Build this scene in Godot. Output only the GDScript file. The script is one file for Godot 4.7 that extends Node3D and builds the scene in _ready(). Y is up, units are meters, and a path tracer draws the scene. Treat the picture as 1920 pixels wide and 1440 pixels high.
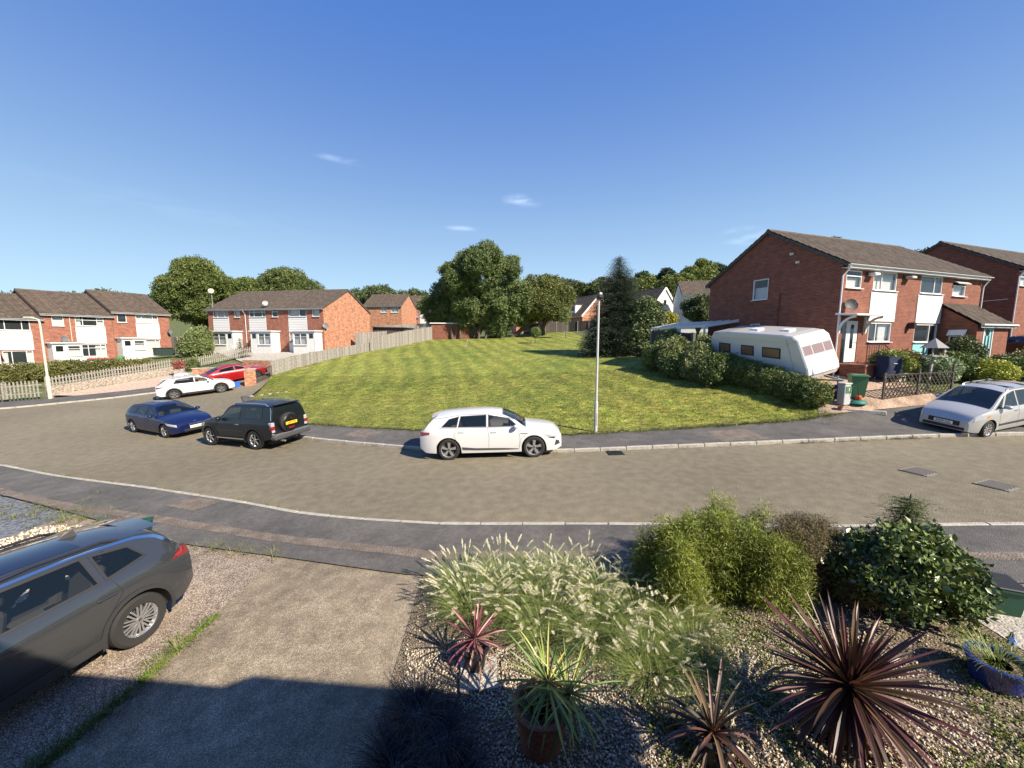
extends Node3D
# A residential street seen from an upstairs window. y is up, metres; helper functions take z as metres AWAY from the house (world -z).

class MB:
	# collects triangles for one mesh; corners are given counter-clockwise seen from the front
	var v := PackedVector3Array()
	var n := PackedVector3Array()
	var t := PackedVector2Array()
	var k := PackedColorArray()
	var i := PackedInt32Array()
	var col := Color.WHITE
	func _uv(p: Vector3, m: Vector3) -> Vector2:
		var a := m.abs()
		if a.y > 0.75:
			return Vector2(p.x, p.z)
		return Vector2(p.z, -p.y) if a.x > a.z else Vector2(p.x, -p.y)
	func tri(a: Vector3, b: Vector3, c: Vector3) -> void:
		var m := (b - a).cross(c - a).normalized()
		var s := v.size()
		for p: Vector3 in [a, b, c]:
			v.append(p)
			n.append(m)
			t.append(_uv(p, m))
			k.append(col)
		i.append_array([s, s + 2, s + 1])
	func quad(a: Vector3, b: Vector3, c: Vector3, d: Vector3) -> void:
		var m := (c - a).cross(d - b).normalized()
		var s := v.size()
		for p: Vector3 in [a, b, c, d]:
			v.append(p)
			n.append(m)
			t.append(_uv(p, m))
			k.append(col)
		i.append_array([s, s + 2, s + 1, s, s + 3, s + 2])
	func box(c: Vector3, s: Vector3, b := Basis()) -> void:
		var x := b.x * s.x / 2
		var y := b.y * s.y / 2
		var z := b.z * s.z / 2
		quad(c - x - y + z, c + x - y + z, c + x + y + z, c - x + y + z)
		quad(c + x - y - z, c - x - y - z, c - x + y - z, c + x + y - z)
		quad(c + x - y + z, c + x - y - z, c + x + y - z, c + x + y + z)
		quad(c - x - y - z, c - x - y + z, c - x + y + z, c - x + y - z)
		quad(c - x + y + z, c + x + y + z, c + x + y - z, c - x + y - z)
		quad(c - x - y - z, c + x - y - z, c + x - y + z, c - x - y + z)
	func bar(a: Vector3, b: Vector3, w: float, h: float) -> void:
		# square bar between two points
		var d := (b - a).normalized()
		var up := Vector3.UP if absf(d.y) < 0.9 else Vector3.RIGHT
		var s := d.cross(up).normalized()
		box((a + b) / 2, Vector3(a.distance_to(b), h, w), Basis(d, s.cross(d), s))
	func cbox(c: Vector3, s: Vector3, r: float, b := Basis()) -> void:
		# box with chamfered edges
		var h := s / 2
		var f := func(sx: float, sy: float, sz: float, ax: int) -> Vector3:
			var q := Vector3(sx * (h.x - (0.0 if ax == 0 else r)), sy * (h.y - (0.0 if ax == 1 else r)), sz * (h.z - (0.0 if ax == 2 else r)))
			return c + b * q
		for s1: float in [-1.0, 1.0]:
			_fq(f.call(s1, -1, -1, 0), f.call(s1, 1, -1, 0), f.call(s1, 1, 1, 0), f.call(s1, -1, 1, 0), c)
			_fq(f.call(-1, s1, -1, 1), f.call(1, s1, -1, 1), f.call(1, s1, 1, 1), f.call(-1, s1, 1, 1), c)
			_fq(f.call(-1, -1, s1, 2), f.call(1, -1, s1, 2), f.call(1, 1, s1, 2), f.call(-1, 1, s1, 2), c)
			for s2: float in [-1.0, 1.0]:
				_fq(f.call(s1, s2, -1, 0), f.call(s1, s2, 1, 0), f.call(s1, s2, 1, 1), f.call(s1, s2, -1, 1), c)
				_fq(f.call(s1, -1, s2, 0), f.call(s1, 1, s2, 0), f.call(s1, 1, s2, 2), f.call(s1, -1, s2, 2), c)
				_fq(f.call(-1, s1, s2, 1), f.call(1, s1, s2, 1), f.call(1, s1, s2, 2), f.call(-1, s1, s2, 2), c)
				for s3: float in [-1.0, 1.0]:
					var p: Vector3 = f.call(s1, s2, s3, 0)
					var q: Vector3 = f.call(s1, s2, s3, 1)
					var w: Vector3 = f.call(s1, s2, s3, 2)
					if (q - p).cross(w - p).dot(p - c) > 0:
						tri(p, q, w)
					else:
						tri(p, w, q)
	func _fq(a: Vector3, b: Vector3, d: Vector3, e: Vector3, c: Vector3) -> void:
		if (b - a).cross(d - a).dot(a - c) > 0:
			quad(a, b, d, e)
		else:
			quad(e, d, b, a)
	func grid(rows: Array, uvs := 1.0) -> void:
		# smooth surface through rows of points
		var R := rows.size()
		var C: int = rows[0].size()
		var s := v.size()
		for r in R:
			for q in C:
				var a: Vector3 = rows[maxi(r - 1, 0)][q]
				var b: Vector3 = rows[mini(r + 1, R - 1)][q]
				var c: Vector3 = rows[r][maxi(q - 1, 0)]
				var d: Vector3 = rows[r][mini(q + 1, C - 1)]
				var m := (d - c).cross(b - a)
				if m.length_squared() < 1e-14:
					m = Vector3.UP
				var p: Vector3 = rows[r][q]
				m = m.normalized()
				v.append(p)
				n.append(m)
				t.append(_uv(p, m) * uvs)
				k.append(col)
		for r in R - 1:
			for q in C - 1:
				var a := s + r * C + q
				i.append_array([a, a + C, a + 1, a + 1, a + C, a + C + 1])
	func tube(path: Array, rad: Array, sides := 8, caps := true) -> void:
		var rows := []
		var side := Vector3.ZERO
		for j in path.size():
			var d: Vector3 = (path[mini(j + 1, path.size() - 1)] - path[maxi(j - 1, 0)]).normalized()
			if side == Vector3.ZERO:
				side = d.cross(Vector3.UP if absf(d.y) < 0.9 else Vector3.RIGHT).normalized()
			side = (side - d * side.dot(d)).normalized()
			var up := side.cross(d)
			var row := PackedVector3Array()
			for q in sides + 1:
				var a := TAU * q / sides
				row.append(path[j] + (side * cos(a) + up * sin(a)) * (rad[j] if j < rad.size() else rad[-1]))
			rows.append(row)
		_loop(rows)
		if caps:
			for e: int in [0, rows.size() - 1]:
				var row: PackedVector3Array = rows[e]
				for q in sides:
					if e == 0:
						tri(path[e], row[q], row[q + 1])
					else:
						tri(path[e], row[q + 1], row[q])
	func _loop(rows: Array) -> void:
		var R := rows.size()
		var C: int = rows[0].size()
		var s := v.size()
		for r in R:
			for q in C:
				var a: Vector3 = rows[maxi(r - 1, 0)][q]
				var b: Vector3 = rows[mini(r + 1, R - 1)][q]
				var c: Vector3 = rows[r][q - 1 if q > 0 else C - 2]
				var d: Vector3 = rows[r][q + 1 if q < C - 1 else 1]
				var m := (b - a).cross(d - c)
				v.append(rows[r][q])
				n.append(m.normalized() if m.length_squared() > 1e-14 else Vector3.UP)
				t.append(Vector2(float(q) / C, float(r)))
				k.append(col)
		for r in R - 1:
			for q in C - 1:
				var a := s + r * C + q
				i.append_array([a, a + 1, a + C, a + 1, a + C + 1, a + C])
	func lathe(prof: Array, sides := 24, at := Vector3.ZERO, b := Basis(), sx := 1.0) -> void:
		# profile of Vector2(radius, height), from bottom to top; each segment flat shaded along the profile
		for j in prof.size() - 1:
			var rows := []
			for e in 2:
				var row := PackedVector3Array()
				for q in sides + 1:
					var a := -TAU * q / sides
					row.append(at + b * Vector3(cos(a) * prof[j + e].x * sx, prof[j + e].y, sin(a) * prof[j + e].x))
				rows.append(row)
			_loop(rows)
	func ellipsoid(c: Vector3, r: Vector3, sides := 10, rings := 6, b := Basis()) -> void:
		var rows := []
		for j in rings + 1:
			var f := -PI / 2 + PI * j / rings
			var row := PackedVector3Array()
			for q in sides + 1:
				var a := -TAU * q / sides
				row.append(c + b * Vector3(cos(a) * cos(f) * r.x, sin(f) * r.y, sin(a) * cos(f) * r.z))
			rows.append(row)
		_loop(rows)
	func mesh(m: Material) -> ArrayMesh:
		var a := []
		a.resize(Mesh.ARRAY_MAX)
		a[Mesh.ARRAY_VERTEX] = v
		a[Mesh.ARRAY_NORMAL] = n
		a[Mesh.ARRAY_TEX_UV] = t
		a[Mesh.ARRAY_COLOR] = k
		a[Mesh.ARRAY_INDEX] = i
		var r := ArrayMesh.new()
		r.add_surface_from_arrays(Mesh.PRIMITIVE_TRIANGLES, a)
		if m:
			r.surface_set_material(0, m)
		return r

var M := {}
var rng := RandomNumberGenerator.new()
var used := {}
var noise := FastNoiseLite.new()

func P(x: float, y: float, z: float) -> Vector3:
	return Vector3(x, y, -z)

func rf(a: float, b: float) -> float:
	return rng.randf_range(a, b)

func numbered(called: String) -> String:
	var c: int = used.get(called, -1) + 1
	used[called] = c
	return called if c == 0 else "%s_%03d" % [called, c]

func thing(called: String, label: String, category: String, at := Vector3.ZERO, turn := 0.0, group := "") -> Node3D:
	var o := Node3D.new()
	o.name = numbered(called)
	add_child(o)
	o.position = at
	o.rotation.y = turn
	tag(o, label, category, group)
	return o

func tag(o: Node, label: String, category := "", group := "", kind := "") -> void:
	o.set_meta("label", label)
	if category:
		o.set_meta("category", category)
	if group:
		o.set_meta("group", group)
	if kind:
		o.set_meta("kind", kind)

func part(parent: Node, called: String, b, m: Material = null, at := Vector3.ZERO) -> MeshInstance3D:
	# one named mesh; b is an MB or a ready Mesh
	var o := MeshInstance3D.new()
	o.name = called if parent != self else numbered(called)
	o.mesh = b.mesh(m) if b is MB else b
	if not b is MB and m:
		o.material_override = m
	o.position = at
	parent.add_child(o, true)
	return o

func struct(called: String, b: MB, m: Material, label: String) -> MeshInstance3D:
	var o := part(self, called, b, m)
	tag(o, label, "", "", "structure")
	return o

func copy(o: Node3D, at: Vector3, turn: float, label := "") -> Node3D:
	var c: Node3D = o.duplicate()
	c.name = numbered(str(o.name).trim_suffix("_" + str(o.name).right(3)) if str(o.name).right(3).is_valid_int() else str(o.name))
	add_child(c)
	c.position = at
	c.rotation.y = turn
	if label:
		c.set_meta("label", label)
	return c

# ---- materials -------------------------------------------------------------
func lin(r: float, g: float, b: float, a := 1.0) -> Color:
	var c := Color(r, g, b).linear_to_srgb()
	c.a = a
	return c

func mat(c: Color, rough := 0.8, metal := 0.0) -> StandardMaterial3D:
	# c holds linear base colours
	var m := StandardMaterial3D.new()
	m.albedo_color = lin(c.r, c.g, c.b)
	m.roughness = rough
	m.metallic = metal
	return m

func noise_bytes(size: int, seed_: int, freq: float, oct := 3, type := FastNoiseLite.TYPE_SIMPLEX_SMOOTH) -> PackedByteArray:
	var f := FastNoiseLite.new()
	f.seed = seed_
	f.noise_type = type
	f.frequency = freq
	f.fractal_octaves = oct
	var im := f.get_seamless_image(size, size, false, false, 0.12)
	im.convert(Image.FORMAT_L8)
	return im.get_data()

func mix_tex(size: int, layers: Array, stops: Array) -> ImageTexture:
	# layers: [frequency, octaves, weight]; stops: [offset, linear colour]
	var g := Gradient.new()
	var offs := PackedFloat32Array()
	var cols := PackedColorArray()
	for s: Array in stops:
		offs.append(s[0])
		var c: Color = s[1]
		cols.append(lin(c.r, c.g, c.b))
	g.offsets = offs
	g.colors = cols
	var lut := PackedByteArray()
	for q in 256:
		var c := g.sample(q / 255.0)
		lut.append_array([int(c.r * 255), int(c.g * 255), int(c.b * 255)])
	var src := []
	for q in layers.size():
		src.append(noise_bytes(size, 11 + q * 7 + int(layers[q][0] * 900), layers[q][0], layers[q][1]))
	var out := PackedByteArray()
	out.resize(size * size * 3)
	var w0: float = layers[0][2]
	var w1: float = layers[1][2] if layers.size() > 1 else 0.0
	var w2: float = layers[2][2] if layers.size() > 2 else 0.0
	var s0: PackedByteArray = src[0]
	var s1: PackedByteArray = src[1] if layers.size() > 1 else s0
	var s2: PackedByteArray = src[2] if layers.size() > 2 else s0
	for q in size * size:
		var f := 128.0 + (s0[q] - 128) * w0 + (s1[q] - 128) * w1 + (s2[q] - 128) * w2
		var l := clampi(int(f), 0, 255) * 3
		out[q * 3] = lut[l]
		out[q * 3 + 1] = lut[l + 1]
		out[q * 3 + 2] = lut[l + 2]
	return ImageTexture.create_from_image(Image.create_from_data(size, size, false, Image.FORMAT_RGB8, out))

func grain(layers: Array, stops: Array, metres: float, rough := 0.9, size := 512, bump := 0.0, vcol := false) -> StandardMaterial3D:
	var m := StandardMaterial3D.new()
	m.albedo_texture = mix_tex(size, layers, stops)
	m.roughness = rough
	m.uv1_triplanar = true
	m.uv1_world_triplanar = true
	m.uv1_scale = Vector3.ONE / metres
	m.vertex_color_use_as_albedo = vcol
	if bump > 0:
		m.normal_enabled = true
		m.normal_scale = bump
		var f := FastNoiseLite.new()
		f.seed = 5
		f.frequency = layers[0][0]
		f.fractal_octaves = 3
		var im := f.get_seamless_image(size, size)
		im.convert(Image.FORMAT_RGBA8)
		im.bump_map_to_normal_map(6.0)
		m.normal_texture = ImageTexture.create_from_image(im)
	return m

func brick_mat(cols: Array, mortar: Color, seed_: int) -> StandardMaterial3D:
	# 16 bricks x 48 courses in 3.6 m, stretcher bond
	var S := 1024
	var r := RandomNumberGenerator.new()
	r.seed = seed_
	var tone := []
	for q in 48 * 16:
		var c: Color = cols[r.randi() % cols.size()]
		var f := r.randf_range(0.82, 1.15)
		tone.append(Color(c.r * f, c.g * f, c.b * f))
	var nb := noise_bytes(S, seed_, 0.06, 3)
	var nc := noise_bytes(S, seed_ + 1, 0.006, 3)
	var out := PackedByteArray()
	out.resize(S * S * 3)
	for y in S:
		var fy := y * 48.0 / S
		var cy := int(fy)
		var in_bed := fy - cy < 0.16
		for x in S:
			var fx := fposmod(x * 16.0 / S + (0.5 if cy % 2 else 0.0), 16.0)
			var cx := int(fx)
			var q := y * S + x
			var c: Color = mortar if in_bed or fx - cx < 0.05 else tone[cy * 16 + cx]
			var f := 1.0 + (nb[q] - 128) * 0.0028 + (nc[q] - 128) * 0.0016
			out[q * 3] = clampi(int(pow(c.r * f, 0.4545) * 255), 0, 255)
			out[q * 3 + 1] = clampi(int(pow(c.g * f, 0.4545) * 255), 0, 255)
			out[q * 3 + 2] = clampi(int(pow(c.b * f, 0.4545) * 255), 0, 255)
	var m := StandardMaterial3D.new()
	m.albedo_texture = ImageTexture.create_from_image(Image.create_from_data(S, S, false, Image.FORMAT_RGB8, out))
	m.uv1_scale = Vector3(1 / 3.6, 1 / 3.6, 1)
	m.roughness = 0.9
	return m

func paint(c: Color, metal := 0.0, rough := 0.35) -> StandardMaterial3D:
	var m := mat(c, rough, metal)
	m.clearcoat_enabled = true
	m.clearcoat = 1.0
	m.clearcoat_roughness = 0.04
	return m

func leaf_mat(c: Color, back := 0.35, rough := 0.55) -> StandardMaterial3D:
	var m := mat(c, rough)
	m.vertex_color_use_as_albedo = true
	m.cull_mode = BaseMaterial3D.CULL_DISABLED
	m.backlight_enabled = true
	m.backlight = lin(c.r * back, c.g * back, c.b * back * 0.6)
	return m

func materials() -> void:
	M.asphalt = grain([[0.15, 2, 0.75], [0.4, 1, 0.5], [0.012, 3, 0.25]], [[0.0, Color(0.093, 0.0769, 0.0497)], [0.4, Color(0.174, 0.148, 0.0969)], [0.65, Color(0.249, 0.215, 0.145)], [1.0, Color(0.523, 0.461, 0.309)]], 5.0, 0.92, 1024, 0.3, true)
	M.tarmac = grain([[0.4, 1, 0.9], [0.05, 3, 0.35], [0.01, 3, 0.35]], [[0.0, Color(0.0585, 0.0546, 0.0504)], [0.5, Color(0.114, 0.107, 0.096)], [1.0, Color(0.221, 0.203, 0.18)]], 4.0, 0.85, 512, 0.4, true)
	M.patch = grain([[0.3, 2, 0.9], [0.03, 3, 0.6]], [[0.0, Color(0.085, 0.068, 0.054)], [0.5, Color(0.155, 0.125, 0.098)], [1.0, Color(0.28, 0.23, 0.18)]], 3.0, 0.9, 256, 0.4)
	M.drive = grain([[0.22, 2, 1.0], [0.06, 2, 0.35], [0.012, 3, 0.35]], [[0.0, Color(0.119, 0.0972, 0.0669)], [0.4, Color(0.252, 0.203, 0.14)], [0.65, Color(0.397, 0.324, 0.225)], [1.0, Color(0.728, 0.634, 0.462)]], 4.2, 0.92, 1024, 0.4, true)
	M.aggregate = grain([[0.16, 2, 1.7], [0.06, 2, 0.7], [0.015, 3, 0.35]], [[0.0, Color(0.105, 0.0735, 0.0539)], [0.35, Color(0.273, 0.2, 0.147)], [0.6, Color(0.42, 0.326, 0.245)], [1.0, Color(0.788, 0.693, 0.549)]], 3.6, 0.92, 1024, 0.7, true)
	M.pink = grain([[0.3, 2, 0.9], [0.03, 3, 0.7]], [[0.0, Color(0.3, 0.2, 0.14)], [0.5, Color(0.5, 0.37, 0.28)], [1.0, Color(0.68, 0.55, 0.44)]], 6.0, 0.95, 512, 0.5)
	M.lawn = grain([[0.12, 3, 1.0], [0.03, 3, 0.7], [0.01, 3, 0.5]], [[0.0, Color(0.0626, 0.108, 0.00828)], [0.4, Color(0.153, 0.208, 0.0186)], [0.65, Color(0.25, 0.287, 0.0373)], [1.0, Color(0.5, 0.475, 0.104)]], 7.0, 0.95, 512, 0.6, true)
	M.rough_grass = grain([[0.2, 3, 0.9], [0.02, 3, 0.8]], [[0.0, Color(0.03, 0.045, 0.012)], [0.5, Color(0.09, 0.115, 0.03)], [1.0, Color(0.22, 0.2, 0.09)]], 8.0, 0.95, 512, 0.6)
	M.soil = grain([[0.3, 3, 1.0], [0.05, 3, 0.5]], [[0.0, Color(0.05, 0.035, 0.02)], [0.5, Color(0.16, 0.125, 0.08)], [1.0, Color(0.34, 0.28, 0.19)]], 2.5, 0.95, 256, 0.8)
	M.concrete = grain([[0.2, 3, 0.6], [0.02, 3, 0.7]], [[0.0, Color(0.22, 0.2, 0.17)], [0.5, Color(0.4, 0.37, 0.32)], [1.0, Color(0.55, 0.52, 0.46)]], 2.2, 0.9, 256, 0.4)
	M.kerb = grain([[0.2, 3, 0.7], [0.03, 3, 0.6]], [[0.0, Color(0.221, 0.204, 0.17)], [0.5, Color(0.383, 0.357, 0.306)], [1.0, Color(0.51, 0.484, 0.425)]], 1.9, 0.9, 256, 0.4)
	M.conc_drive = grain([[0.15, 3, 0.6], [0.02, 3, 0.9]], [[0.0, Color(0.2, 0.13, 0.085)], [0.5, Color(0.36, 0.25, 0.17)], [1.0, Color(0.5, 0.38, 0.27)]], 5.0, 0.9, 256, 0.4)
	M.rubble = grain([[0.05, 3, 1.2], [0.2, 3, 0.5]], [[0.0, Color(0.16, 0.13, 0.1)], [0.5, Color(0.32, 0.27, 0.22)], [1.0, Color(0.5, 0.45, 0.38)]], 2.5, 0.95, 256, 1.0)
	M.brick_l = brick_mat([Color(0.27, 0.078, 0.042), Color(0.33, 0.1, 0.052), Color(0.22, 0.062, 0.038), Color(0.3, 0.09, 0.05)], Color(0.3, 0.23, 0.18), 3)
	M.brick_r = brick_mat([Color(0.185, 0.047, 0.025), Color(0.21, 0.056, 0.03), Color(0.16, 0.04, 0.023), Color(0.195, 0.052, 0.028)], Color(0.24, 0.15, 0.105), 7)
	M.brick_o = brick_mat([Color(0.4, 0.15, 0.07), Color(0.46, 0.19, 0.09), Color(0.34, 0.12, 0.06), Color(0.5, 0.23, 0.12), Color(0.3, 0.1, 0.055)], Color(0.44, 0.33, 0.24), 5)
	M.roof = grain([[0.12, 3, 0.8], [0.015, 3, 0.7]], [[0.0, Color(0.045, 0.034, 0.026)], [0.5, Color(0.1, 0.077, 0.058)], [1.0, Color(0.2, 0.155, 0.11)]], 3.0, 0.95, 512, 0.5, true)
	M.white = mat(Color(0.64, 0.64, 0.631), 0.45)
	M.pvc = mat(Color(0.656, 0.656, 0.656), 0.3)
	M.cream = mat(Color(0.62, 0.56, 0.42), 0.6)
	M.render_white = grain([[0.1, 3, 0.3], [0.02, 3, 0.3]], [[0.0, Color(0.51, 0.501, 0.476)], [1.0, Color(0.714, 0.705, 0.689)]], 4.0, 0.8, 256)
	M.cyan = mat(Color(0.24, 0.5, 0.52), 0.5)
	M.lead = mat(Color(0.16, 0.16, 0.17), 0.6)
	M.felt = mat(Color(0.1, 0.09, 0.085), 0.9)
	M.dark = mat(Color(0.015, 0.015, 0.017), 0.6)
	M.black_metal = mat(Color(0.02, 0.02, 0.02), 0.45)
	M.interior = mat(Color(0.12, 0.11, 0.1), 0.9)
	M.net = mat(Color(0.62, 0.63, 0.62), 0.9)
	M.net.backlight_enabled = true
	M.net.backlight = lin(0.3, 0.3, 0.3)
	M.dark_cloth = mat(Color(0.03, 0.03, 0.035), 0.9)
	M.pane = StandardMaterial3D.new()
	M.pane.albedo_color = Color(0.5, 0.56, 0.58, 0.12)
	M.pane.transparency = BaseMaterial3D.TRANSPARENCY_ALPHA
	M.pane.roughness = 0.02
	M.pane.metallic_specular = 0.7
	for g: Array in [["car_glass", 0.6], ["tint_glass", 0.4]]:
		var gm := StandardMaterial3D.new()
		gm.albedo_color = Color(0.1, 0.13, 0.13, g[1])
		gm.transparency = BaseMaterial3D.TRANSPARENCY_ALPHA
		gm.roughness = 0.02
		gm.metallic_specular = 0.6
		M[g[0]] = gm
	M.seat = mat(Color(0.06, 0.058, 0.055), 0.8)
	M.dark_pane = mat(Color(0.012, 0.016, 0.02), 0.03)
	M.tyre = mat(Color(0.022, 0.021, 0.02), 0.85)
	M.trim = mat(Color(0.03, 0.03, 0.032), 0.6)
	M.alloy = mat(Color(0.55, 0.55, 0.56), 0.3, 0.8)
	M.alloy_dark = mat(Color(0.16, 0.16, 0.17), 0.35, 0.7)
	M.chrome = mat(Color(0.75, 0.76, 0.78), 0.12, 1.0)
	M.lamp_clear = mat(Color(0.55, 0.57, 0.58), 0.1, 0.4)
	M.lamp_clear.clearcoat_enabled = true
	M.lamp_red = paint(Color(0.22, 0.006, 0.012))
	M.lamp_amber = paint(Color(0.6, 0.2, 0.02))
	M.plate_white = mat(Color(0.75, 0.75, 0.72), 0.5)
	M.plate_yellow = mat(Color(0.75, 0.5, 0.02), 0.5)
	M.ink = mat(Color(0.012, 0.012, 0.012), 0.6)
	M.timber = grain([[0.08, 3, 0.9], [0.3, 2, 0.4]], [[0.0, Color(0.167, 0.148, 0.127)], [0.5, Color(0.304, 0.281, 0.248)], [1.0, Color(0.441, 0.418, 0.385)]], 3.0, 0.95, 256, 0.5, true)
	M.timber_dark = grain([[0.08, 3, 0.9], [0.3, 2, 0.4]], [[0.0, Color(0.04, 0.0336, 0.0298)], [0.5, Color(0.088, 0.076, 0.068)], [1.0, Color(0.152, 0.136, 0.123)]], 3.0, 0.95, 256, 0.5, true)
	M.bark = grain([[0.1, 3, 1.1], [0.3, 2, 0.4]], [[0.0, Color(0.04, 0.03, 0.022)], [0.5, Color(0.11, 0.085, 0.065)], [1.0, Color(0.24, 0.2, 0.16)]], 1.5, 0.95, 256, 1.0)
	M.galv = mat(Color(0.42, 0.43, 0.43), 0.5, 0.5)
	M.lamp_grey = mat(Color(0.5, 0.5, 0.48), 0.55, 0.2)
	M.lamp_cream = mat(Color(0.52, 0.5, 0.4), 0.6)
	M.leaf = leaf_mat(Color(1, 1, 1), 0.12)
	M.leaf_gloss = leaf_mat(Color(1, 1, 1), 0.1, 0.3)
	M.terracotta = grain([[0.05, 3, 0.8], [0.3, 2, 0.3]], [[0.0, Color(0.13, 0.055, 0.03)], [0.5, Color(0.25, 0.105, 0.06)], [1.0, Color(0.36, 0.19, 0.12)]], 1.0, 0.9, 256, 0.4)
	M.bin_green = mat(Color(0.06, 0.17, 0.075), 0.5)
	M.box_green = mat(Color(0.012, 0.11, 0.075), 0.5)
	M.blue_pot = paint(Color(0.012, 0.025, 0.16))
	M.blue_box = mat(Color(0.02, 0.12, 0.5), 0.5)
	M.navy = mat(Color(0.012, 0.02, 0.055), 0.85)
	M.grey_box = mat(Color(0.4, 0.41, 0.41), 0.6)
	M.slate = grain([[0.06, 3, 1.2], [0.25, 2, 0.5]], [[0.0, Color(0.05, 0.055, 0.065)], [0.5, Color(0.13, 0.14, 0.155)], [1.0, Color(0.25, 0.26, 0.28)]], 1.6, 0.9, 256, 0.8)
	M.stone = mat(Color(1, 1, 1), 0.85)
	M.stone.vertex_color_use_as_albedo = true

# ---- ground ----------------------------------------------------------------
const GX := [-70.0, -50.0, -40.0, -33.0, -27.0, -20.0, -13.0, -6.0, 0.0, 6.0, 11.0, 14.0, 18.0, 26.0, 40.0, 70.0]
const GZ := [-10.0, 12.0, 14.0, 15.5, 17.0, 18.5, 21.0, 25.0, 30.0, 35.0, 40.0, 46.0, 56.0, 65.0, 90.0, 140.0, 220.0]
const GH := [
	[-0.5, -0.5, -0.5, -0.5, -0.5, -0.5, -0.36, -0.15, 0.03, 0.27, 0.47, 0.59, 0.75, 1.07, 1.6, 2.5],
	[-0.5, -0.5, -0.5, -0.5, -0.5, -0.5, -0.36, -0.15, 0.03, 0.27, 0.47, 0.59, 0.75, 1.07, 1.6, 2.5],
	[-0.5, -0.5, -0.5, -0.5, -0.5, -0.5, -0.36, -0.15, 0.03, 0.27, 0.47, 0.59, 0.75, 1.07, 1.6, 2.5],
	[-0.5, -0.5, -0.5, -0.5, -0.5, -0.5, -0.35, -0.14, 0.06, 0.3, 0.55, 0.68, 0.85, 1.2, 1.7, 2.6],
	[-0.5, -0.5, -0.5, -0.5, -0.5, -0.48, -0.3, -0.06, 0.18, 0.5, 0.9, 1.3, 1.7, 2.0, 2.4, 3.0],
	[-0.5, -0.5, -0.5, -0.5, -0.5, -0.44, -0.25, 0.05, 0.35, 0.75, 1.3, 1.95, 2.3, 2.5, 2.9, 3.3],
	[-0.5, -0.5, -0.5, -0.45, -0.4, -0.25, -0.1, 0.25, 0.6, 1.05, 1.7, 2.2, 2.65, 2.8, 3.1, 3.5],
	[-0.45, -0.45, -0.42, -0.42, -0.3, 0.0, 0.3, 0.65, 1.0, 1.6, 2.35, 2.5, 2.7, 3.0, 3.3, 3.7],
	[0.0, 0.0, 0.1, 0.0, 0.05, 0.4, 0.8, 1.2, 1.5, 2.1, 2.6, 2.7, 2.9, 3.2, 3.6, 4.0],
	[0.9, 0.9, 0.9, 0.6, 0.9, 1.3, 1.5, 1.8, 2.1, 2.5, 2.75, 2.9, 3.2, 3.5, 4.0, 4.5],
	[1.5, 1.5, 1.6, 1.6, 1.9, 2.1, 2.2, 2.4, 2.6, 2.9, 3.1, 3.3, 3.6, 4.0, 4.5, 5.0],
	[2.0, 2.0, 2.3, 2.6, 2.7, 2.8, 2.8, 3.0, 3.1, 3.4, 3.6, 3.8, 4.1, 4.5, 5.0, 5.5],
	[2.5, 2.7, 3.0, 3.1, 3.2, 3.5, 3.9, 3.95, 4.05, 4.2, 4.4, 4.6, 4.9, 5.2, 6.0, 7.0],
	[3.0, 3.0, 3.2, 3.4, 3.6, 3.9, 4.4, 4.6, 4.8, 5.1, 5.3, 5.5, 5.7, 6.0, 7.0, 8.0],
	[3.5, 3.5, 4.0, 4.0, 4.2, 4.5, 4.8, 5.1, 5.4, 5.8, 6.2, 6.5, 7.0, 7.5, 9.0, 11.0],
	[8.0, 7.0, 6.5, 6.0, 6.0, 6.0, 6.0, 7.0, 8.0, 10.0, 11.5, 12.0, 13.0, 14.0, 16.0, 20.0],
	[22.0, 21.0, 20.0, 20.0, 20.0, 20.0, 21.0, 21.0, 22.0, 23.0, 24.0, 24.0, 25.0, 26.0, 28.0, 32.0]]
const LX0 := -80
const LZ0 := -12
const LNX := 161
const LNZ := 240
var lat := PackedFloat32Array()

func table(x: float, z: float) -> float:
	var a := 0
	while a < GX.size() - 2 and x > GX[a + 1]:
		a += 1
	var b := 0
	while b < GZ.size() - 2 and z > GZ[b + 1]:
		b += 1
	var f: float = clampf((x - GX[a]) / (GX[a + 1] - GX[a]), 0, 1)
	var g: float = clampf((z - GZ[b]) / (GZ[b + 1] - GZ[b]), 0, 1)
	return lerpf(lerpf(GH[b][a], GH[b][a + 1], f), lerpf(GH[b + 1][a], GH[b + 1][a + 1], f), g)

func make_lattice() -> void:
	lat.resize(LNX * LNZ)
	for z in LNZ:
		for x in LNX:
			lat[z * LNX + x] = table(LX0 + x, LZ0 + z)
	for pass_ in 2:
		var o := lat.duplicate()
		for z in range(1, LNZ - 1):
			for x in range(1, LNX - 1):
				var q := z * LNX + x
				o[q] = (lat[q] * 2 + lat[q - 1] + lat[q + 1] + lat[q - LNX] + lat[q + LNX]) / 6.0
		lat = o

func gh(x: float, z: float) -> float:
	var fx := clampf(x - LX0, 0, LNX - 1.001)
	var fz := clampf(z - LZ0, 0, LNZ - 1.001)
	var a := int(fx)
	var b := int(fz)
	fx -= a
	fz -= b
	var q := b * LNX + a
	return lerpf(lerpf(lat[q], lat[q + 1], fx), lerpf(lat[q + LNX], lat[q + LNX + 1], fx), fz)

func on(x: float, z: float, up := 0.0) -> Vector3:
	return P(x, gh(x, z) + up, z)

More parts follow.
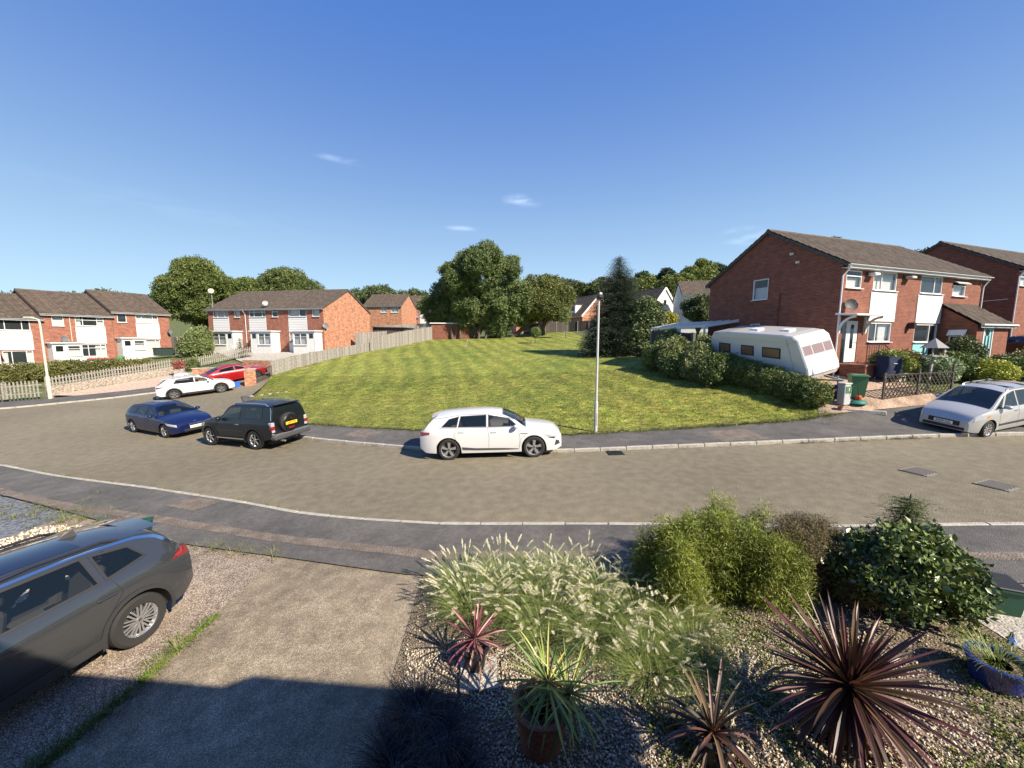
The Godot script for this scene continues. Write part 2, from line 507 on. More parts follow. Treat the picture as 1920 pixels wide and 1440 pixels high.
func walk(line: Array, n: int) -> Array:
	# n + 1 points at even spacing along a polyline of [x, z]
	var acc := [0.0]
	for q in line.size() - 1:
		acc.append(acc[-1] + Vector2(line[q][0], line[q][1]).distance_to(Vector2(line[q + 1][0], line[q + 1][1])))
	var out := []
	var s := 0
	for q in n + 1:
		var d: float = acc[-1] * q / n
		while s < line.size() - 2 and d > acc[s + 1]:
			s += 1
		var f: float = (d - acc[s]) / maxf(acc[s + 1] - acc[s], 1e-5)
		out.append(Vector2(lerpf(line[s][0], line[s + 1][0], f), lerpf(line[s][1], line[s + 1][1], f)))
	return out

func length_of(line: Array) -> float:
	var d := 0.0
	for q in line.size() - 1:
		d += Vector2(line[q][0], line[q][1]).distance_to(Vector2(line[q + 1][0], line[q + 1][1]))
	return d

func ribbon(b: MB, near: Array, far: Array, nl: int, nw: int, up: float, tone := 0.0, freq := 0.15, ragged := 0.0) -> void:
	# draped sheet between two polylines; tone is the strength of slow colour patches
	var A := walk(near, nl)
	var B := walk(far, nl)
	var rows := []
	var cols := PackedColorArray()
	for r in nw + 1:
		var row := PackedVector3Array()
		for q in nl + 1:
			var p: Vector2 = A[q].lerp(B[q], float(r) / nw)
			if ragged > 0 and (r == 0 or r == nw):
				p.y += noise.get_noise_2d(p.x * 60, p.y * 60) * ragged
			row.append(on(p.x, p.y, up))
			var f := clampf(0.82 + noise.get_noise_2d(p.x / freq, p.y / freq) * tone * 1.2, 0.4, 1.0)
			cols.append(Color(f, f, f))
		rows.append(row)
	var s := b.k.size()
	b.grid(rows)
	for q in cols.size():
		b.k[s + q] = cols[q]

func band(line: Array, left: float, right: float) -> Array:
	# the two edges of a strip along a polyline
	var a := []
	var c := []
	for q in line.size():
		var p := Vector2(line[q][0], line[q][1])
		var d := (Vector2(line[mini(q + 1, line.size() - 1)][0], line[mini(q + 1, line.size() - 1)][1]) - Vector2(line[maxi(q - 1, 0)][0], line[maxi(q - 1, 0)][1])).normalized()
		var m := Vector2(-d.y, d.x)
		a.append([p.x + m.x * left, p.y + m.y * left])
		c.append([p.x + m.x * right, p.y + m.y * right])
	return [a, c]

const NEAR_KERB := [[-45, 10], [-30, 14.6], [-24, 14.8], [-18.6, 13.5], [-15.1, 12.2], [-10.66, 10.85], [-7.1, 9.62], [-5.17, 8.87], [-3.7, 8.47], [-1.5, 8.08], [0.6, 7.95], [2.7, 7.77], [5.85, 7.41], [10, 7.19], [25, 6]]
const NEAR_BACK := [[-45, 7.5], [-30, 12.6], [-22, 12.6], [-14.8, 10.64], [-11.2, 9.28], [-6.85, 7.53], [-4.27, 6.88], [-1.85, 6.25], [0.36, 6.0], [7.65, 5.47], [20, 4.6]]
const FAR_KERB := [[-14.4, 20.4], [-13.2, 18.95], [-11.5, 17.6], [-9.35, 16.44], [-7.4, 15.65], [-5.5, 14.96], [-3.44, 14.19], [-1, 13.65], [1.72, 13.35], [6.48, 13.37], [10.29, 13.39], [14.9, 13.43], [30, 12.4]]
const FAR_BACK := [[-15.6, 22.2], [-13.57, 20], [-9.93, 18.44], [-4.26, 16.67], [-1, 15.7], [1.95, 15.21], [7.43, 15.4], [11.85, 15.55], [13.7, 15.9], [18.6, 16.2], [30, 14.6]]
const LEFT_KERB := [[-45, 18.5], [-33.3, 24.65], [-31.3, 26.0], [-29.2, 27.4], [-27.5, 29.2], [-25.6, 30.8]]
const LEFT_BACK := [[-45, 20.8], [-34.6, 26.8], [-32.5, 28.2], [-30.3, 29.7], [-28.6, 31.3], [-26.4, 32.4]]

func kerb(called: String, line: Array, up: float, label: String) -> void:
	var root := Node3D.new()
	root.name = numbered(called)
	add_child(root)
	tag(root, label, "", "", "structure")
	var n := int(length_of(line) / 0.915)
	var pts := walk(line, n)
	var stone := MB.new()
	stone.cbox(Vector3.ZERO, Vector3(0.905, 0.25, 0.115), 0.018)
	var ms := stone.mesh(M.kerb)
	for q in n:
		var a: Vector2 = pts[q]
		var c: Vector2 = pts[q + 1]
		var pa := on(a.x, a.y)
		var pc := on(c.x, c.y)
		var o := part(root, "kerb_stone", ms)
		var d := (pc - pa)
		var s := d.length() / 0.915
		d = d.normalized()
		var side := d.cross(Vector3.UP).normalized()
		o.transform = Transform3D(Basis(d * s, side.cross(d), side), (pa + pc) / 2 + Vector3(0, up - 0.125 + rf(-0.006, 0.006), 0))

func ground() -> void:
	# one sheet to the horizon, a little below the surfaces laid on it
	var xs := [-900.0, -600.0, -400.0, -280.0, -200.0, -150.0, -115.0, -95.0]
	var x := -80.0
	while x <= 80.0:
		xs.append(x)
		x += 1.6
	xs.append_array([95.0, 115.0, 150.0, 200.0, 280.0, 400.0, 600.0, 900.0])
	var zs := [-120.0, -60.0, -30.0, -15.0]
	var z := -8.0
	while z <= 70.0:
		zs.append(z)
		z += 1.5
	while z < 230.0:
		zs.append(z)
		z += 6.0
	zs.append_array([260.0, 320.0, 450.0, 700.0, 1200.0])
	var rows := []
	for zz: float in zs:
		var row := PackedVector3Array()
		for xx: float in xs:
			var y := gh(xx, zz) - 0.06
			if zz < 17.5 or (xx < -12.0 and xx > -45.0 and zz < 34.0):
				y -= 0.14
			row.append(P(xx, y, zz))
		rows.append(row)
	var b := MB.new()
	b.grid(rows)
	struct("ground", b, M.rough_grass, "rough grassy ground under the whole neighbourhood")
	b = MB.new()
	ribbon(b, NEAR_KERB, [[-45, 18.5], [-33.3, 24.65], [-31.3, 26.0], [-24, 24.2], [-15.6, 22.0]] + FAR_KERB, 160, 14, 0.0, 0.14, 0.3)
	ribbon(b, [[-15.4, 21.6], [-17.8, 25.5], [-18.6, 27.5], [-19.8, 30.5], [-21.4, 35.6]], [[-31.3, 26.0], [-29.2, 27.4], [-27.5, 29.2], [-25.6, 30.8], [-25.7, 36.6]], 30, 12, 0.006, 0.14, 0.3)
	struct("road", b, M.asphalt, "worn pinkish grey asphalt street")
	b = MB.new()
	ribbon(b, NEAR_BACK, NEAR_KERB, 150, 4, 0.075, 0.25, 0.07)
	struct("pavement", b, M.tarmac, "dark tarmac pavement on the near side of the street")
	b = MB.new()
	ribbon(b, FAR_KERB, FAR_BACK, 120, 4, 0.1, 0.25, 0.07)
	ribbon(b, [[-14.4, 20.4], [-16.6, 23.6], [-18.7, 26.2]], [[-13.9, 20.6], [-15.6, 23.0], [-17.4, 26.4]], 12, 2, 0.07, 0.2, 0.07)
	struct("pavement", b, M.tarmac, "dark tarmac pavement along the lawn")
	b = MB.new()
	ribbon(b, LEFT_KERB, LEFT_BACK, 50, 4, 0.09, 0.25, 0.07)
	struct("pavement", b, M.tarmac, "tarmac pavement by the cream lamp post")
	b = MB.new()
	var e := band([[-17, 11.6], [-15.08, 10.86], [-11.6, 9.62], [-8.37, 8.7], [-5.19, 7.7], [-2.72, 7.11], [-1.4, 6.81], [0.99, 6.69], [4, 6.45], [9, 6.1]], -0.13, 0.13)
	ribbon(b, e[0], e[1], 80, 1, 0.08, 0.0, 0.1, 0.05)
	struct("pavement_marking", b, M.patch, "brown reinstated trench strip along the near pavement")
	b = MB.new()
	ribbon(b, [[7.6, 13.6], [9.4, 13.6]], [[7.7, 14.9], [9.3, 14.95]], 4, 3, 0.106, 0.1)
	ribbon(b, [[-7.4, 16.3], [-6.2, 15.8]], [[-6.9, 17.2], [-5.7, 16.7]], 4, 3, 0.106, 0.1)
	ribbon(b, [[-9.0, 9.5], [-7.9, 9.1]], [[-8.6, 10.0], [-7.6, 9.65]], 4, 3, 0.083, 0.1)
	struct("tarmac_patch", b, M.patch, "browner repair patches let into the tarmac pavements")
	kerb("kerb", NEAR_KERB, 0.085, "pale kerb stones of the near pavement")
	kerb("kerb", FAR_KERB, 0.115, "pale kerb stones along the lawn side")
	kerb("kerb", LEFT_KERB, 0.1, "pale kerb stones by the cream lamp post")
	b = MB.new()
	lawn_ribbon(b, FAR_BACK.slice(0, 9), [[-20.8, 33], [-10, 31], [0, 29], [10.3, 25.6]], 110, 60)
	lawn_ribbon(b, [[-20.8, 33], [-10, 31], [0, 29], [10.3, 25.6]], [[-11.6, 57], [0, 65], [10, 69]], 110, 70)
	struct("lawn", b, M.lawn, "large sloping mown green with faint mowing lines")
	b = MB.new()
	ribbon(b, [[-4.47, 7.1], [-1.4, 6.4]], [[-4.75, 0.2], [-1.0, 0.2]], 12, 24, 0.045, 0.3, 0.12)
	struct("driveway", b, M.drive, "brown aggregate driveway with the house shadow across it")
	b = MB.new()
	ribbon(b, [[-7.3, 7.9], [-5.6, 7.35], [-4.3, 7.05]], [[-7.6, 0.2], [-4.6, 0.2]], 14, 24, 0.04, 0.25, 0.08)
	struct("driveway", b, M.aggregate, "pale exposed pebble driveway under the grey car")
	b = MB.new()
	ribbon(b, [[-11.0, 9.3], [-8.8, 8.5], [-7.2, 7.9]], [[-13.1, 0.2], [-7.5, 0.2]], 12, 16, 0.03, 0.2, 0.06)
	struct("gravel_bed", b, M.aggregate, "bed of pale cream stones beside the grey car")
	b = MB.new()
	ribbon(b, [[-22, 12.6], [-14.8, 10.85], [-10.8, 9.3]], [[-24, 0.2], [-12.9, 0.2]], 12, 12, 0.02, 0.2, 0.06)
	struct("slate_bed", b, M.slate, "patch of grey slate chippings with weeds")
	b = MB.new()
	ribbon(b, [[-1.56, 6.35], [0.36, 6.12], [6.4, 5.7]], [[-1.26, 0.2], [6.15, 0.2]], 30, 24, 0.052, 0.3, 0.05)
	struct("garden_bed", b, M.soil, "front garden bed of soil and gravel")
	b = MB.new()
	ribbon(b, [[6.32, 5.7], [7.6, 5.6]], [[6.0, 0.2], [7.1, 0.2]], 3, 16, 0.06, 0.15, 0.1)
	struct("garden_path", b, M.concrete, "pale concrete garden path beside the blue pot")
	b = MB.new()
	ribbon(b, [[7.5, 5.6], [11.5, 5.35]], [[7.05, 0.2], [11.5, 0.2]], 6, 12, 0.05, 0.2, 0.1)
	struct("driveway", b, M.patch, "reddish gravel drive beyond the concrete path")
	b = MB.new()
	ribbon(b, [[13.95, 15.95], [18.8, 16.2]], [[12.5, 19.0], [17.9, 19.4]], 16, 12, 0.11, 0.2, 0.1)
	ribbon(b, [[12.5, 19.0], [15.9, 19.2]], [[10.3, 25.4], [13.2, 26]], 12, 12, 0.11, 0.2, 0.1)
	struct("driveway", b, M.conc_drive, "sunlit brown concrete drive sloping up to the caravan")
	b = MB.new()
	ribbon(b, [[-34.3, 28.4], [-32.4, 28.25], [-30.3, 29.75], [-28.6, 31.35], [-26.4, 32.45]], [[-34.0, 29.8], [-33.0, 32.9], [-31.4, 35.4], [-29, 36.4], [-26.6, 36.6]], 20, 8, 0.1, 0.2, 0.1)
	struct("parking_area", b, M.pink, "pink gravel parking area below the picket fence")
	b = MB.new()
	ribbon(b, [[-24.6, 36.8], [-21.5, 35.8]], [[-35.5, 46.3], [-22, 44.6]], 20, 14, 0.05, 0.25, 0.1)
	struct("garden_path", b, M.concrete, "paved front yard below the middle terrace")
	# iron covers
	var g := thing("gully_grate", "black iron gully grate against the far kerb", "drain", on(3.6, 12.98, 0.006), 0.02)
	b = MB.new()
	for q in 2:
		b.box(Vector3(0, 0.012, -0.2 + q * 0.4), Vector3(0.52, 0.024, 0.05))
		b.box(Vector3(-0.235 + q * 0.47, 0.012, 0), Vector3(0.05, 0.024, 0.35))
	part(g, "frame", b, M.black_metal)
	for q in 7:
		b = MB.new()
		b.box(Vector3(-0.18 + q * 0.06, 0.01, 0), Vector3(0.03, 0.018, 0.35))
		part(g, "bar", b, M.black_metal)
	var iron := mat(Color(0.2, 0.18, 0.15), 0.7, 0.0)
	for c: Array in [[11.28, 10.26, "manhole cover of ribbed iron near the middle of the street"], [12.05, 9.16, "manhole cover of ribbed iron nearer the garden side pavement"]]:
		g = thing("manhole_cover", c[2], "manhole cover", on(c[0], c[1], 0.004), 0.35, "iron covers set in the street")
		b = MB.new()
		b.box(Vector3(0, 0.0, 0), Vector3(0.75, 0.012, 0.6))
		part(g, "plate", b, iron)
		for q in 9:
			b = MB.new()
			b.box(Vector3(-0.32 + q * 0.08, 0.012, 0), Vector3(0.04, 0.012, 0.5 if q % 2 else 0.44))
			part(g, "rib", b, iron)

func lawn_ribbon(b: MB, near: Array, far: Array, nl: int, nw: int) -> void:
	var A := walk(near, nl)
	var B := walk(far, nl)
	var rows := []
	var cols := PackedColorArray()
	for r in nw + 1:
		var row := PackedVector3Array()
		for q in nl + 1:
			var p: Vector2 = A[q].lerp(B[q], float(r) / nw)
			var wob := noise.get_noise_2d(p.x * 8, p.y * 8) * 0.03
			row.append(on(p.x, p.y, 0.115 + wob))
			var s := sin((p.x * 0.965 + p.y * 0.26 + noise.get_noise_2d(p.x, p.y) * 1.0) * TAU / 1.7)
			var f := 1.0 + noise.get_noise_2d(p.x * 14, p.y * 14) * 0.2 + s * 0.12
			var dry := clampf(0.5 + noise.get_noise_2d(p.x * 3 + 50, p.y * 3) * 0.9 + s * 0.2, 0, 1)
			cols.append(Color(0.64 + dry * 0.36, 0.68 + dry * 0.16, 0.55 + dry * 0.45) * f)
		rows.append(row)
	var s0 := b.k.size()
	b.grid(rows)
	for q in cols.size():
		b.k[s0 + q] = cols[q]

# ---- leaves, crowns ----------------------------------------------------------
func scatter(parent: Node, called: String, mesh: Mesh, xf: Array, cols := PackedColorArray(), m: Material = null) -> MultiMeshInstance3D:
	var mm := MultiMesh.new()
	mm.transform_format = MultiMesh.TRANSFORM_3D
	mm.use_colors = cols.size() > 0
	mm.mesh = mesh
	mm.instance_count = xf.size()
	for q in xf.size():
		mm.set_instance_transform(q, xf[q])
		if cols.size():
			mm.set_instance_color(q, cols[q])
	var o := MultiMeshInstance3D.new()
	o.name = called if parent != self else numbered(called)
	o.multimesh = mm
	if m:
		o.material_override = m
	parent.add_child(o, true)
	return o

func leaf_ball(count: int, length: float, width: float, seed_: int, m: Material, out_bias := 0.3) -> ArrayMesh:
	# leaves spread through a unit sphere, each a folded blade
	var r := RandomNumberGenerator.new()
	r.seed = seed_
	var b := MB.new()
	for q in count:
		var d := Vector3(r.randfn(), r.randfn(), r.randfn()).normalized()
		var p := d * pow(r.randf(), 0.5)
		var dir := (Vector3(r.randfn(), r.randfn(), r.randfn()).normalized() + d * out_bias).normalized()
		var side := dir.cross(Vector3(r.randfn(), r.randfn(), r.randfn())).normalized()
		var nn := side.cross(dir)
		var l := length * r.randf_range(0.7, 1.2)
		var w := width * r.randf_range(0.8, 1.15)
		b.col = Color(r.randf_range(0.82, 1.0), r.randf_range(0.9, 1.0), r.randf_range(0.7, 1.0))
		var mid := p + dir * l * 0.45 - nn * w * 0.12
		b.tri(p, mid + side * w * 0.5 + nn * w * 0.2, p + dir * l)
		b.tri(p, p + dir * l, mid - side * w * 0.5 + nn * w * 0.2)
	return b.mesh(m)

func rand_basis(s: float) -> Basis:
	return Basis(Vector3(rng.randfn(), rng.randfn(), rng.randfn()).normalized(), rf(0, TAU)).scaled(Vector3(s, s, s))

func crown(parent: Node, called: String, blobs: Array, count: int, mesh: Mesh, s0: float, s1: float, c0: Color, c1: Color, inner := 0.62, gain := 1.75) -> MultiMeshInstance3D:
	# leaf clusters through a set of ellipsoids [centre, radii]
	var tot := 0.0
	for bl: Array in blobs:
		tot += pow(bl[1].x * bl[1].y * bl[1].z, 0.667)
	var xf := []
	var cols := PackedColorArray()
	for bl: Array in blobs:
		var n := int(count * pow(bl[1].x * bl[1].y * bl[1].z, 0.667) / tot)
		var own := rf(0, 1)
		for q in n:
			var d := Vector3(rng.randfn(), rng.randfn(), rng.randfn()).normalized()
			var rr: float = lerpf(inner, 1.04, sqrt(rng.randf()))
			var at: Vector3 = bl[0] + d * bl[1] * rr
			xf.append(Transform3D(rand_basis(rf(s0, s1)), at))
			cols.append(c0.lerp(c1, clampf(own * 0.5 + rng.randf() * 0.6, 0, 1)) * gain)
	var o := scatter(parent, called, mesh, xf, cols)
	o.set_meta("kind", "stuff")
	return o

func blob_cloud(centre: Vector3, radii: Vector3, n: int, size: float) -> Array:
	# clumps over the upper hull of an uneven crown
	var out := [[centre, radii * 0.6]]
	for q in n:
		var f := (q + 0.5) / n
		var y := 1.0 - 1.65 * f
		var a := q * 2.39996 + rf(-0.4, 0.4)
		var d := Vector3(sqrt(maxf(0, 1 - y * y)) * cos(a), y, sqrt(maxf(0, 1 - y * y)) * sin(a))
		var s := size * rf(0.65, 1.35)
		out.append([centre + d * radii * rf(0.6, 0.98), Vector3(s, s * rf(0.7, 0.95), s)])
	return out

func tree(called: String, label: String, x: float, z: float, h: float, w: float, n: int, count: int, c0: Color, c1: Color, group := "", low := 0.3, leaf := 0.3, depth := 0.0, lobes := 0.3) -> Node3D:
	# crown from low*h to h, w wide, on a forked trunk
	var t := thing(called, label, "tree", on(x, z, -0.1), rf(0, 6.0), group)
	var ry := h * (1 - low) / 2
	var ce := Vector3(0, h - ry, 0)
	var rad := Vector3(w / 2, ry, (depth if depth > 0 else w) / 2)
	t.rotation.y = 0.0
	var blobs := blob_cloud(ce, rad * Vector3(0.85, 0.85, 0.85), n, w * lobes * 0.5)
	var b := MB.new()
	var lean := Vector3(rf(-0.04, 0.04), 0, rf(-0.04, 0.04)) * h
	var fork := Vector3(lean.x * 0.5, h * low * 0.9, lean.z * 0.5)
	var r0 := h * 0.024 + 0.04
	b.tube([Vector3(0, -0.3, 0), Vector3(0, h * 0.03, 0), fork * 0.6, fork], [r0 * 1.5, r0 * 1.1, r0 * 0.95, r0 * 0.85], 10)
	part(t, "trunk", b, M.bark)
	b = MB.new()
	for q in mini(7, blobs.size()):
		var to: Vector3 = blobs[(q * 3) % blobs.size()][0]
		b.tube([fork * 0.9, fork.lerp(to, 0.5) + Vector3(0, h * 0.05, 0), to], [r0 * 0.6, r0 * 0.35, r0 * 0.1], 6)
	part(t, "limb", b, M.bark)
	crown(t, "crown", blobs, count, M.ball, leaf * 0.75, leaf * 1.3, c0, c1)
	return t

func shrub(called: String, label: String, category: String, at: Vector3, blobs: Array, count: int, mesh: Mesh, s0: float, s1: float, c0: Color, c1: Color, group := "", inner := 0.55) -> Node3D:
	var t := thing(called, label, category, at, 0.0, group)
	var b := MB.new()
	for bl: Array in blobs:
		b.tube([Vector3(bl[0].x * 0.3, -0.15, bl[0].z * 0.3), Vector3(bl[0].x * 0.7, bl[0].y * 0.5, bl[0].z * 0.7), bl[0]], [0.035, 0.025, 0.012], 5)
	part(t, "stem", b, M.bark)
	crown(t, "foliage", blobs, count, mesh, s0, s1, c0, c1, inner)
	return t

# ---- houses ------------------------------------------------------------------
func wall(b: MB, o: Vector3, ux: Vector3, x0: float, x1: float, y0: float, y1: float, holes: Array, depth := 0.1) -> void:
	# a wall face with real openings and reveals; its front looks along ux x up
	var xs := [x0, x1]
	var ys := [y0, y1]
	for h: Array in holes:
		xs.append_array([h[0], h[2]])
		ys.append_array([h[1], h[3]])
	xs.sort()
	ys.sort()
	var up := Vector3.UP
	var back := -ux.cross(up) * depth
	for a in xs.size() - 1:
		for c in ys.size() - 1:
			if xs[a + 1] - xs[a] < 1e-4 or ys[c + 1] - ys[c] < 1e-4:
				continue
			var mx: float = (xs[a] + xs[a + 1]) / 2
			var my: float = (ys[c] + ys[c + 1]) / 2
			var open := mx < x0 or mx > x1 or my < y0 or my > y1
			for h: Array in holes:
				if mx > h[0] and mx < h[2] and my > h[1] and my < h[3]:
					open = true
			if not open:
				b.quad(o + ux * xs[a] + up * ys[c], o + ux * xs[a + 1] + up * ys[c], o + ux * xs[a + 1] + up * ys[c + 1], o + ux * xs[a] + up * ys[c + 1])
	for h: Array in holes:
		var p := [o + ux * h[0] + up * h[1], o + ux * h[2] + up * h[1], o + ux * h[2] + up * h[3], o + ux * h[0] + up * h[3]]
		for q in 4:
			b.quad(p[q], p[q] + back, p[(q + 1) % 4] + back, p[(q + 1) % 4])

func window(parent: Node, o: Vector3, ux: Vector3, r: Array, mull := [], trans := [], curtain := "", sill := true, recess := 0.05, called := "window") -> MeshInstance3D:
	# r = [x0, y0, x1, y1] on the wall; mull and trans are fractions
	var nz := ux.cross(Vector3.UP)
	var bs := Basis(ux, Vector3.UP, nz)
	var w: float = r[2] - r[0]
	var h: float = r[3] - r[1]
	var c: Vector3 = o + ux * (r[0] + r[2]) / 2 + Vector3.UP * (r[1] + r[3]) / 2 - nz * recess
	var f := 0.055
	var b := MB.new()
	for s: float in [-1.0, 1.0]:
		b.box(c + ux * s * (w / 2 - f / 2), Vector3(f, h, 0.07), bs)
		b.box(c + Vector3.UP * s * (h / 2 - f / 2), Vector3(w - 2 * f, f, 0.07), bs)
	var xs := [-w / 2 + f]
	for m: float in mull:
		b.box(c + ux * (m - 0.5) * w, Vector3(f * 0.9, h - 2 * f, 0.068), bs)
		xs.append((m - 0.5) * w)
	xs.append(w / 2 - f)
	var ys := [-h / 2 + f]
	for m: float in trans:
		b.box(c + Vector3.UP * (m - 0.5) * h, Vector3(w - 2 * f, f * 0.9, 0.066), bs)
		ys.append((m - 0.5) * h)
	ys.append(h / 2 - f)
	var win := part(parent, called, b, M.pvc)
	for a in xs.size() - 1:
		for d in ys.size() - 1:
			var g := MB.new()
			var q := c - nz * 0.005
			g.quad(q + ux * xs[a] + Vector3.UP * ys[d], q + ux * xs[a + 1] + Vector3.UP * ys[d], q + ux * xs[a + 1] + Vector3.UP * ys[d + 1], q + ux * xs[a] + Vector3.UP * ys[d + 1])
			part(win, "pane", g, M.pane)
	if sill:
		b = MB.new()
		b.cbox(c + Vector3.UP * (-h / 2 - 0.025) + nz * (recess + 0.03), Vector3(w + 0.1, 0.04, 0.16), 0.008, bs)
		part(win, "sill", b, M.pvc)
	if curtain:
		var q := c - nz * 0.14
		var sp: Array = {"net": [[-0.5, 0.5, 0.0]], "sides": [[-0.5, -0.3, 0.0], [0.3, 0.5, 0.0]], "left": [[-0.5, 0.05, 0.0]], "right": [[0.1, 0.5, 0.0]], "low": [[-0.5, 0.5, -1.0]], "vert": [[-0.5, 0.5, 0.0]]}[curtain]
		for s: Array in sp:
			b = MB.new()
			var rows := [PackedVector3Array(), PackedVector3Array()]
			var top := 0.48 * h if s[2] == 0.0 else 0.1 * h
			var fold := int(maxf(6, w * (s[1] - s[0]) * 22))
			for e in fold + 1:
				var x := lerpf(s[0], s[1], float(e) / fold) * w
				var wave := nz * (0.025 if e % 2 else -0.02)
				rows[0].append(q + ux * x - Vector3.UP * h * 0.49 + wave)
				rows[1].append(q + ux * x + Vector3.UP * top + wave)
			b.grid(rows)
			part(win, "curtain", b, M.net)
	return win

func tile_course(L: float, gauge: float, seed_: int, warm := 0.0, tone := 1.0) -> ArrayMesh:
	# one course of concrete tiles along x; z runs down the slope
	var r := RandomNumberGenerator.new()
	r.seed = seed_
	var b := MB.new()
	var n := int(round(L / 0.32))
	for q in n:
		var t := r.randf_range(0.66, 1.0) * tone
		b.col = Color(t, t * (1.0 - warm * r.randf_range(0.0, 0.12)), t * (1.0 - warm * r.randf_range(0.0, 0.25)))
		var w := L / n
		var tilt := Basis(Vector3.RIGHT, 0.075 + r.randf_range(-0.008, 0.008))
		b.box(Vector3((q + 0.5) * w, 0.028 + r.randf_range(-0.003, 0.004), -gauge / 2 + r.randf_range(-0.006, 0.006)), Vector3(w - 0.016, 0.034, gauge + 0.075), tilt)
	return b.mesh(M.roof)

func slope(parent: Node, eave: Vector3, ux: Vector3, L: float, up: Vector3, courses: int, called := "roof", warm := 0.0, tone := 1.0) -> MeshInstance3D:
	# one roof slope from the eave line upwards, tiled course by course
	var nz := ux.cross(up).normalized()
	if nz.y < 0:
		nz = -nz
	var b := MB.new()
	b.quad(eave, eave + ux * L, eave + ux * L + up, eave + up)
	var roof := part(parent, called, b, M.felt)
	var gauge := up.length() / courses
	var vs := [tile_course(L, gauge, 1 + int(L * 10), warm, tone), tile_course(L, gauge, 2 + int(L * 10), warm, tone), tile_course(L, gauge, 3 + int(L * 10), warm, tone)]
	for q in courses:
		var o := part(roof, "tile_course", vs[q % 3])
		var z := -up.normalized()
		o.transform = Transform3D(Basis(ux, nz, ux.cross(nz)), eave + up * ((q + 0.0) / courses) + nz * 0.012)
		if ux.cross(nz).dot(z) < 0:
			o.transform = Transform3D(Basis(-ux, nz, -ux.cross(nz)), eave + ux * L + up * ((q + 0.0) / courses) + nz * 0.012)
	return roof

func gable_house(t: Node3D, L: float, D: float, H: float, rise: float, bm: Material, holes: Array, below := 1.5, left_holes := [], over := 0.25, courses := 12, warm := 0.6, side_mat: Material = null, tone := 1.0) -> void:
	# t's origin is the front corner of the facade; x along it, +z to the front
	var X := Vector3.RIGHT
	var Z := Vector3.BACK
	var b := MB.new()
	wall(b, Vector3.ZERO, X, 0, L, -below, H, holes)
	part(t, "front_wall", b, bm)
	b = MB.new()
	wall(b, Vector3(L, 0, -D), -X, 0, L, -below, H, [])
	part(t, "rear_wall", b, bm)
	b = MB.new()
	wall(b, Vector3(0, 0, -D), Z, 0, D, -below, H, left_holes)
	b.tri(Vector3(0, H, -D), Vector3(0, H, 0), Vector3(0, H + rise, -D / 2))
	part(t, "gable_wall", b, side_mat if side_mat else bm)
	b = MB.new()
	wall(b, Vector3(L, 0, 0), -Z, 0, D, -below, H, [])
	b.tri(Vector3(L, H, 0), Vector3(L, H, -D), Vector3(L, H + rise, -D / 2))
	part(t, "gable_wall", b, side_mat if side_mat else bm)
	var k := rise / (D / 2)
	var ov := 0.12
	var up := Vector3(0, rise + over * k, -D / 2 - over)
	slope(t, Vector3(-ov, H - over * k + 0.03, over), X, L + 2 * ov, up, courses, "roof", warm, tone)
	slope(t, Vector3(-ov, H - over * k + 0.03, -D - over), X, L + 2 * ov, Vector3(0, rise + over * k, D / 2 + over), courses, "roof", warm, tone)
	b = MB.new()
	b.tube([Vector3(0, 0, 0), Vector3(0.44, 0, 0)], [0.12, 0.125], 8)
	var rt := b.mesh(M.roof)
	var n := int((L + 2 * ov) / 0.44)
	for q in n:
		part(t, "ridge_tile", rt, null, Vector3(-ov + q * 0.44, H + rise + 0.02 + rf(-0.006, 0.006), -D / 2))
	for s in 2:
		b = MB.new()
		var zz := over if s == 0 else -D - over
		b.box(Vector3(L / 2, H - over * k - 0.06, zz - (0.02 if s == 0 else -0.02)), Vector3(L + 2 * ov, 0.19, 0.025))
		part(t, "fascia", b, M.pvc)
		b = MB.new()
		b.box(Vector3(L / 2, H - over * k - 0.145, (zz + (0.0 if s == 0 else -D)) / 2 + (-0.025 if s == 0 else 0.025)), Vector3(L + 2 * ov - 0.01, 0.015, over - 0.05))
		part(t, "soffit", b, M.pvc)
		b = MB.new()
		var rows := []
		for e in 2:
			var row := PackedVector3Array()
			for q in 9:
				var a := PI + PI * q / 8
				row.append(Vector3(-ov - 0.03 if e == 0 else L + ov + 0.03, H - over * k + 0.0 + sin(a) * 0.055, zz + (0.055 if s == 0 else -0.055) + cos(a) * 0.055))
			rows.append(row)
		b.grid(rows)
		part(t, "gutter", b, M.pvc)
	for e in 2:
		var x := -ov + 0.01 if e == 0 else L + ov - 0.01
		for s in 2:
			b = MB.new()
			var za := over if s == 0 else -D - over
			b.bar(Vector3(x, H - over * k - 0.05, za), Vector3(x, H + rise - 0.05, -D / 2), 0.03, 0.14)
			part(t, "bargeboard", b, M.timber_dark)

func boards(t: Node, x0: float, x1: float, y0: float, y1: float, z: float, m: Material, pitch := 0.15) -> void:
	# horizontal cladding boards, each lapped over the one below
	var n := int(round((y1 - y0) / pitch))
	var p := (y1 - y0) / n
	var b := MB.new()
	b.box(Vector3.ZERO, Vector3(x1 - x0, p - 0.006, 0.018), Basis(Vector3.RIGHT, -0.07))
	var ms := b.mesh(m)
	for q in n:
		part(t, "cladding_board", ms, null, Vector3((x0 + x1) / 2, y0 + (q + 0.5) * p, z + 0.018))
	b = MB.new()
	b.box(Vector3((x0 + x1) / 2, (y0 + y1) / 2, z + 0.006), Vector3(x1 - x0, y1 - y0, 0.008))
	part(t, "cladding_backing", b, m)

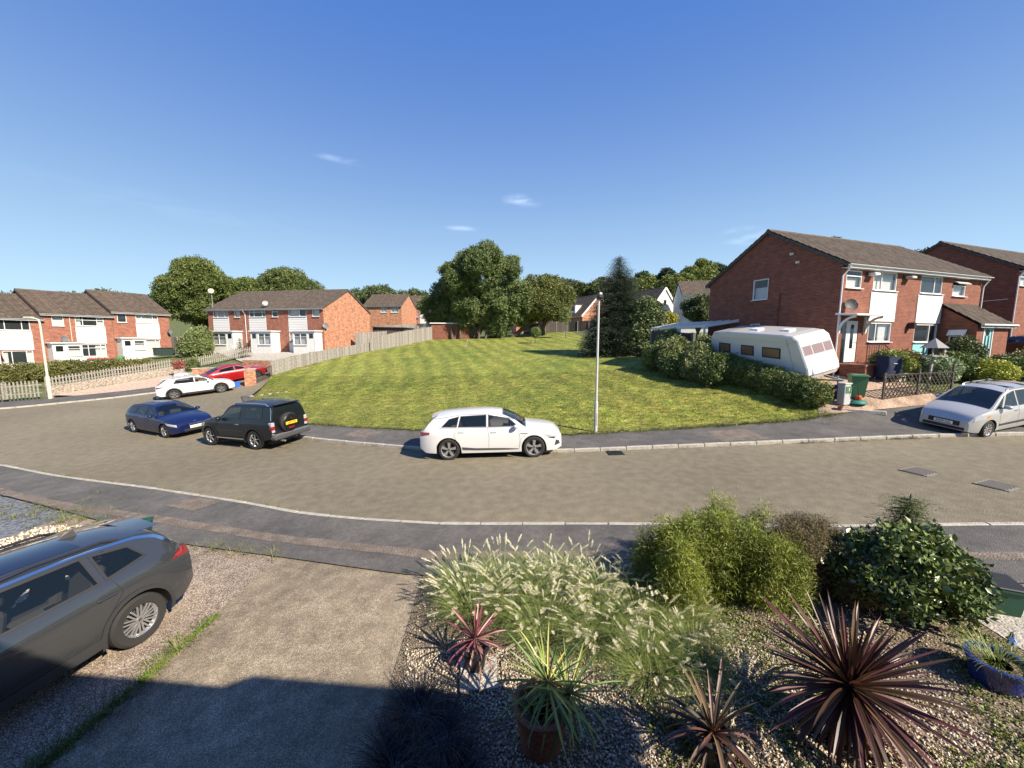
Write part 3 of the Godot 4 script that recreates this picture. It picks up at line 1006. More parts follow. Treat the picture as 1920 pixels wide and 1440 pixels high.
func dish(t: Node3D, at: Vector3, aim: Vector3, r := 0.3, m: Material = null) -> void:
	# round satellite dish on a bracket
	var z := aim.normalized()
	var x := Vector3.UP.cross(z).normalized()
	var b := MB.new()
	var prof := []
	for q in 7:
		prof.append(Vector2(r * q / 6.0, 0.25 * r * pow(q / 6.0, 2)))
	b.lathe(prof, 20, at + z * 0.12, Basis(x, z, x.cross(z)))
	var d := part(t, "satellite_dish", b, m if m else M.lead)
	b = MB.new()
	b.tube([at - z * 0.15, at + z * 0.12], [0.02], 6)
	b.tube([at + z * 0.12 - Vector3.UP * r * 0.7, at + z * 0.5], [0.01], 5)
	b.box(at + z * 0.5, Vector3(0.06, 0.06, 0.1))
	part(d, "arm", b, M.lead)

func pipe(t: Node, pts: Array, r := 0.035, m: Material = null) -> void:
	var b := MB.new()
	b.tube(pts, [r], 8)
	part(t, "downpipe", b, m if m else M.pvc)

# ---- vehicles ------------------------------------------------------------------
func ip(p: Array, x: float) -> float:
	# smooth monotone curve through [x, y] points
	var n := p.size()
	if x <= p[0][0]:
		return p[0][1]
	if x >= p[n - 1][0]:
		return p[n - 1][1]
	var a := 0
	while x > p[a + 1][0]:
		a += 1
	var h: float = p[a + 1][0] - p[a][0]
	var d: float = (p[a + 1][1] - p[a][1]) / h
	var m := [d, d]
	for e in 2:
		var q := a - 1 if e == 0 else a + 1
		if q >= 0 and q < n - 1:
			var o: float = (p[q + 1][1] - p[q][1]) / (p[q + 1][0] - p[q][0])
			m[e] = 0.0 if o * d <= 0 else 2.0 * o * d / (o + d)
	var t: float = (x - p[a][0]) / h
	var t2 := t * t
	var t3 := t2 * t
	return p[a][1] * (2 * t3 - 3 * t2 + 1) + h * m[0] * (t3 - 2 * t2 + t) + p[a + 1][1] * (3 * t2 - 2 * t3) + h * m[1] * (t3 - t2)

class Car:
	# the shell of a vehicle as a function; x forward, y up, z to its right-hand side when seen from the front
	var host: Node
	var L: float
	var W: float
	var S: Array        # shoulder height along x
	var T: Array        # centre line height along x
	var B: Array        # lower edge along x
	var wr: float       # half width of the roof
	var roof: float     # height of the roof edge
	var axles: Array
	var R: float
	var nose := 0.74
	var tail := 0.84
	var holes := []     # side openings as polygons of (x, y)
	var gaps := []      # openings across the top: [x0, x1, half share of the width]
	var paint: Material
	var PR := [[0.0, 0.955], [0.12, 0.985], [0.42, 1.0], [0.75, 0.99], [0.92, 0.965], [1.0, 0.93]]
	func pw(x: float) -> float:
		var f := clampf((x - (L / 2 - 0.95)) / 0.95, 0, 1)
		var r := clampf((-L / 2 + 0.75 - x) / 0.75, 0, 1)
		return W * (1 - (1 - nose) * pow(f, 2.6)) * (1 - (1 - tail) * pow(r, 2.6))
	func bot(x: float) -> float:
		var y: float = host.ip(B, x)
		for a: float in axles:
			var ra := R + 0.06
			if absf(x - a) < ra:
				y = maxf(y, R + sqrt(ra * ra - (x - a) * (x - a)))
		return y
	func sh(x: float) -> float:
		return host.ip(S, x)
	func top_y(x: float) -> float:
		return maxf(host.ip(T, x), sh(x) + 0.02)
	func edge(x: float) -> Vector2:
		# (half width, height) of the line where side turns into roof or bonnet
		var s := sh(x)
		var t := top_y(x)
		var cr := minf(0.075, (t - s))
		var e := t - cr
		var g := clampf((e - s) / maxf(roof - s, 0.01), 0, 1)
		var w0 := pw(x) * 0.93
		return Vector2(lerpf(w0, minf(wr, w0 * 0.98), g), maxf(e, s))
	func side(x: float, y: float, sd: float, out := 0.0) -> Vector3:
		var s := sh(x)
		var z: float
		if y <= s:
			var f := clampf((y - 0.2) / (s - 0.2), 0, 1)
			z = pw(x) * host.ip(PR, f)
		else:
			var e := edge(x)
			z = lerpf(pw(x) * 0.93, e.x, clampf((y - s) / maxf(e.y - s, 0.01), 0, 1))
		return Vector3(x, y, sd * (z + out))
	func top(x: float, q: float, out := 0.0) -> Vector3:
		var e := edge(x)
		var p := Vector3(x, e.y + (top_y(x) - e.y) * (1 - q * q), e.x * q)
		if out > 0:
			var d := 0.02
			var s := (top_y(x + d) - top_y(x - d)) / (2 * d)
			p += Vector3(-s, 1, 0).normalized() * out
		return p
	func ring(x: float) -> PackedVector3Array:
		var half := []
		var b := bot(x)
		var s := sh(x)
		for q in 10:
			half.append(side(x, lerpf(minf(b, s - 0.02), s, q / 9.0), 1.0))
		var e := edge(x)
		for q in range(1, 15):
			half.append(side(x, lerpf(s, e.y, q / 14.0), 1.0))
		for q in range(1, 13):
			half.append(top(x, 1.0 - q / 12.0))
		var out := PackedVector3Array()
		for p: Vector3 in half:
			out.append(p)
		for q in range(half.size() - 2, -1, -1):
			out.append(Vector3(half[q].x, half[q].y, -half[q].z))
		return out
	func open(m: Vector3, q: int, C: int) -> bool:
		# is this piece of the shell inside a window
		var k := mini(q, C - 2 - q)
		if k >= 9 and k < 23:
			for h: PackedVector2Array in holes:
				if Geometry2D.is_point_in_polygon(Vector2(m.x, m.y), h):
					return true
		elif k >= 23:
			for g: Array in gaps:
				if m.x > g[0] and m.x < g[1] and absf(m.z) < edge(m.x).x * g[2]:
					return true
		return false
	func finish(t: Node) -> void:
		host.part(t, "body", shell(), paint)
	func shell() -> MB:
		var xs := []
		var n := 130
		for q in n + 1:
			var f := float(q) / n
			xs.append(-L / 2 + L * (f - 0.035 * sin(TAU * f)))
		for a: float in axles:
			var ra := R + 0.06
			for q in 13:
				xs.append(a - cos(PI * q / 12) * ra * 0.999)
			xs.append(a - ra - 0.004)
			xs.append(a + ra + 0.004)
		xs.sort()
		var rows := []
		for q in xs.size():
			if q == 0 or xs[q] - xs[q - 1] > 0.002:
				rows.append(ring(xs[q]))
		var b := MB.new()
		b.grid(rows)
		var C: int = rows[0].size()
		var keep := PackedInt32Array()
		for r in rows.size() - 1:
			for q in C - 1:
				var o := (r * (C - 1) + q) * 6
				var m: Vector3 = (rows[r][q] + rows[r + 1][q + 1]) / 2
				if not open(m, q, C):
					keep.append_array(b.i.slice(o, o + 6))
		b.i = keep
		for e: int in [0, rows.size() - 1]:
			var r: PackedVector3Array = rows[e]
			var m := r.size()
			for q in m / 2:
				if e == 0:
					b.quad(r[q], r[m - 1 - q], r[m - 2 - q], r[q + 1])
				else:
					b.quad(r[m - 1 - q], r[q], r[q + 1], r[m - 2 - q])
		return b
	func side_patch(lo: Array, hi: Array, sd: float, out := 0.006, n := 18, m := 4) -> MB:
		# panel lying on the side between two curves of [x, y]
		var A: Array = host.walk(lo, n)
		var C: Array = host.walk(hi, n)
		var rows := []
		for r in m + 1:
			var row := PackedVector3Array()
			for q in n + 1:
				var p: Vector2 = A[q].lerp(C[q], float(r) / m)
				row.append(side(p.x, p.y, sd, out))
			if sd < 0:
				row.reverse()
			rows.append(row)
		rows.reverse()
		var b := MB.new()
		b.grid(rows)
		return b
	func top_patch(x0: float, x1: float, q0: float, q1: float, out := 0.006, taper := 0.0, n := 10, m := 10) -> MB:
		if out > 0.005:
			gaps.append([minf(x0, x1) + 0.02, maxf(x0, x1) - 0.02, absf(q1) * (1.0 - taper) * 0.97])
		var rows := []
		for r in n + 1:
			var row := PackedVector3Array()
			for q in m + 1:
				var f := lerpf(q0, q1, float(q) / m) * (1.0 - taper * r / n)
				row.append(top(lerpf(x0, x1, float(r) / n), f, out))
			rows.append(row)
		var b := MB.new()
		b.grid(rows)
		return b

func wheel(t: Node, x: float, z: float, R: float, rim: float, style: int, wide := 0.21) -> void:
	# axle along z; sd tells which face shows
	var sd := signf(z)
	var w := Node3D.new()
	w.name = "wheel"
	t.add_child(w, true)
	w.position = Vector3(x, R, z - sd * wide / 2)
	w.rotation.y = 0.0 if sd > 0 else PI
	w.rotation.x = 0.0
	var bs := Basis(Vector3.RIGHT, PI / 2)
	var h := wide / 2
	var b := MB.new()
	b.lathe([Vector2(rim * 0.9, -h), Vector2(R - 0.03, -h), Vector2(R, -h + 0.03), Vector2(R, h - 0.03), Vector2(R - 0.03, h), Vector2(rim + 0.012, h - 0.004), Vector2(rim, h - 0.012), Vector2(rim - 0.01, h - 0.1)], 36, Vector3.ZERO, bs)
	part(w, "tyre", b, M.tyre)
	b = MB.new()
	b.lathe([Vector2(0, h - 0.1), Vector2(rim - 0.008, h - 0.1)], 28, Vector3.ZERO, bs)
	part(w, "brake_disc", b, M.trim)
	b = MB.new()
	b.lathe([Vector2(rim - 0.03, h - 0.05), Vector2(rim - 0.004, h - 0.012), Vector2(rim - 0.004, h - 0.03)], 36, Vector3.ZERO, bs)
	b.lathe([Vector2(rim * 0.24, h - 0.06), Vector2(rim * 0.2, h - 0.025), Vector2(0, h - 0.022)], 20, Vector3.ZERO, bs)
	var arms: int = [5, 5, 10, 9, 5, 6][style]
	for q in arms:
		var a := TAU * q / arms + 0.3
		var d := Vector3(cos(a), sin(a), 0)
		var s := Vector3(-sin(a), cos(a), 0)
		var p0 := d * rim * 0.16 + Vector3(0, 0, h - 0.035)
		var p1 := d * (rim - 0.015) + Vector3(0, 0, h - 0.022)
		if style == 0:
			var wd := rim * 0.2
			b.quad(p0 - s * wd * 0.5, p1 - s * wd * 1.25 + d * -0.02, p1 + s * wd * 0.7, p0 + s * wd * 0.5)
			b.quad(p0 - s * wd * 0.5 - Vector3(0, 0, 0.03), p0 - s * wd * 0.5, p0 + s * wd * 0.5, p0 + s * wd * 0.5 - Vector3(0, 0, 0.03))
		elif style == 2:
			for e: float in [-1.0, 1.0]:
				b.bar(p0 + s * e * 0.015, p1 + s * e * rim * 0.11, 0.014, 0.02)
		elif style == 3:
			b.quad(p0 - s * rim * 0.03, p1 - s * rim * 0.2, p1 + s * rim * 0.16, p0 + s * rim * 0.03)
		else:
			b.bar(p0, p1, rim * (0.2 if style == 1 else 0.15), 0.03)
	part(w, "rim", b, M.alloy_dark if style == 4 else M.alloy)

func letters(t: Node, txt: String, at: Vector3, bs: Basis, size: float, m: Material, called := "lettering") -> void:
	var tm := TextMesh.new()
	tm.text = txt
	tm.font_size = 32
	tm.pixel_size = size / 32.0
	tm.depth = 0.004
	tm.curve_step = 2.0
	var f := SystemFont.new()
	f.font_names = PackedStringArray(["Droid Sans"])
	f.font_weight = 700
	tm.font = f
	tm.material = m
	var o := MeshInstance3D.new()
	o.name = called
	o.mesh = tm
	o.transform = Transform3D(bs, at)
	t.add_child(o, true)

func plate(t: Node, txt: String, at: Vector3, front: bool, yellow: bool, tilt := 0.0, turn := 0.0) -> void:
	var bs := Basis(Vector3.UP, (PI / 2 if front else -PI / 2) + turn) * Basis(Vector3.RIGHT, -tilt)
	var b := MB.new()
	b.cbox(Vector3.ZERO, Vector3(0.52, 0.111, 0.012), 0.003)
	var o := part(t, "number_plate", b, M.plate_yellow if yellow else M.plate_white)
	o.transform = Transform3D(bs, at)
	letters(o, txt, Vector3(0, 0, 0.0065), Basis(), 0.098, M.ink)

func both(t: Node, called: String, c: Car, lo: Array, hi: Array, m: Material, out := 0.006, n := 18) -> void:
	if m == M.car_glass or m == M.tint_glass:
		var poly := PackedVector2Array()
		for p: Array in lo:
			poly.append(Vector2(p[0], p[1]))
		for q in range(hi.size() - 1, -1, -1):
			poly.append(Vector2(hi[q][0], hi[q][1]))
		c.holes.append_array(Geometry2D.offset_polygon(poly, -0.012))
		var up := []
		var dn := []
		for p: Array in lo:
			up.append([p[0], p[1] + 0.026])
		for p: Array in hi:
			dn.append([p[0], p[1] - 0.026])
		var ends := [[lo[0], hi[0], -1.0], [lo[-1], hi[-1], 1.0]]
		for sd: float in [1.0, -1.0]:
			part(t, "window_seal", c.side_patch(lo, up, sd, out + 0.002, 12, 1), M.dark)
			part(t, "window_seal", c.side_patch(dn, hi, sd, out + 0.002, 12, 1), M.dark)
			for e: Array in ends:
				var g: float = 0.03 * e[2]
				part(t, "window_seal", c.side_patch([e[0], [e[0][0] + g, e[0][1]]], [e[1], [e[1][0] + g, e[1][1]]], sd, out + 0.001, 2, 10), M.dark)
	for sd: float in [1.0, -1.0]:
		part(t, called, c.side_patch(lo, hi, sd, out, n), m)

func seam(t: Node, c: Car, pts: Array, w := 0.008) -> void:
	# dark shut line following the side
	var lo := []
	var hi := []
	for q in pts.size():
		var d := (Vector2(pts[mini(q + 1, pts.size() - 1)][0], pts[mini(q + 1, pts.size() - 1)][1]) - Vector2(pts[maxi(q - 1, 0)][0], pts[maxi(q - 1, 0)][1])).normalized()
		lo.append([pts[q][0] - d.y * w / 2, pts[q][1] + d.x * w / 2])
		hi.append([pts[q][0] + d.y * w / 2, pts[q][1] - d.x * w / 2])
	for sd: float in [1.0, -1.0]:
		part(t, "shut_line", c.side_patch(hi, lo, sd, 0.002, 20, 1), M.dark)

func handle(t: Node, c: Car, x: float, y: float, m: Material) -> void:
	for sd: float in [1.0, -1.0]:
		var b := MB.new()
		b.cbox(c.side(x, y, sd, 0.018), Vector3(0.2, 0.03, 0.03), 0.01)
		part(t, "door_handle", b, m)

func mirrors(t: Node, c: Car, x: float, y: float, m: Material) -> void:
	for sd: float in [1.0, -1.0]:
		var p := c.side(x, y, sd)
		var b := MB.new()
		b.ellipsoid(p + Vector3(-0.02, 0.05, sd * 0.14), Vector3(0.1, 0.075, 0.11), 12, 8)
		var o := part(t, "door_mirror", b, m)
		b = MB.new()
		b.bar(p, p + Vector3(-0.01, 0.0, sd * 0.14), 0.05, 0.03)
		part(o, "arm", b, M.trim)

func arch_trim(t: Node, c: Car, m: Material, w := 0.055) -> void:
	for a: float in c.axles:
		for sd: float in [1.0, -1.0]:
			var lo := []
			var hi := []
			for q in 17:
				var f := -0.25 + (PI + 0.5) * q / 16
				lo.append([a - cos(f) * (c.R + 0.062), c.R + sin(f) * (c.R + 0.062)])
				hi.append([a - cos(f) * (c.R + 0.062 + w), c.R + sin(f) * (c.R + 0.062 + w)])
			part(t, "wheel_arch", c.side_patch(lo, hi, sd, 0.012, 32, 1), m)

func new_car(t: Node3D, d: Dictionary, body: Material, rim: float, style: int) -> Car:
	var c := Car.new()
	c.host = self
	for k: String in d:
		c.set(k, d[k])
	c.paint = body
	var b := MB.new()
	var s := c.sh(0) * 0.62
	b.box(Vector3(0, (s + 0.2) / 2, 0), Vector3(c.L - 0.5, s - 0.2, (c.W - 0.27) * 2))
	var belt: float = c.sh(0)
	var sb := MB.new()
	for x: float in [0.12, -0.78]:
		for z: float in [-0.36, 0.36]:
			sb.cbox(Vector3(x, belt * 0.6, z), Vector3(0.5, 0.16, 0.5), 0.05)
			sb.cbox(Vector3(x - 0.27, belt * 0.88, z), Vector3(0.15, belt * 0.62, 0.48), 0.05, Basis(Vector3.BACK, 0.2))
			sb.cbox(Vector3(x - 0.38, belt * 1.27, z), Vector3(0.1, 0.18, 0.26), 0.04, Basis(Vector3.BACK, 0.15))
	part(t, "seats", sb, M.seat)
	sb = MB.new()
	sb.cbox(Vector3(0.82, belt * 0.86, 0), Vector3(0.42, 0.22, c.W * 1.72), 0.06)
	part(t, "dashboard", sb, M.dark)
	sb = MB.new()
	var rim_ := []
	for q in 17:
		rim_.append(Vector3(0.52 - sin(TAU * q / 16) * 0.06, belt * 0.9 + sin(TAU * q / 16) * 0.17, 0.36 + cos(TAU * q / 16) * 0.18))
	sb.tube(rim_, [0.016], 6, false)
	part(t, "steering_wheel", sb, M.dark)
	for a: float in c.axles:
		b.box(Vector3(a, c.R + 0.1, 0), Vector3(2 * c.R + 0.14, c.R * 1.4, (c.W - 0.25) * 2))
	part(t, "underbody", b, M.dark)
	for a: float in c.axles:
		for sd: float in [1.0, -1.0]:
			wheel(t, a, sd * (c.W - 0.015), c.R, rim, style)
	return c

func frame_at(x: float, z: float, x2: float, z2: float) -> Array:
	# rear and front contact points give place, heading and pitch
	return [(x + x2) / 2, (z + z2) / 2, atan2(z2 - z, x2 - x)]

func settle(t: Node3D, half: float, wide: float, up := 0.0) -> void:
	# stand a vehicle on the sloping ground
	var f := t.transform.basis.x
	var s := t.transform.basis.z
	var o := t.position
	var h := func(d: Vector3) -> float: return gh(o.x + d.x, -(o.z + d.z))
	var pf: float = (h.call(f * half) - h.call(-f * half)) / (2 * half)
	var ps: float = (h.call(s * wide) - h.call(-s * wide)) / (2 * wide)
	var nf := (f + Vector3.UP * pf).normalized()
	var ns := (s + Vector3.UP * ps).normalized()
	ns = (ns - nf * nf.dot(ns)).normalized()
	t.transform.basis = Basis(nf, ns.cross(nf), ns)
	t.position.y = (h.call(f * half) + h.call(-f * half) + h.call(s * wide) + h.call(-s * wide)) / 4 + up

func grey_suv(x: float, z: float, turn: float) -> void:
	var t := thing("parked_car", "dark grey crossover with silver roof line on the pebble drive", "car", on(x, z), turn, "cars parked in the street and drives")
	var body := paint(Color(0.07, 0.076, 0.085), 0.6, 0.26)
	var c := new_car(t, {"L": 4.23, "W": 0.905, "wr": 0.585, "roof": 1.5, "R": 0.335, "axles": [-1.27, 1.32], "nose": 0.76, "tail": 0.8,
		"S": [[-2.11, 0.92], [-1.95, 1.0], [-1.3, 1.06], [0.2, 1.0], [0.9, 0.96], [1.6, 0.86], [2.0, 0.74], [2.11, 0.66]],
		"T": [[-2.115, 0.95], [-2.09, 1.03], [-1.99, 1.11], [-1.93, 1.16], [-1.74, 1.42], [-1.64, 1.47], [-1.1, 1.54], [-0.3, 1.58], [0.25, 1.55], [0.62, 1.4], [1.1, 1.04], [1.6, 0.95], [1.98, 0.82], [2.11, 0.68]],
		"B": [[-2.11, 0.42], [-1.9, 0.3], [-1.0, 0.27], [1.0, 0.26], [1.9, 0.25], [2.11, 0.32]]}, body, 0.215, 2)
	both(t, "side_window", c, [[0.78, 1.05], [0.05, 1.04]], [[0.52, 1.32], [0.05, 1.455]], M.tint_glass)
	both(t, "side_window", c, [[-0.05, 1.045], [-0.95, 1.075]], [[-0.05, 1.465], [-0.9, 1.44]], M.tint_glass)
	both(t, "side_window", c, [[-1.0, 1.08], [-1.5, 1.15]], [[-0.96, 1.43], [-1.36, 1.36]], M.tint_glass)
	both(t, "pillar_trim", c, [[0.05, 1.035], [-0.05, 1.04]], [[0.05, 1.46], [-0.05, 1.465]], M.trim, 0.004)
	both(t, "roof_strip", c, [[0.95, 1.13], [0.5, 1.385], [0.0, 1.48], [-0.9, 1.46], [-1.45, 1.395], [-1.66, 1.32], [-1.9, 1.09]], [[0.95, 1.16], [0.5, 1.415], [0.0, 1.51], [-0.9, 1.49], [-1.47, 1.425], [-1.7, 1.35], [-1.97, 1.08]], M.chrome, 0.008, 40)
	both(t, "sill_trim", c, [[-0.86, 0.28], [0.92, 0.27]], [[-0.86, 0.42], [0.92, 0.4]], M.trim, 0.008)
	arch_trim(t, c, M.trim)
	seam(t, c, [[0.02, 0.42], [-0.02, 1.03]])
	seam(t, c, [[-0.86, 0.42], [-0.92, 0.62], [-1.12, 0.86], [-1.05, 1.07]])
	both(t, "waistline", c, [[0.9, 0.8], [-0.6, 0.85], [-1.2, 0.9]], [[0.9, 0.808], [-0.6, 0.858], [-1.2, 0.908]], M.trim, 0.003)
	handle(t, c, -0.95, 0.9, body)
	handle(t, c, 0.1, 0.87, body)
	part(t, "windscreen", c.top_patch(0.36, 1.02, -0.9, 0.9), M.car_glass)
	part(t, "rear_window", c.top_patch(-1.95, -1.76, -0.86, 0.86, 0.008), M.car_glass)
	part(t, "roof_panel", c.top_patch(-1.02, 0.2, -0.72, 0.72, 0.004), paint(Color(0.01, 0.012, 0.02), 0.0, 0.1))
	for sd: float in [1.0, -1.0]:
		var b := MB.new()
		b.tube([c.top(0.35, sd * 0.97), c.top(0.2, sd * 0.95, 0.035), c.top(-0.5, sd * 0.94, 0.04), c.top(-1.15, sd * 0.94, 0.035), c.top(-1.32, sd * 0.96)], [0.018], 8)
		part(t, "roof_rail", b, M.black_metal)
		part(t, "tail_light", c.side_patch([[-2.09, 0.86], [-1.75, 0.93]], [[-2.09, 0.99], [-1.95, 1.015]], sd, 0.01), M.lamp_red)
		part(t, "headlight", c.side_patch([[1.6, 0.72], [2.08, 0.64]], [[1.55, 0.82], [2.02, 0.74]], sd, 0.008), M.lamp_clear)
	var b2 := MB.new()
	for q in 5:
		b2.quad(Vector3(-1.06 - q * 0.03, 1.545 + q * 0.018, 0.008), Vector3(-1.0 - q * 0.035, 1.545 + q * 0.018, 0), Vector3(-1.035 - q * 0.035, 1.563 + q * 0.018, 0), Vector3(-1.09 - q * 0.03, 1.563 + q * 0.018, 0.006))
	b2 = MB.new()
	b2.tri(Vector3(-1.22, 1.525, -0.03), Vector3(-1.0, 1.53, 0), Vector3(-1.2, 1.62, 0))
	b2.tri(Vector3(-1.22, 1.525, 0.03), Vector3(-1.2, 1.62, 0), Vector3(-1.0, 1.53, 0))
	b2.tri(Vector3(-1.22, 1.525, -0.03), Vector3(-1.2, 1.62, 0), Vector3(-1.22, 1.525, 0.03))
	part(t, "aerial_fin", b2, M.trim)
	b2 = MB.new()
	b2.grid([PackedVector3Array([Vector3(-1.6, 1.43, -0.52), Vector3(-1.58, 1.5, 0), Vector3(-1.6, 1.43, 0.52)]), PackedVector3Array([Vector3(-1.86, 1.4, -0.52), Vector3(-1.92, 1.455, 0), Vector3(-1.86, 1.4, 0.52)])])
	part(t, "spoiler", b2, body)
	b2 = MB.new()
	b2.bar(c.top(-1.86, 0, 0.02), c.top(-1.7, 0.45, 0.03), 0.02, 0.012)
	part(t, "wiper", b2, M.trim)
	mirrors(t, c, 0.75, 1.0, body)
	part(t, "bumper_trim", c.side_patch([[-2.1, 0.42], [-1.62, 0.32]], [[-2.1, 0.56], [-1.62, 0.5]], 1.0, 0.006), M.trim)
	c.finish(t)
	settle(t, 1.3, 0.8, 0.04)

func white_suv(x: float, z: float, turn: float) -> void:
	var t := thing("parked_car", "white electric SUV with two-tone alloys in front of the lawn", "car", on(x, z), turn, "cars parked in the street and drives")
	var body := paint(Color(0.62, 0.62, 0.62), 0.0, 0.35)
	var c := new_car(t, {"L": 4.9, "W": 0.967, "wr": 0.62, "roof": 1.55, "R": 0.37, "axles": [-1.44, 1.49], "nose": 0.8, "tail": 0.8,
		"S": [[-2.45, 0.93], [-2.25, 1.02], [-1.5, 1.08], [0.2, 1.06], [1.0, 1.02], [1.8, 0.94], [2.25, 0.86], [2.45, 0.74]],
		"T": [[-2.45, 1.0], [-2.32, 1.1], [-2.1, 1.36], [-1.85, 1.52], [-1.2, 1.6], [-0.3, 1.63], [0.3, 1.58], [0.8, 1.4], [1.3, 1.1], [1.8, 1.03], [2.25, 0.94], [2.45, 0.78]],
		"B": [[-2.45, 0.42], [-2.2, 0.27], [-1.0, 0.24], [1.0, 0.23], [2.2, 0.24], [2.45, 0.34]]}, body, 0.275, 0)
	both(t, "side_window", c, [[0.98, 1.11], [-0.06, 1.12]], [[0.66, 1.37], [-0.06, 1.5]], M.car_glass)
	both(t, "side_window", c, [[-0.12, 1.12], [-1.1, 1.135]], [[-0.12, 1.505], [-1.02, 1.48]], M.car_glass)
	both(t, "side_window", c, [[-1.14, 1.135], [-1.68, 1.15]], [[-1.07, 1.475], [-1.42, 1.4]], M.car_glass)
	both(t, "window_trim", c, [[1.05, 1.085], [-1.0, 1.105], [-1.75, 1.12]], [[1.05, 1.1], [-1.0, 1.118], [-1.75, 1.135]], M.alloy, 0.008, 30)
	both(t, "sill_trim", c, [[-0.95, 0.36], [-0.5, 0.34], [0.6, 0.33], [1.0, 0.34]], [[-0.98, 0.46], [-0.5, 0.41], [0.4, 0.39], [0.95, 0.355]], M.alloy_dark, 0.012, 24)
	seam(t, c, [[-0.06, 0.42], [-0.04, 0.8], [-0.09, 1.1]])
	seam(t, c, [[0.98, 0.36], [1.02, 0.7], [0.96, 1.06]])
	seam(t, c, [[-1.06, 0.5], [-1.25, 0.86], [-1.16, 1.1]])
	handle(t, c, 0.13, 0.95, body)
	handle(t, c, -0.98, 0.98, body)
	both(t, "badge_strip", c, [[1.02, 0.86], [1.28, 0.85]], [[1.04, 0.88], [1.28, 0.87]], M.trim)
	both(t, "arch_edge", c, [[1.0, 0.4], [1.06, 0.7], [1.24, 0.88], [1.5, 0.94], [1.76, 0.88], [1.93, 0.7], [1.98, 0.45]], [[1.01, 0.4], [1.07, 0.695], [1.25, 0.87], [1.5, 0.93], [1.75, 0.87], [1.92, 0.695], [1.97, 0.45]], M.grey_box, 0.004, 40)
	part(t, "windscreen", c.top_patch(0.42, 1.25, -0.93, 0.93), M.tint_glass)
	part(t, "rear_window", c.top_patch(-2.28, -2.05, -0.86, 0.86, 0.01), M.car_glass)
	for sd: float in [1.0, -1.0]:
		part(t, "tail_light", c.side_patch([[-2.43, 0.86], [-2.08, 0.92]], [[-2.43, 0.99], [-2.08, 0.99]], sd, 0.01), M.lamp_red)
		part(t, "headlight", c.side_patch([[2.0, 0.72], [2.41, 0.7]], [[1.85, 0.82], [2.38, 0.82]], sd, 0.008), M.lamp_clear)
		part(t, "headlight_bezel", c.side_patch([[1.98, 0.705], [2.2, 0.64]], [[2.0, 0.72], [2.25, 0.7]], sd, 0.008), M.trim)
		part(t, "air_intake", c.side_patch([[2.2, 0.4], [2.4, 0.45]], [[2.26, 0.6], [2.36, 0.56]], sd, 0.008), M.trim)
		part(t, "roof_edge", c.side_patch([[0.9, 1.31], [0.2, 1.515], [-1.0, 1.515], [-1.9, 1.4]], [[0.9, 1.325], [0.2, 1.53], [-1.0, 1.53], [-1.9, 1.42]], sd, 0.006, 30, 1), M.alloy)
	var b := MB.new()
	b.cbox(Vector3(2.452, 0.6, 0), Vector3(0.03, 0.36, 1.1), 0.012)
	part(t, "grille", b, M.alloy_dark)
	b = MB.new()
	b.grid([PackedVector3Array([Vector3(-1.84, 1.5, -0.56), Vector3(-1.82, 1.545, 0), Vector3(-1.84, 1.5, 0.56)]), PackedVector3Array([Vector3(-2.04, 1.44, -0.56), Vector3(-2.1, 1.475, 0), Vector3(-2.04, 1.44, 0.56)])])
	part(t, "spoiler", b, body)
	mirrors(t, c, 0.92, 1.08, body)
	c.finish(t)
	settle(t, 1.46, 0.85)

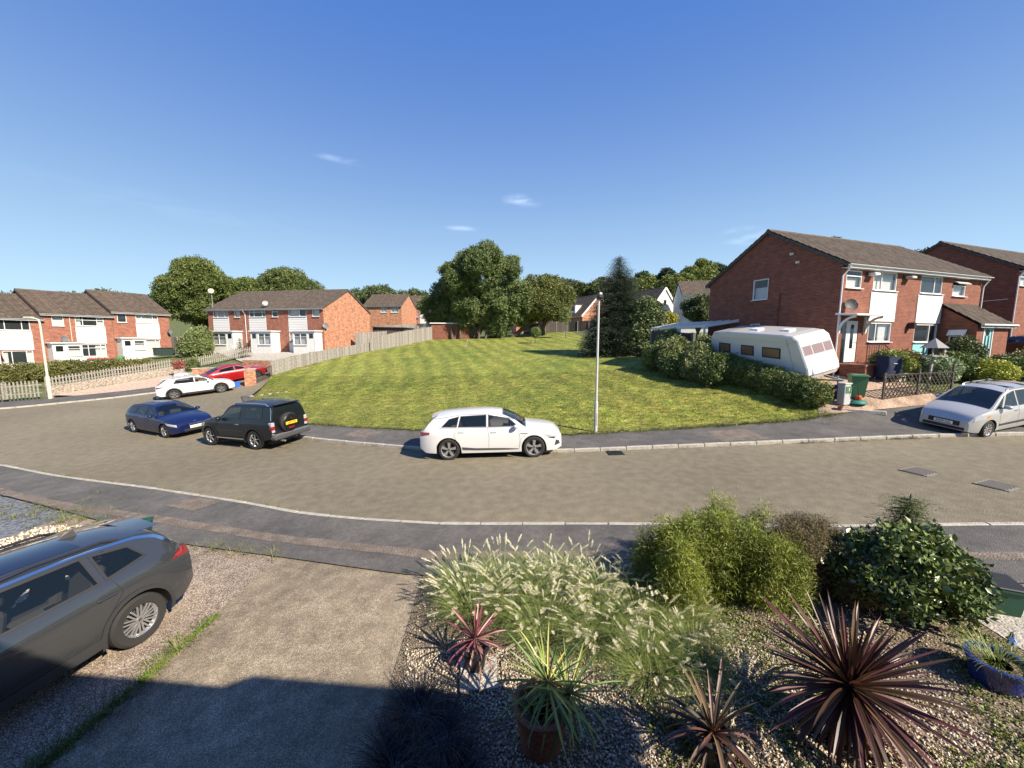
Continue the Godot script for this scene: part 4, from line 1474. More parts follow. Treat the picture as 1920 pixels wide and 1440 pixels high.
func black_jeep(x: float, z: float, turn: float) -> void:
	var t := thing("parked_car", "black three-door off-roader with a spare wheel on its tailgate", "car", on(x, z), turn, "cars parked in the street and drives")
	var body := paint(Color(0.004, 0.005, 0.008), 0.0, 0.4)
	body.clearcoat = 0.4
	var c := new_car(t, {"L": 4.15, "W": 0.9, "wr": 0.66, "roof": 1.74, "R": 0.39, "axles": [-1.12, 1.425], "nose": 0.85, "tail": 0.93,
		"S": [[-2.07, 1.14], [-1.9, 1.17], [0.3, 1.15], [0.9, 1.13], [1.6, 1.08], [1.95, 1.0], [2.07, 0.86]],
		"T": [[-2.075, 1.25], [-2.06, 1.4], [-1.95, 1.7], [-1.85, 1.78], [-0.8, 1.82], [0.0, 1.81], [0.25, 1.77], [0.85, 1.24], [1.6, 1.15], [1.95, 1.06], [2.07, 0.9]],
		"B": [[-2.07, 0.5], [-1.7, 0.42], [1.0, 0.4], [1.9, 0.42], [2.07, 0.5]]}, body, 0.25, 5)
	both(t, "side_window", c, [[0.72, 1.2], [-0.38, 1.22]], [[0.22, 1.66], [-0.38, 1.7]], M.car_glass)
	both(t, "side_window", c, [[-0.62, 1.24], [-1.6, 1.26]], [[-0.62, 1.68], [-1.55, 1.68]], M.car_glass)
	arch_trim(t, c, body, 0.09)
	both(t, "side_step", c, [[-0.62, 0.4], [0.92, 0.4]], [[-0.62, 0.45], [0.92, 0.45]], M.alloy, 0.05)
	both(t, "body_moulding", c, [[-0.62, 0.72], [0.95, 0.7]], [[-0.62, 0.77], [0.95, 0.75]], M.trim, 0.012)
	seam(t, c, [[-0.45, 0.48], [-0.47, 1.2], [-0.46, 1.7]])
	seam(t, c, [[0.86, 0.48], [0.9, 1.1]])
	handle(t, c, -0.28, 1.0, M.alloy)
	part(t, "windscreen", c.top_patch(0.3, 0.82, -0.92, 0.92), M.car_glass)
	var b := MB.new()
	var zr := 0.6
	b.quad(Vector3(-2.115, 1.22, -0.74), Vector3(-1.995, 1.68, -0.6), Vector3(-1.995, 1.68, 0.6), Vector3(-2.115, 1.22, 0.74))
	part(t, "rear_window", b, M.car_glass)
	b = MB.new()
	b.cbox(Vector3(-2.1, 0.52, 0), Vector3(0.3, 0.2, 1.7), 0.05)
	part(t, "rear_bumper", b, M.alloy_dark)
	b = MB.new()
	b.cbox(Vector3(-2.12, 0.63, 0), Vector3(0.22, 0.03, 1.5), 0.01)
	part(t, "bumper_step", b, M.alloy)
	for sd: float in [1.0, -1.0]:
		b = MB.new()
		b.cbox(Vector3(-2.0, 0.92, sd * 0.76), Vector3(0.2, 0.42, 0.15), 0.03)
		var tl := part(t, "tail_light", b, M.lamp_clear)
		b = MB.new()
		b.cbox(Vector3(-2.03, 0.9, sd * 0.77), Vector3(0.18, 0.17, 0.16), 0.03)
		part(tl, "brake_lens", b, M.lamp_red)
		part(t, "headlight", c.side_patch([[1.7, 0.84], [2.05, 0.8]], [[1.66, 1.0], [2.02, 0.95]], sd, 0.008), M.lamp_clear)
		b = MB.new()
		b.tube([c.top(0.1, sd * 0.9), c.top(0.0, sd * 0.88, 0.07), c.top(-1.6, sd * 0.88, 0.07), c.top(-1.75, sd * 0.9)], [0.022], 8)
		part(t, "roof_rail", b, M.alloy)
		b = MB.new()
		b.bar(Vector3(-2.02, 1.2, sd * 0.77), Vector3(-1.95, 1.68, sd * 0.66), 0.03, 0.02)
		part(t, "window_edge", b, M.chrome)
	# spare wheel in its cover, on the tailgate
	var bs := Basis(Vector3.FORWARD, PI / 2)
	b = MB.new()
	b.lathe([Vector2(0.37, 0.0), Vector2(0.385, 0.05), Vector2(0.385, 0.14), Vector2(0.34, 0.2)], 32, Vector3(-2.08, 1.03, -0.13), Basis(Vector3.BACK, PI / 2))
	var sp := part(t, "spare_wheel", b, M.tyre)
	b = MB.new()
	b.lathe([Vector2(0.335, 0.19), Vector2(0.3, 0.225), Vector2(0.0, 0.235)], 32, Vector3(-2.08, 1.03, -0.13), Basis(Vector3.BACK, PI / 2))
	part(sp, "wheel_cover", b, body)
	b = MB.new()
	for q in 3:
		var a := PI / 2 + TAU * q / 3
		var d := Vector3(0, sin(a), cos(a)) * 0.03
		var e := Vector3(0, cos(a), -sin(a)) * 0.017
		var o := Vector3(-2.32, 1.2, -0.13)
		b.quad(o, o + d + e, o + d * 2, o + d - e)
		b.quad(o, o + d - e, o + d * 2, o + d + e)
	part(sp, "emblem", b, M.chrome)
	plate(t, "LJ07 KTE", Vector3(-2.325, 1.02, -0.13), false, true)
	b = MB.new()
	b.cbox(Vector3(-2.3, 0.83, -0.13), Vector3(0.04, 0.06, 0.26), 0.012)
	part(t, "fog_light", b, M.lamp_red)
	b = MB.new()
	b.cbox(Vector3(-2.0, 1.775, 0), Vector3(0.16, 0.035, 1.1), 0.012)
	part(t, "spoiler", b, body)
	mirrors(t, c, 0.68, 1.16, body)
	b = MB.new()
	b.tube([Vector3(-2.1, 0.36, -0.5), Vector3(-2.32, 0.36, -0.5)], [0.035], 10)
	part(t, "exhaust", b, M.alloy)
	b = MB.new()
	b.tube([Vector3(-2.1, 0.38, 0), Vector3(-2.35, 0.38, 0)], [0.025], 8)
	b.ellipsoid(Vector3(-2.37, 0.42, 0), Vector3(0.03, 0.03, 0.03), 8, 6)
	part(t, "tow_bar", b, M.black_metal)
	c.finish(t)
	settle(t, 1.27, 0.8)

func blue_estate(x: float, z: float, turn: float) -> void:
	var t := thing("parked_car", "dark blue estate car facing the black off-roader", "car", on(x, z), turn, "cars parked in the street and drives")
	var body := paint(Color(0.006, 0.012, 0.065), 0.2, 0.35)
	body.clearcoat = 0.5
	var c := new_car(t, {"L": 4.52, "W": 0.905, "wr": 0.56, "roof": 1.34, "R": 0.315, "axles": [-1.38, 1.38], "nose": 0.76, "tail": 0.82,
		"S": [[-2.26, 0.82], [-2.1, 0.9], [-1.3, 0.95], [0.3, 0.92], [1.0, 0.88], [1.7, 0.8], [2.1, 0.7], [2.26, 0.56]],
		"T": [[-2.26, 0.9], [-2.15, 1.0], [-2.0, 1.2], [-1.75, 1.34], [-1.0, 1.41], [-0.2, 1.42], [0.2, 1.37], [0.6, 1.2], [0.98, 0.98], [1.6, 0.9], [2.05, 0.78], [2.26, 0.62]],
		"B": [[-2.26, 0.36], [-2.0, 0.24], [1.9, 0.2], [2.26, 0.28]]}, body, 0.215, 1)
	both(t, "side_window", c, [[0.7, 0.96], [-0.12, 0.965]], [[0.42, 1.17], [-0.12, 1.31]], M.tint_glass)
	both(t, "side_window", c, [[-0.18, 0.965], [-1.02, 0.985]], [[-0.18, 1.31], [-0.98, 1.3]], M.car_glass)
	both(t, "side_window", c, [[-1.07, 0.985], [-1.85, 1.0]], [[-1.05, 1.295], [-1.68, 1.24]], M.car_glass)
	seam(t, c, [[-0.15, 0.3], [-0.15, 0.95]])
	seam(t, c, [[0.9, 0.3], [0.92, 0.86]])
	handle(t, c, 0.05, 0.84, body)
	handle(t, c, -0.9, 0.86, body)
	part(t, "windscreen", c.top_patch(0.26, 0.93, -0.92, 0.92), M.tint_glass)
	for sd: float in [1.0, -1.0]:
		part(t, "headlight", c.side_patch([[1.72, 0.62], [2.2, 0.53]], [[1.62, 0.72], [2.16, 0.64]], sd, 0.008), M.lamp_clear)
		part(t, "tail_light", c.side_patch([[-2.24, 0.72], [-1.95, 0.76]], [[-2.24, 0.88], [-1.95, 0.88]], sd, 0.008), M.lamp_red)
		var b := MB.new()
		b.cbox(Vector3(2.262, 0.56, sd * 0.15), Vector3(0.03, 0.12, 0.26), 0.02)
		var k := part(t, "grille", b, M.chrome)
		b = MB.new()
		b.cbox(Vector3(2.27, 0.56, sd * 0.15), Vector3(0.03, 0.09, 0.22), 0.015)
		part(k, "grille_mesh", b, M.dark)
		b = MB.new()
		b.tube([c.top(0.0, sd * 0.93), c.top(-0.1, sd * 0.92, 0.03), c.top(-1.6, sd * 0.92, 0.03), c.top(-1.75, sd * 0.93)], [0.014], 6)
		part(t, "roof_rail", b, M.trim)
	var b3 := MB.new()
	b3.lathe([Vector2(0.0, 0.0), Vector2(0.041, 0.0), Vector2(0.036, 0.01), Vector2(0, 0.012)], 16, c.top(2.18, 0, 0.004), Basis(Vector3.FORWARD, 0.9))
	part(t, "badge", b3, M.chrome)
	b3 = MB.new()
	b3.cbox(Vector3(2.262, 0.33, 0), Vector3(0.03, 0.12, 1.0), 0.02)
	part(t, "air_intake", b3, M.dark)
	plate(t, "LF58 WAO", Vector3(2.27, 0.45, 0), true, false)
	mirrors(t, c, 0.62, 0.94, body)
	c.finish(t)
	settle(t, 1.38, 0.8)

func white_hatch(x: float, z: float, turn: float) -> void:
	var t := thing("parked_car", "white crossover hatchback with black lower trim behind the blue estate", "car", on(x, z), turn, "cars parked in the street and drives")
	var body := paint(Color(0.62, 0.62, 0.61), 0.0, 0.35)
	var c := new_car(t, {"L": 4.4, "W": 0.913, "wr": 0.57, "roof": 1.42, "R": 0.335, "axles": [-1.29, 1.36], "nose": 0.76, "tail": 0.8,
		"S": [[-2.2, 0.9], [-2.0, 0.98], [-1.3, 1.02], [0.3, 0.97], [1.0, 0.93], [1.7, 0.84], [2.05, 0.74], [2.2, 0.62]],
		"T": [[-2.2, 0.95], [-2.1, 1.03], [-1.85, 1.22], [-1.55, 1.4], [-0.9, 1.48], [-0.2, 1.495], [0.2, 1.45], [0.65, 1.26], [1.05, 1.02], [1.6, 0.94], [2.0, 0.82], [2.2, 0.66]],
		"B": [[-2.2, 0.4], [-1.95, 0.28], [1.9, 0.24], [2.2, 0.3]]}, body, 0.235, 1)
	both(t, "side_window", c, [[0.78, 1.01], [-0.05, 1.02]], [[0.5, 1.25], [-0.05, 1.39]], M.tint_glass)
	both(t, "side_window", c, [[-0.1, 1.02], [-1.25, 1.06]], [[-0.1, 1.39], [-1.05, 1.34]], M.tint_glass)
	arch_trim(t, c, M.trim, 0.07)
	both(t, "sill_trim", c, [[-0.88, 0.27], [0.95, 0.25]], [[-0.88, 0.38], [0.95, 0.36]], M.trim, 0.01)
	seam(t, c, [[-0.07, 0.4], [-0.07, 1.0]])
	handle(t, c, 0.05, 0.88, M.chrome)
	handle(t, c, -0.95, 0.91, M.chrome)
	part(t, "windscreen", c.top_patch(0.3, 1.0, -0.92, 0.92), M.tint_glass)
	part(t, "rear_window", c.top_patch(-2.06, -1.62, -0.82, 0.82, 0.008), M.tint_glass)
	for sd: float in [1.0, -1.0]:
		part(t, "tail_light", c.side_patch([[-2.18, 0.82], [-1.8, 0.9]], [[-2.18, 0.92], [-1.8, 0.95]], sd, 0.01), M.lamp_red)
		part(t, "headlight", c.side_patch([[1.75, 0.66], [2.15, 0.6]], [[1.65, 0.76], [2.1, 0.7]], sd, 0.008), M.lamp_clear)
		var b := MB.new()
		b.tube([c.top(0.1, sd * 0.93), c.top(0.0, sd * 0.92, 0.035), c.top(-1.2, sd * 0.92, 0.035), c.top(-1.35, sd * 0.93)], [0.014], 6)
		part(t, "roof_rail", b, M.trim)
	var b3 := MB.new()
	b3.grid([PackedVector3Array([Vector3(-1.5, 1.385, -0.5), Vector3(-1.48, 1.44, 0), Vector3(-1.5, 1.385, 0.5)]), PackedVector3Array([Vector3(-1.78, 1.35, -0.5), Vector3(-1.82, 1.4, 0), Vector3(-1.78, 1.35, 0.5)])])
	part(t, "spoiler", b3, body)
	b3 = MB.new()
	b3.cbox(Vector3(-2.2, 0.5, 0), Vector3(0.05, 0.2, 1.2), 0.02)
	part(t, "rear_bumper", b3, M.trim)
	mirrors(t, c, 0.72, 0.98, body)
	c.finish(t)
	settle(t, 1.32, 0.8)

func red_hatch(x: float, z: float, turn: float) -> void:
	var t := thing("parked_car", "red fastback hatchback in the drive between the brick pillars", "car", on(x, z), turn, "cars parked in the street and drives")
	var body := paint(Color(0.36, 0.008, 0.012), 0.25, 0.3)
	var c := new_car(t, {"L": 4.47, "W": 0.91, "wr": 0.56, "roof": 1.38, "R": 0.32, "axles": [-1.33, 1.37], "nose": 0.76, "tail": 0.82,
		"S": [[-2.23, 0.92], [-2.05, 0.98], [-1.4, 0.99], [0.3, 0.93], [1.0, 0.89], [1.7, 0.8], [2.08, 0.7], [2.23, 0.58]],
		"T": [[-2.23, 0.98], [-2.15, 1.04], [-1.9, 1.09], [-1.3, 1.28], [-0.8, 1.4], [-0.2, 1.45], [0.2, 1.4], [0.65, 1.2], [1.05, 0.97], [1.6, 0.9], [2.05, 0.78], [2.23, 0.62]],
		"B": [[-2.23, 0.38], [-2.0, 0.25], [1.9, 0.22], [2.23, 0.3]]}, body, 0.215, 4)
	both(t, "side_window", c, [[0.72, 0.98], [-0.08, 1.0]], [[0.45, 1.2], [-0.08, 1.35]], M.tint_glass)
	both(t, "side_window", c, [[-0.13, 1.0], [-1.3, 1.04]], [[-0.13, 1.35], [-1.05, 1.25]], M.tint_glass)
	seam(t, c, [[-0.1, 0.32], [-0.1, 0.98]])
	handle(t, c, -0.95, 0.88, body)
	part(t, "windscreen", c.top_patch(0.3, 1.0, -0.92, 0.92), M.car_glass)
	part(t, "rear_window", c.top_patch(-1.95, -1.15, -0.84, 0.84, 0.008), M.car_glass)
	for sd: float in [1.0, -1.0]:
		part(t, "tail_light", c.side_patch([[-2.21, 0.84], [-1.92, 0.88]], [[-2.21, 0.96], [-1.98, 0.97]], sd, 0.01), M.lamp_red)
	var b := MB.new()
	b.cbox(Vector3(-2.235, 0.9, 0), Vector3(0.03, 0.15, 1.35), 0.012)
	part(t, "tail_panel", b, M.dark)
	b = MB.new()
	b.cbox(Vector3(-2.235, 0.44, 0), Vector3(0.04, 0.2, 1.3), 0.015)
	part(t, "rear_bumper", b, M.trim)
	plate(t, "EK67 LYT", Vector3(-2.262, 0.46, 0), false, true)
	mirrors(t, c, 0.68, 0.96, body)
	c.finish(t)
	settle(t, 1.35, 0.8)

func silver_mpv(x: float, z: float, turn: float) -> void:
	var t := thing("parked_car", "silver compact people carrier with roof rails at the drive entrance", "car", on(x, z), turn, "cars parked in the street and drives")
	var body := paint(Color(0.42, 0.42, 0.41), 0.25, 0.35)
	var c := new_car(t, {"L": 4.08, "W": 0.865, "wr": 0.6, "roof": 1.56, "R": 0.31, "axles": [-1.23, 1.31], "nose": 0.78, "tail": 0.86,
		"S": [[-2.04, 0.95], [-1.8, 1.0], [0.3, 0.98], [0.95, 0.97], [1.5, 0.92], [1.85, 0.8], [2.04, 0.6]],
		"T": [[-2.04, 1.0], [-1.98, 1.2], [-1.85, 1.5], [-1.6, 1.6], [-0.5, 1.63], [0.05, 1.62], [0.38, 1.54], [1.25, 1.08], [1.55, 0.99], [1.85, 0.86], [2.04, 0.62]],
		"B": [[-2.04, 0.36], [-1.8, 0.26], [1.75, 0.22], [2.04, 0.26]]}, body, 0.215, 3)
	both(t, "side_window", c, [[0.62, 1.02], [-0.12, 1.02]], [[0.3, 1.44], [-0.12, 1.53]], M.car_glass)
	both(t, "side_window", c, [[-0.2, 1.02], [-1.05, 1.03]], [[-0.2, 1.53], [-1.0, 1.52]], M.car_glass)
	both(t, "quarter_light", c, [[1.08, 0.985], [0.74, 1.01]], [[0.98, 1.06], [0.45, 1.4]], M.tint_glass)
	both(t, "side_moulding", c, [[-0.78, 0.42], [0.85, 0.4]], [[-0.78, 0.5], [0.85, 0.47]], M.trim, 0.012)
	seam(t, c, [[-0.16, 0.32], [-0.16, 1.0]])
	seam(t, c, [[0.82, 0.32], [0.86, 0.8], [0.78, 1.0]])
	handle(t, c, 0.02, 0.88, M.chrome)
	part(t, "windscreen", c.top_patch(0.34, 1.26, -0.93, 0.93), M.car_glass)
	for sd: float in [1.0, -1.0]:
		part(t, "headlight", c.side_patch([[1.5, 0.72], [1.95, 0.62]], [[1.35, 0.84], [1.88, 0.76]], sd, 0.008), M.lamp_clear)
		part(t, "indicator", c.side_patch([[1.36, 0.8], [1.52, 0.73]], [[1.33, 0.845], [1.5, 0.82]], sd, 0.012), M.lamp_amber)
		var b := MB.new()
		b.tube([c.top(0.2, sd * 0.94), c.top(0.05, sd * 0.93, 0.05), c.top(-1.4, sd * 0.93, 0.05), c.top(-1.6, sd * 0.94)], [0.017], 8)
		part(t, "roof_rail", b, M.alloy)
		b = MB.new()
		b.ellipsoid(Vector3(1.975, 0.44, sd * 0.6), Vector3(0.03, 0.04, 0.06), 10, 6)
		part(t, "fog_light", b, M.lamp_clear)
	var b3 := MB.new()
	for q in 2:
		b3.bar(c.top(-0.2 - q * 0.9, -0.95, 0.06), c.top(-0.2 - q * 0.9, 0.95, 0.06), 0.06, 0.025)
	part(t, "roof_bars", b3, M.trim)
	b3 = MB.new()
	b3.cbox(Vector3(2.042, 0.5, 0), Vector3(0.03, 0.17, 0.86), 0.012)
	part(t, "grille", b3, M.dark)
	b3 = MB.new()
	b3.cbox(Vector3(2.042, 0.33, 0), Vector3(0.03, 0.1, 1.15), 0.012)
	part(t, "air_intake", b3, M.dark)
	plate(t, "BK59 AZL", Vector3(2.062, 0.49, 0), true, false)
	mirrors(t, c, 0.72, 1.02, body)
	c.finish(t)
	settle(t, 1.27, 0.75)

func caravan(x: float, z: float, turn: float) -> void:
	# x, z: middle of the floor; x axis points to its front window
	var t := thing("caravan", "white touring caravan with three front windows beside the brick gable", "caravan", on(x, z, 0.1), turn)
	var prof := [[-2.7, 0.5], [-2.75, 1.2], [-2.72, 2.1], [-2.5, 2.45], [-1.5, 2.52], [1.5, 2.52], [1.95, 2.48], [2.2, 2.3], [2.5, 1.5], [2.68, 1.05], [2.72, 0.75], [2.6, 0.5]]
	var b := MB.new()
	var w := 1.05
	var rows := []
	for e: Array in [[-w + 0.06, 1.0], [-w, 0.97], [w, 0.97], [w - 0.06, 1.0]]:
		var row := PackedVector3Array()
		for p: Array in prof:
			row.append(Vector3(p[0], p[1], e[0]))
		rows.append(row)
	for q in prof.size():
		var n: int = (q + 1) % prof.size()
		var a := Vector3(prof[q][0], prof[q][1], 0)
		var c := Vector3(prof[n][0], prof[n][1], 0)
		var d := (c - a).normalized()
		var inw := Vector3(d.y, -d.x, 0) * 0.05
		b.quad(a + Vector3(0, 0, w - 0.05), c + Vector3(0, 0, w - 0.05), c - Vector3(0, 0, w - 0.05), a - Vector3(0, 0, w - 0.05))
		for s: float in [1.0, -1.0]:
			var z1 := Vector3(0, 0, s * (w - 0.05))
			var z2 := Vector3(0, 0, s * w)
			if s > 0:
				b.quad(a + z1, a + inw + z2, c + inw + z2, c + z1)
				b.tri(a + inw + z2, Vector3(0, 1.4, 0) + z2, c + inw + z2)
			else:
				b.quad(a + z1, c + z1, c + inw + z2, a + inw + z2)
				b.tri(a + inw + z2, c + inw + z2, Vector3(0, 1.4, 0) + z2)
	part(t, "body", b, paint(Color(0.6, 0.6, 0.59), 0.0, 0.4))
	var brown := mat(Color(0.2, 0.13, 0.08), 0.15)
	for s: float in [1.0, -1.0]:
		for q in 3:
			b = MB.new()
			var x0: float = [0.95, -0.35, -1.75][q]
			b.cbox(Vector3(x0, 1.62, s * (w + 0.008)), Vector3(0.95 if q == 0 else 0.75, 0.52, 0.03), 0.012)
			var f := part(t, "side_window", b, M.trim)
			b = MB.new()
			b.cbox(Vector3(x0, 1.62, s * (w + 0.022)), Vector3(0.82 if q == 0 else 0.62, 0.4, 0.012), 0.004)
			part(f, "pane", b, brown)
		b = MB.new()
		b.box(Vector3(-0.3, 2.2, s * (w + 0.006)), Vector3(4.2, 0.025, 0.012))
		part(t, "awning_rail", b, M.alloy)
		b = MB.new()
		b.box(Vector3(1.9, 1.55, s * (w + 0.005)), Vector3(0.03, 1.6, 0.012), Basis(Vector3.BACK, 0.28))
		part(t, "edge_strip", b, M.grey_box)
	# front windows lean with the front panel
	var d2 := (Vector3(2.5, 1.5, 0) - Vector3(2.2, 2.3, 0)).normalized()
	var nn := Vector3(-d2.y, d2.x, 0)
	var front := mat(Color(0.24, 0.17, 0.17), 0.15)
	for q in 3:
		b = MB.new()
		var zz: float = [-0.66, 0.0, 0.66][q]
		var wd: float = [0.5, 0.68, 0.5][q]
		var c := Vector3(2.375, 1.8, zz) + nn * 0.015
		b.cbox(c, Vector3(0.03, 0.52, wd + 0.08), 0.01, Basis(nn, -d2, nn.cross(-d2)))
		var f := part(t, "front_window", b, M.grey_box)
		b = MB.new()
		b.cbox(c + nn * 0.016, Vector3(0.01, 0.43, wd), 0.003, Basis(nn, -d2, nn.cross(-d2)))
		part(f, "pane", b, front)
	b = MB.new()
	b.cbox(Vector3(2.71, 0.88, 0), Vector3(0.05, 0.3, 1.5), 0.02, Basis(Vector3.BACK, 0.3))
	part(t, "gas_locker", b, M.white)
	for q in 2:
		b = MB.new()
		b.cbox(Vector3([-0.6, 0.9][q], 2.55, [0.1, -0.1][q]), Vector3(0.5, 0.09, 0.5), 0.03)
		part(t, "rooflight", b, M.white)
	b = MB.new()
	b.bar(Vector3(2.5, 0.42, 0.4), Vector3(3.5, 0.45, 0), 0.06, 0.08)
	b.bar(Vector3(2.5, 0.42, -0.4), Vector3(3.5, 0.45, 0), 0.06, 0.08)
	b.tube([Vector3(3.3, -0.02, 0), Vector3(3.3, 0.6, 0)], [0.03], 8)
	part(t, "tow_hitch", b, M.galv)
	b = MB.new()
	b.box(Vector3(-0.1, 0.42, 0), Vector3(4.8, 0.12, 1.4))
	part(t, "chassis", b, M.black_metal)
	for s: float in [1.0, -1.0]:
		wheel(t, -0.3, s * 1.0, 0.32, 0.2, 3, 0.19)
	settle(t, 1.6, 0.9, 0.11)

# ---- the houses of this street ---------------------------------------------------
const XA := Vector3(1, 0, 0)
const ZA := Vector3(0, 0, 1)

func porch(t: Node3D, x0: float, x1: float, top: float, proj: float, door_left: bool) -> void:
	# white flat-roofed entrance with a glazed front
	var w := x1 - x0
	var dh := [x0 + 0.06, 0.05, x0 + 0.86, top - 0.1] if door_left else [x1 - 0.86, 0.05, x1 - 0.06, top - 0.1]
	var wh := [x0 + 1.0, 0.75, x1 - 0.12, top - 0.2] if door_left else [x0 + 0.12, 0.75, x1 - 1.0, top - 0.2]
	var b := MB.new()
	var o := Vector3(0, 0, proj)
	wall(b, o, XA, x0, x1, -1.2, top, [dh, wh], 0.06)
	b.quad(Vector3(x0, -1.2, 0), Vector3(x0, -1.2, proj), Vector3(x0, top, proj), Vector3(x0, top, 0))
	b.quad(Vector3(x1, -1.2, proj), Vector3(x1, -1.2, 0), Vector3(x1, top, 0), Vector3(x1, top, proj))
	var p := part(t, "porch", b, M.render_white)
	b = MB.new()
	b.cbox(Vector3((x0 + x1) / 2, top + 0.07, proj / 2 + 0.06), Vector3(w + 0.3, 0.13, proj + 0.2), 0.02)
	part(p, "flat_roof", b, M.white)
	b = MB.new()
	b.box(Vector3((x0 + x1) / 2, top + 0.142, proj / 2 + 0.06), Vector3(w + 0.22, 0.012, proj + 0.12))
	part(p, "roof_felt", b, M.felt)
	b = MB.new()
	b.cbox(Vector3((dh[0] + dh[2]) / 2, (dh[1] + dh[3]) / 2, proj - 0.05), Vector3(0.78, dh[3] - dh[1] - 0.02, 0.05), 0.01)
	b.cbox(Vector3((dh[0] + dh[2]) / 2, dh[1] + 0.45, proj - 0.02), Vector3(0.5, 0.5, 0.02), 0.008)
	part(p, "door", b, M.white)
	b = MB.new()
	b.box(Vector3((dh[0] + dh[2]) / 2, dh[3] - 0.4, proj - 0.02), Vector3(0.5, 0.55, 0.012))
	part(p, "door_light", b, M.dark_pane)
	window(p, o, XA, wh, [0.5] if w > 2.2 else [], [0.7], "low")

func right_semi() -> void:
	var t := thing("brick_house", "red-brown brick semi-detached pair with white cladding panels behind the caravan", "house", P(16.2, 2.9, 19.3), deg_to_rad(19.2), "brick houses of the estate")
	var fh := [[0.3, 3.75, 1.5, 4.62], [2.4, 3.72, 4.35, 4.66], [2.4, 1.08, 4.3, 2.08], [6.45, 3.72, 8.5, 4.66], [6.35, 1.05, 8.5, 2.05], [9.55, 3.68, 10.85, 4.6], [0.35, 0.02, 1.6, 2.2]]
	gable_house(t, 12.5, 8.0, 5.0, 2.4, M.brick_r, fh, 2.2, [[3.22, 3.56, 4.19, 4.75], [3.2, 1.75, 3.85, 2.15]], 0.3, 13, 0.7, null, 0.66)
	var O := Vector3.ZERO
	window(t, O, XA, fh[0], [], [0.68], "low")
	window(t, O, XA, fh[1], [0.36], [], "vert")
	window(t, O, XA, fh[2], [0.32], [], "right")
	window(t, O, XA, fh[3], [0.64], [], "")
	window(t, O, XA, fh[4], [0.66], [], "")
	var bw := window(t, O, XA, [9.55, 3.68, 10.85, 4.3], [], [], "net")
	var b := MB.new()
	b.box(Vector3(10.2, 4.44, 0.1), Vector3(1.28, 0.05, 0.3), Basis(Vector3.RIGHT, 0.55))
	part(bw, "open_fanlight", b, M.pvc)
	boards(t, 2.28, 4.42, 2.14, 3.66, 0.004, M.white)
	boards(t, 6.3, 8.62, 2.1, 3.66, 0.004, M.white)
	b = MB.new()
	b.box(Vector3(7.42, 0.5, 0.012), Vector3(2.2, 1.02, 0.02))
	part(t, "blue_panel", b, M.cyan)
	var gz := Vector3(0, 0, -8.0)
	window(t, gz, ZA, [3.22, 3.56, 4.19, 4.75], [], [], "low")
	window(t, gz, ZA, [3.2, 1.75, 3.85, 2.15], [], [], "")
	# front door, side light, canopy
	b = MB.new()
	b.cbox(Vector3(1.15, 1.1, -0.05), Vector3(0.86, 2.1, 0.06), 0.012)
	var d := part(t, "front_door", b, M.white)
	b = MB.new()
	b.cbox(Vector3(1.15, 1.3, -0.018), Vector3(0.24, 1.1, 0.014), 0.005)
	b.lathe([Vector2(0.12, -0.007), Vector2(0.12, 0.007), Vector2(0, 0.007)], 16, Vector3(1.15, 1.85, -0.018), Basis(Vector3.RIGHT, PI / 2))
	part(d, "door_light", b, M.dark_pane)
	b = MB.new()
	b.box(Vector3(1.45, 1.05, -0.005), Vector3(0.12, 0.03, 0.04))
	part(d, "handle", b, M.chrome)
	b = MB.new()
	b.box(Vector3(0.53, 1.1, -0.06), Vector3(0.34, 2.12, 0.03))
	part(t, "side_light", b, M.dark_pane)
	b = MB.new()
	b.cbox(Vector3(1.1, 2.42, 0.42), Vector3(2.6, 0.1, 0.95), 0.02, Basis(Vector3.RIGHT, 0.08))
	var cn := part(t, "door_canopy", b, M.white)
	for s in 2:
		b = MB.new()
		var x: float = [-0.02, 2.0][s]
		var pts := []
		for q in 9:
			var a := PI / 2 * q / 8
			pts.append(Vector3(x, 1.55 + sin(a) * 0.75, 0.75 - cos(a) * 0.68))
		for q in 8:
			b.bar(pts[q], pts[q + 1], 0.09, 0.09)
		b.bar(Vector3(x, 1.5, 0.05), Vector3(x, 2.35, 0.05), 0.09, 0.09)
		part(cn, "bracket", b, M.white)
	dish(t, Vector3(0.5, 2.85, 0.1), Vector3(-0.5, 0.35, 1), 0.3, M.trim)
	pipe(t, [Vector3(-0.05, 4.8, 0.34), Vector3(-0.05, 4.6, 0.3), Vector3(-0.07, 4.3, 0.06), Vector3(-0.07, -1.4, 0.06)])
	pipe(t, [Vector3(12.5, 4.8, 0.34), Vector3(12.55, 4.3, 0.06), Vector3(12.55, -1.0, 0.06)])
	for q in 2:
		b = MB.new()
		var x: float = [2.05, 5.1][q]
		b.cbox(Vector3(x, 4.45, 0.2), Vector3(0.42, 0.14, 0.32), 0.03)
		var al := part(t, "flood_light", b, [M.white, M.grey_box][q])
		b = MB.new()
		b.box(Vector3(x - 0.25, 4.5, 0.06), Vector3(0.14, 0.14, 0.12))
		part(al, "bracket", b, M.trim)
	b = MB.new()
	b.cbox(Vector3(5.75, 1.95, 0.16), Vector3(0.22, 0.34, 0.3), 0.03)
	part(t, "wall_lamp", b, M.black_metal)
	b = MB.new()
	b.tube([Vector3(-0.03, 3.8, -3.05), Vector3(-0.03, 1.4, -3.1)], [0.02], 6)
	part(t, "cable_duct", b, mat(Color(0.1, 0.03, 0.02)))
	for q in 2:
		b = MB.new()
		b.cbox(Vector3(-0.06, 5.35 + q * 0.5, -2.2 - q * 0.35), Vector3(0.1, 0.13, 0.2), 0.02)
		part(t, "wall_vent", b, M.cream)
	# lean-to entrance on the far half of the pair
	var lz := 1.47
	b = MB.new()
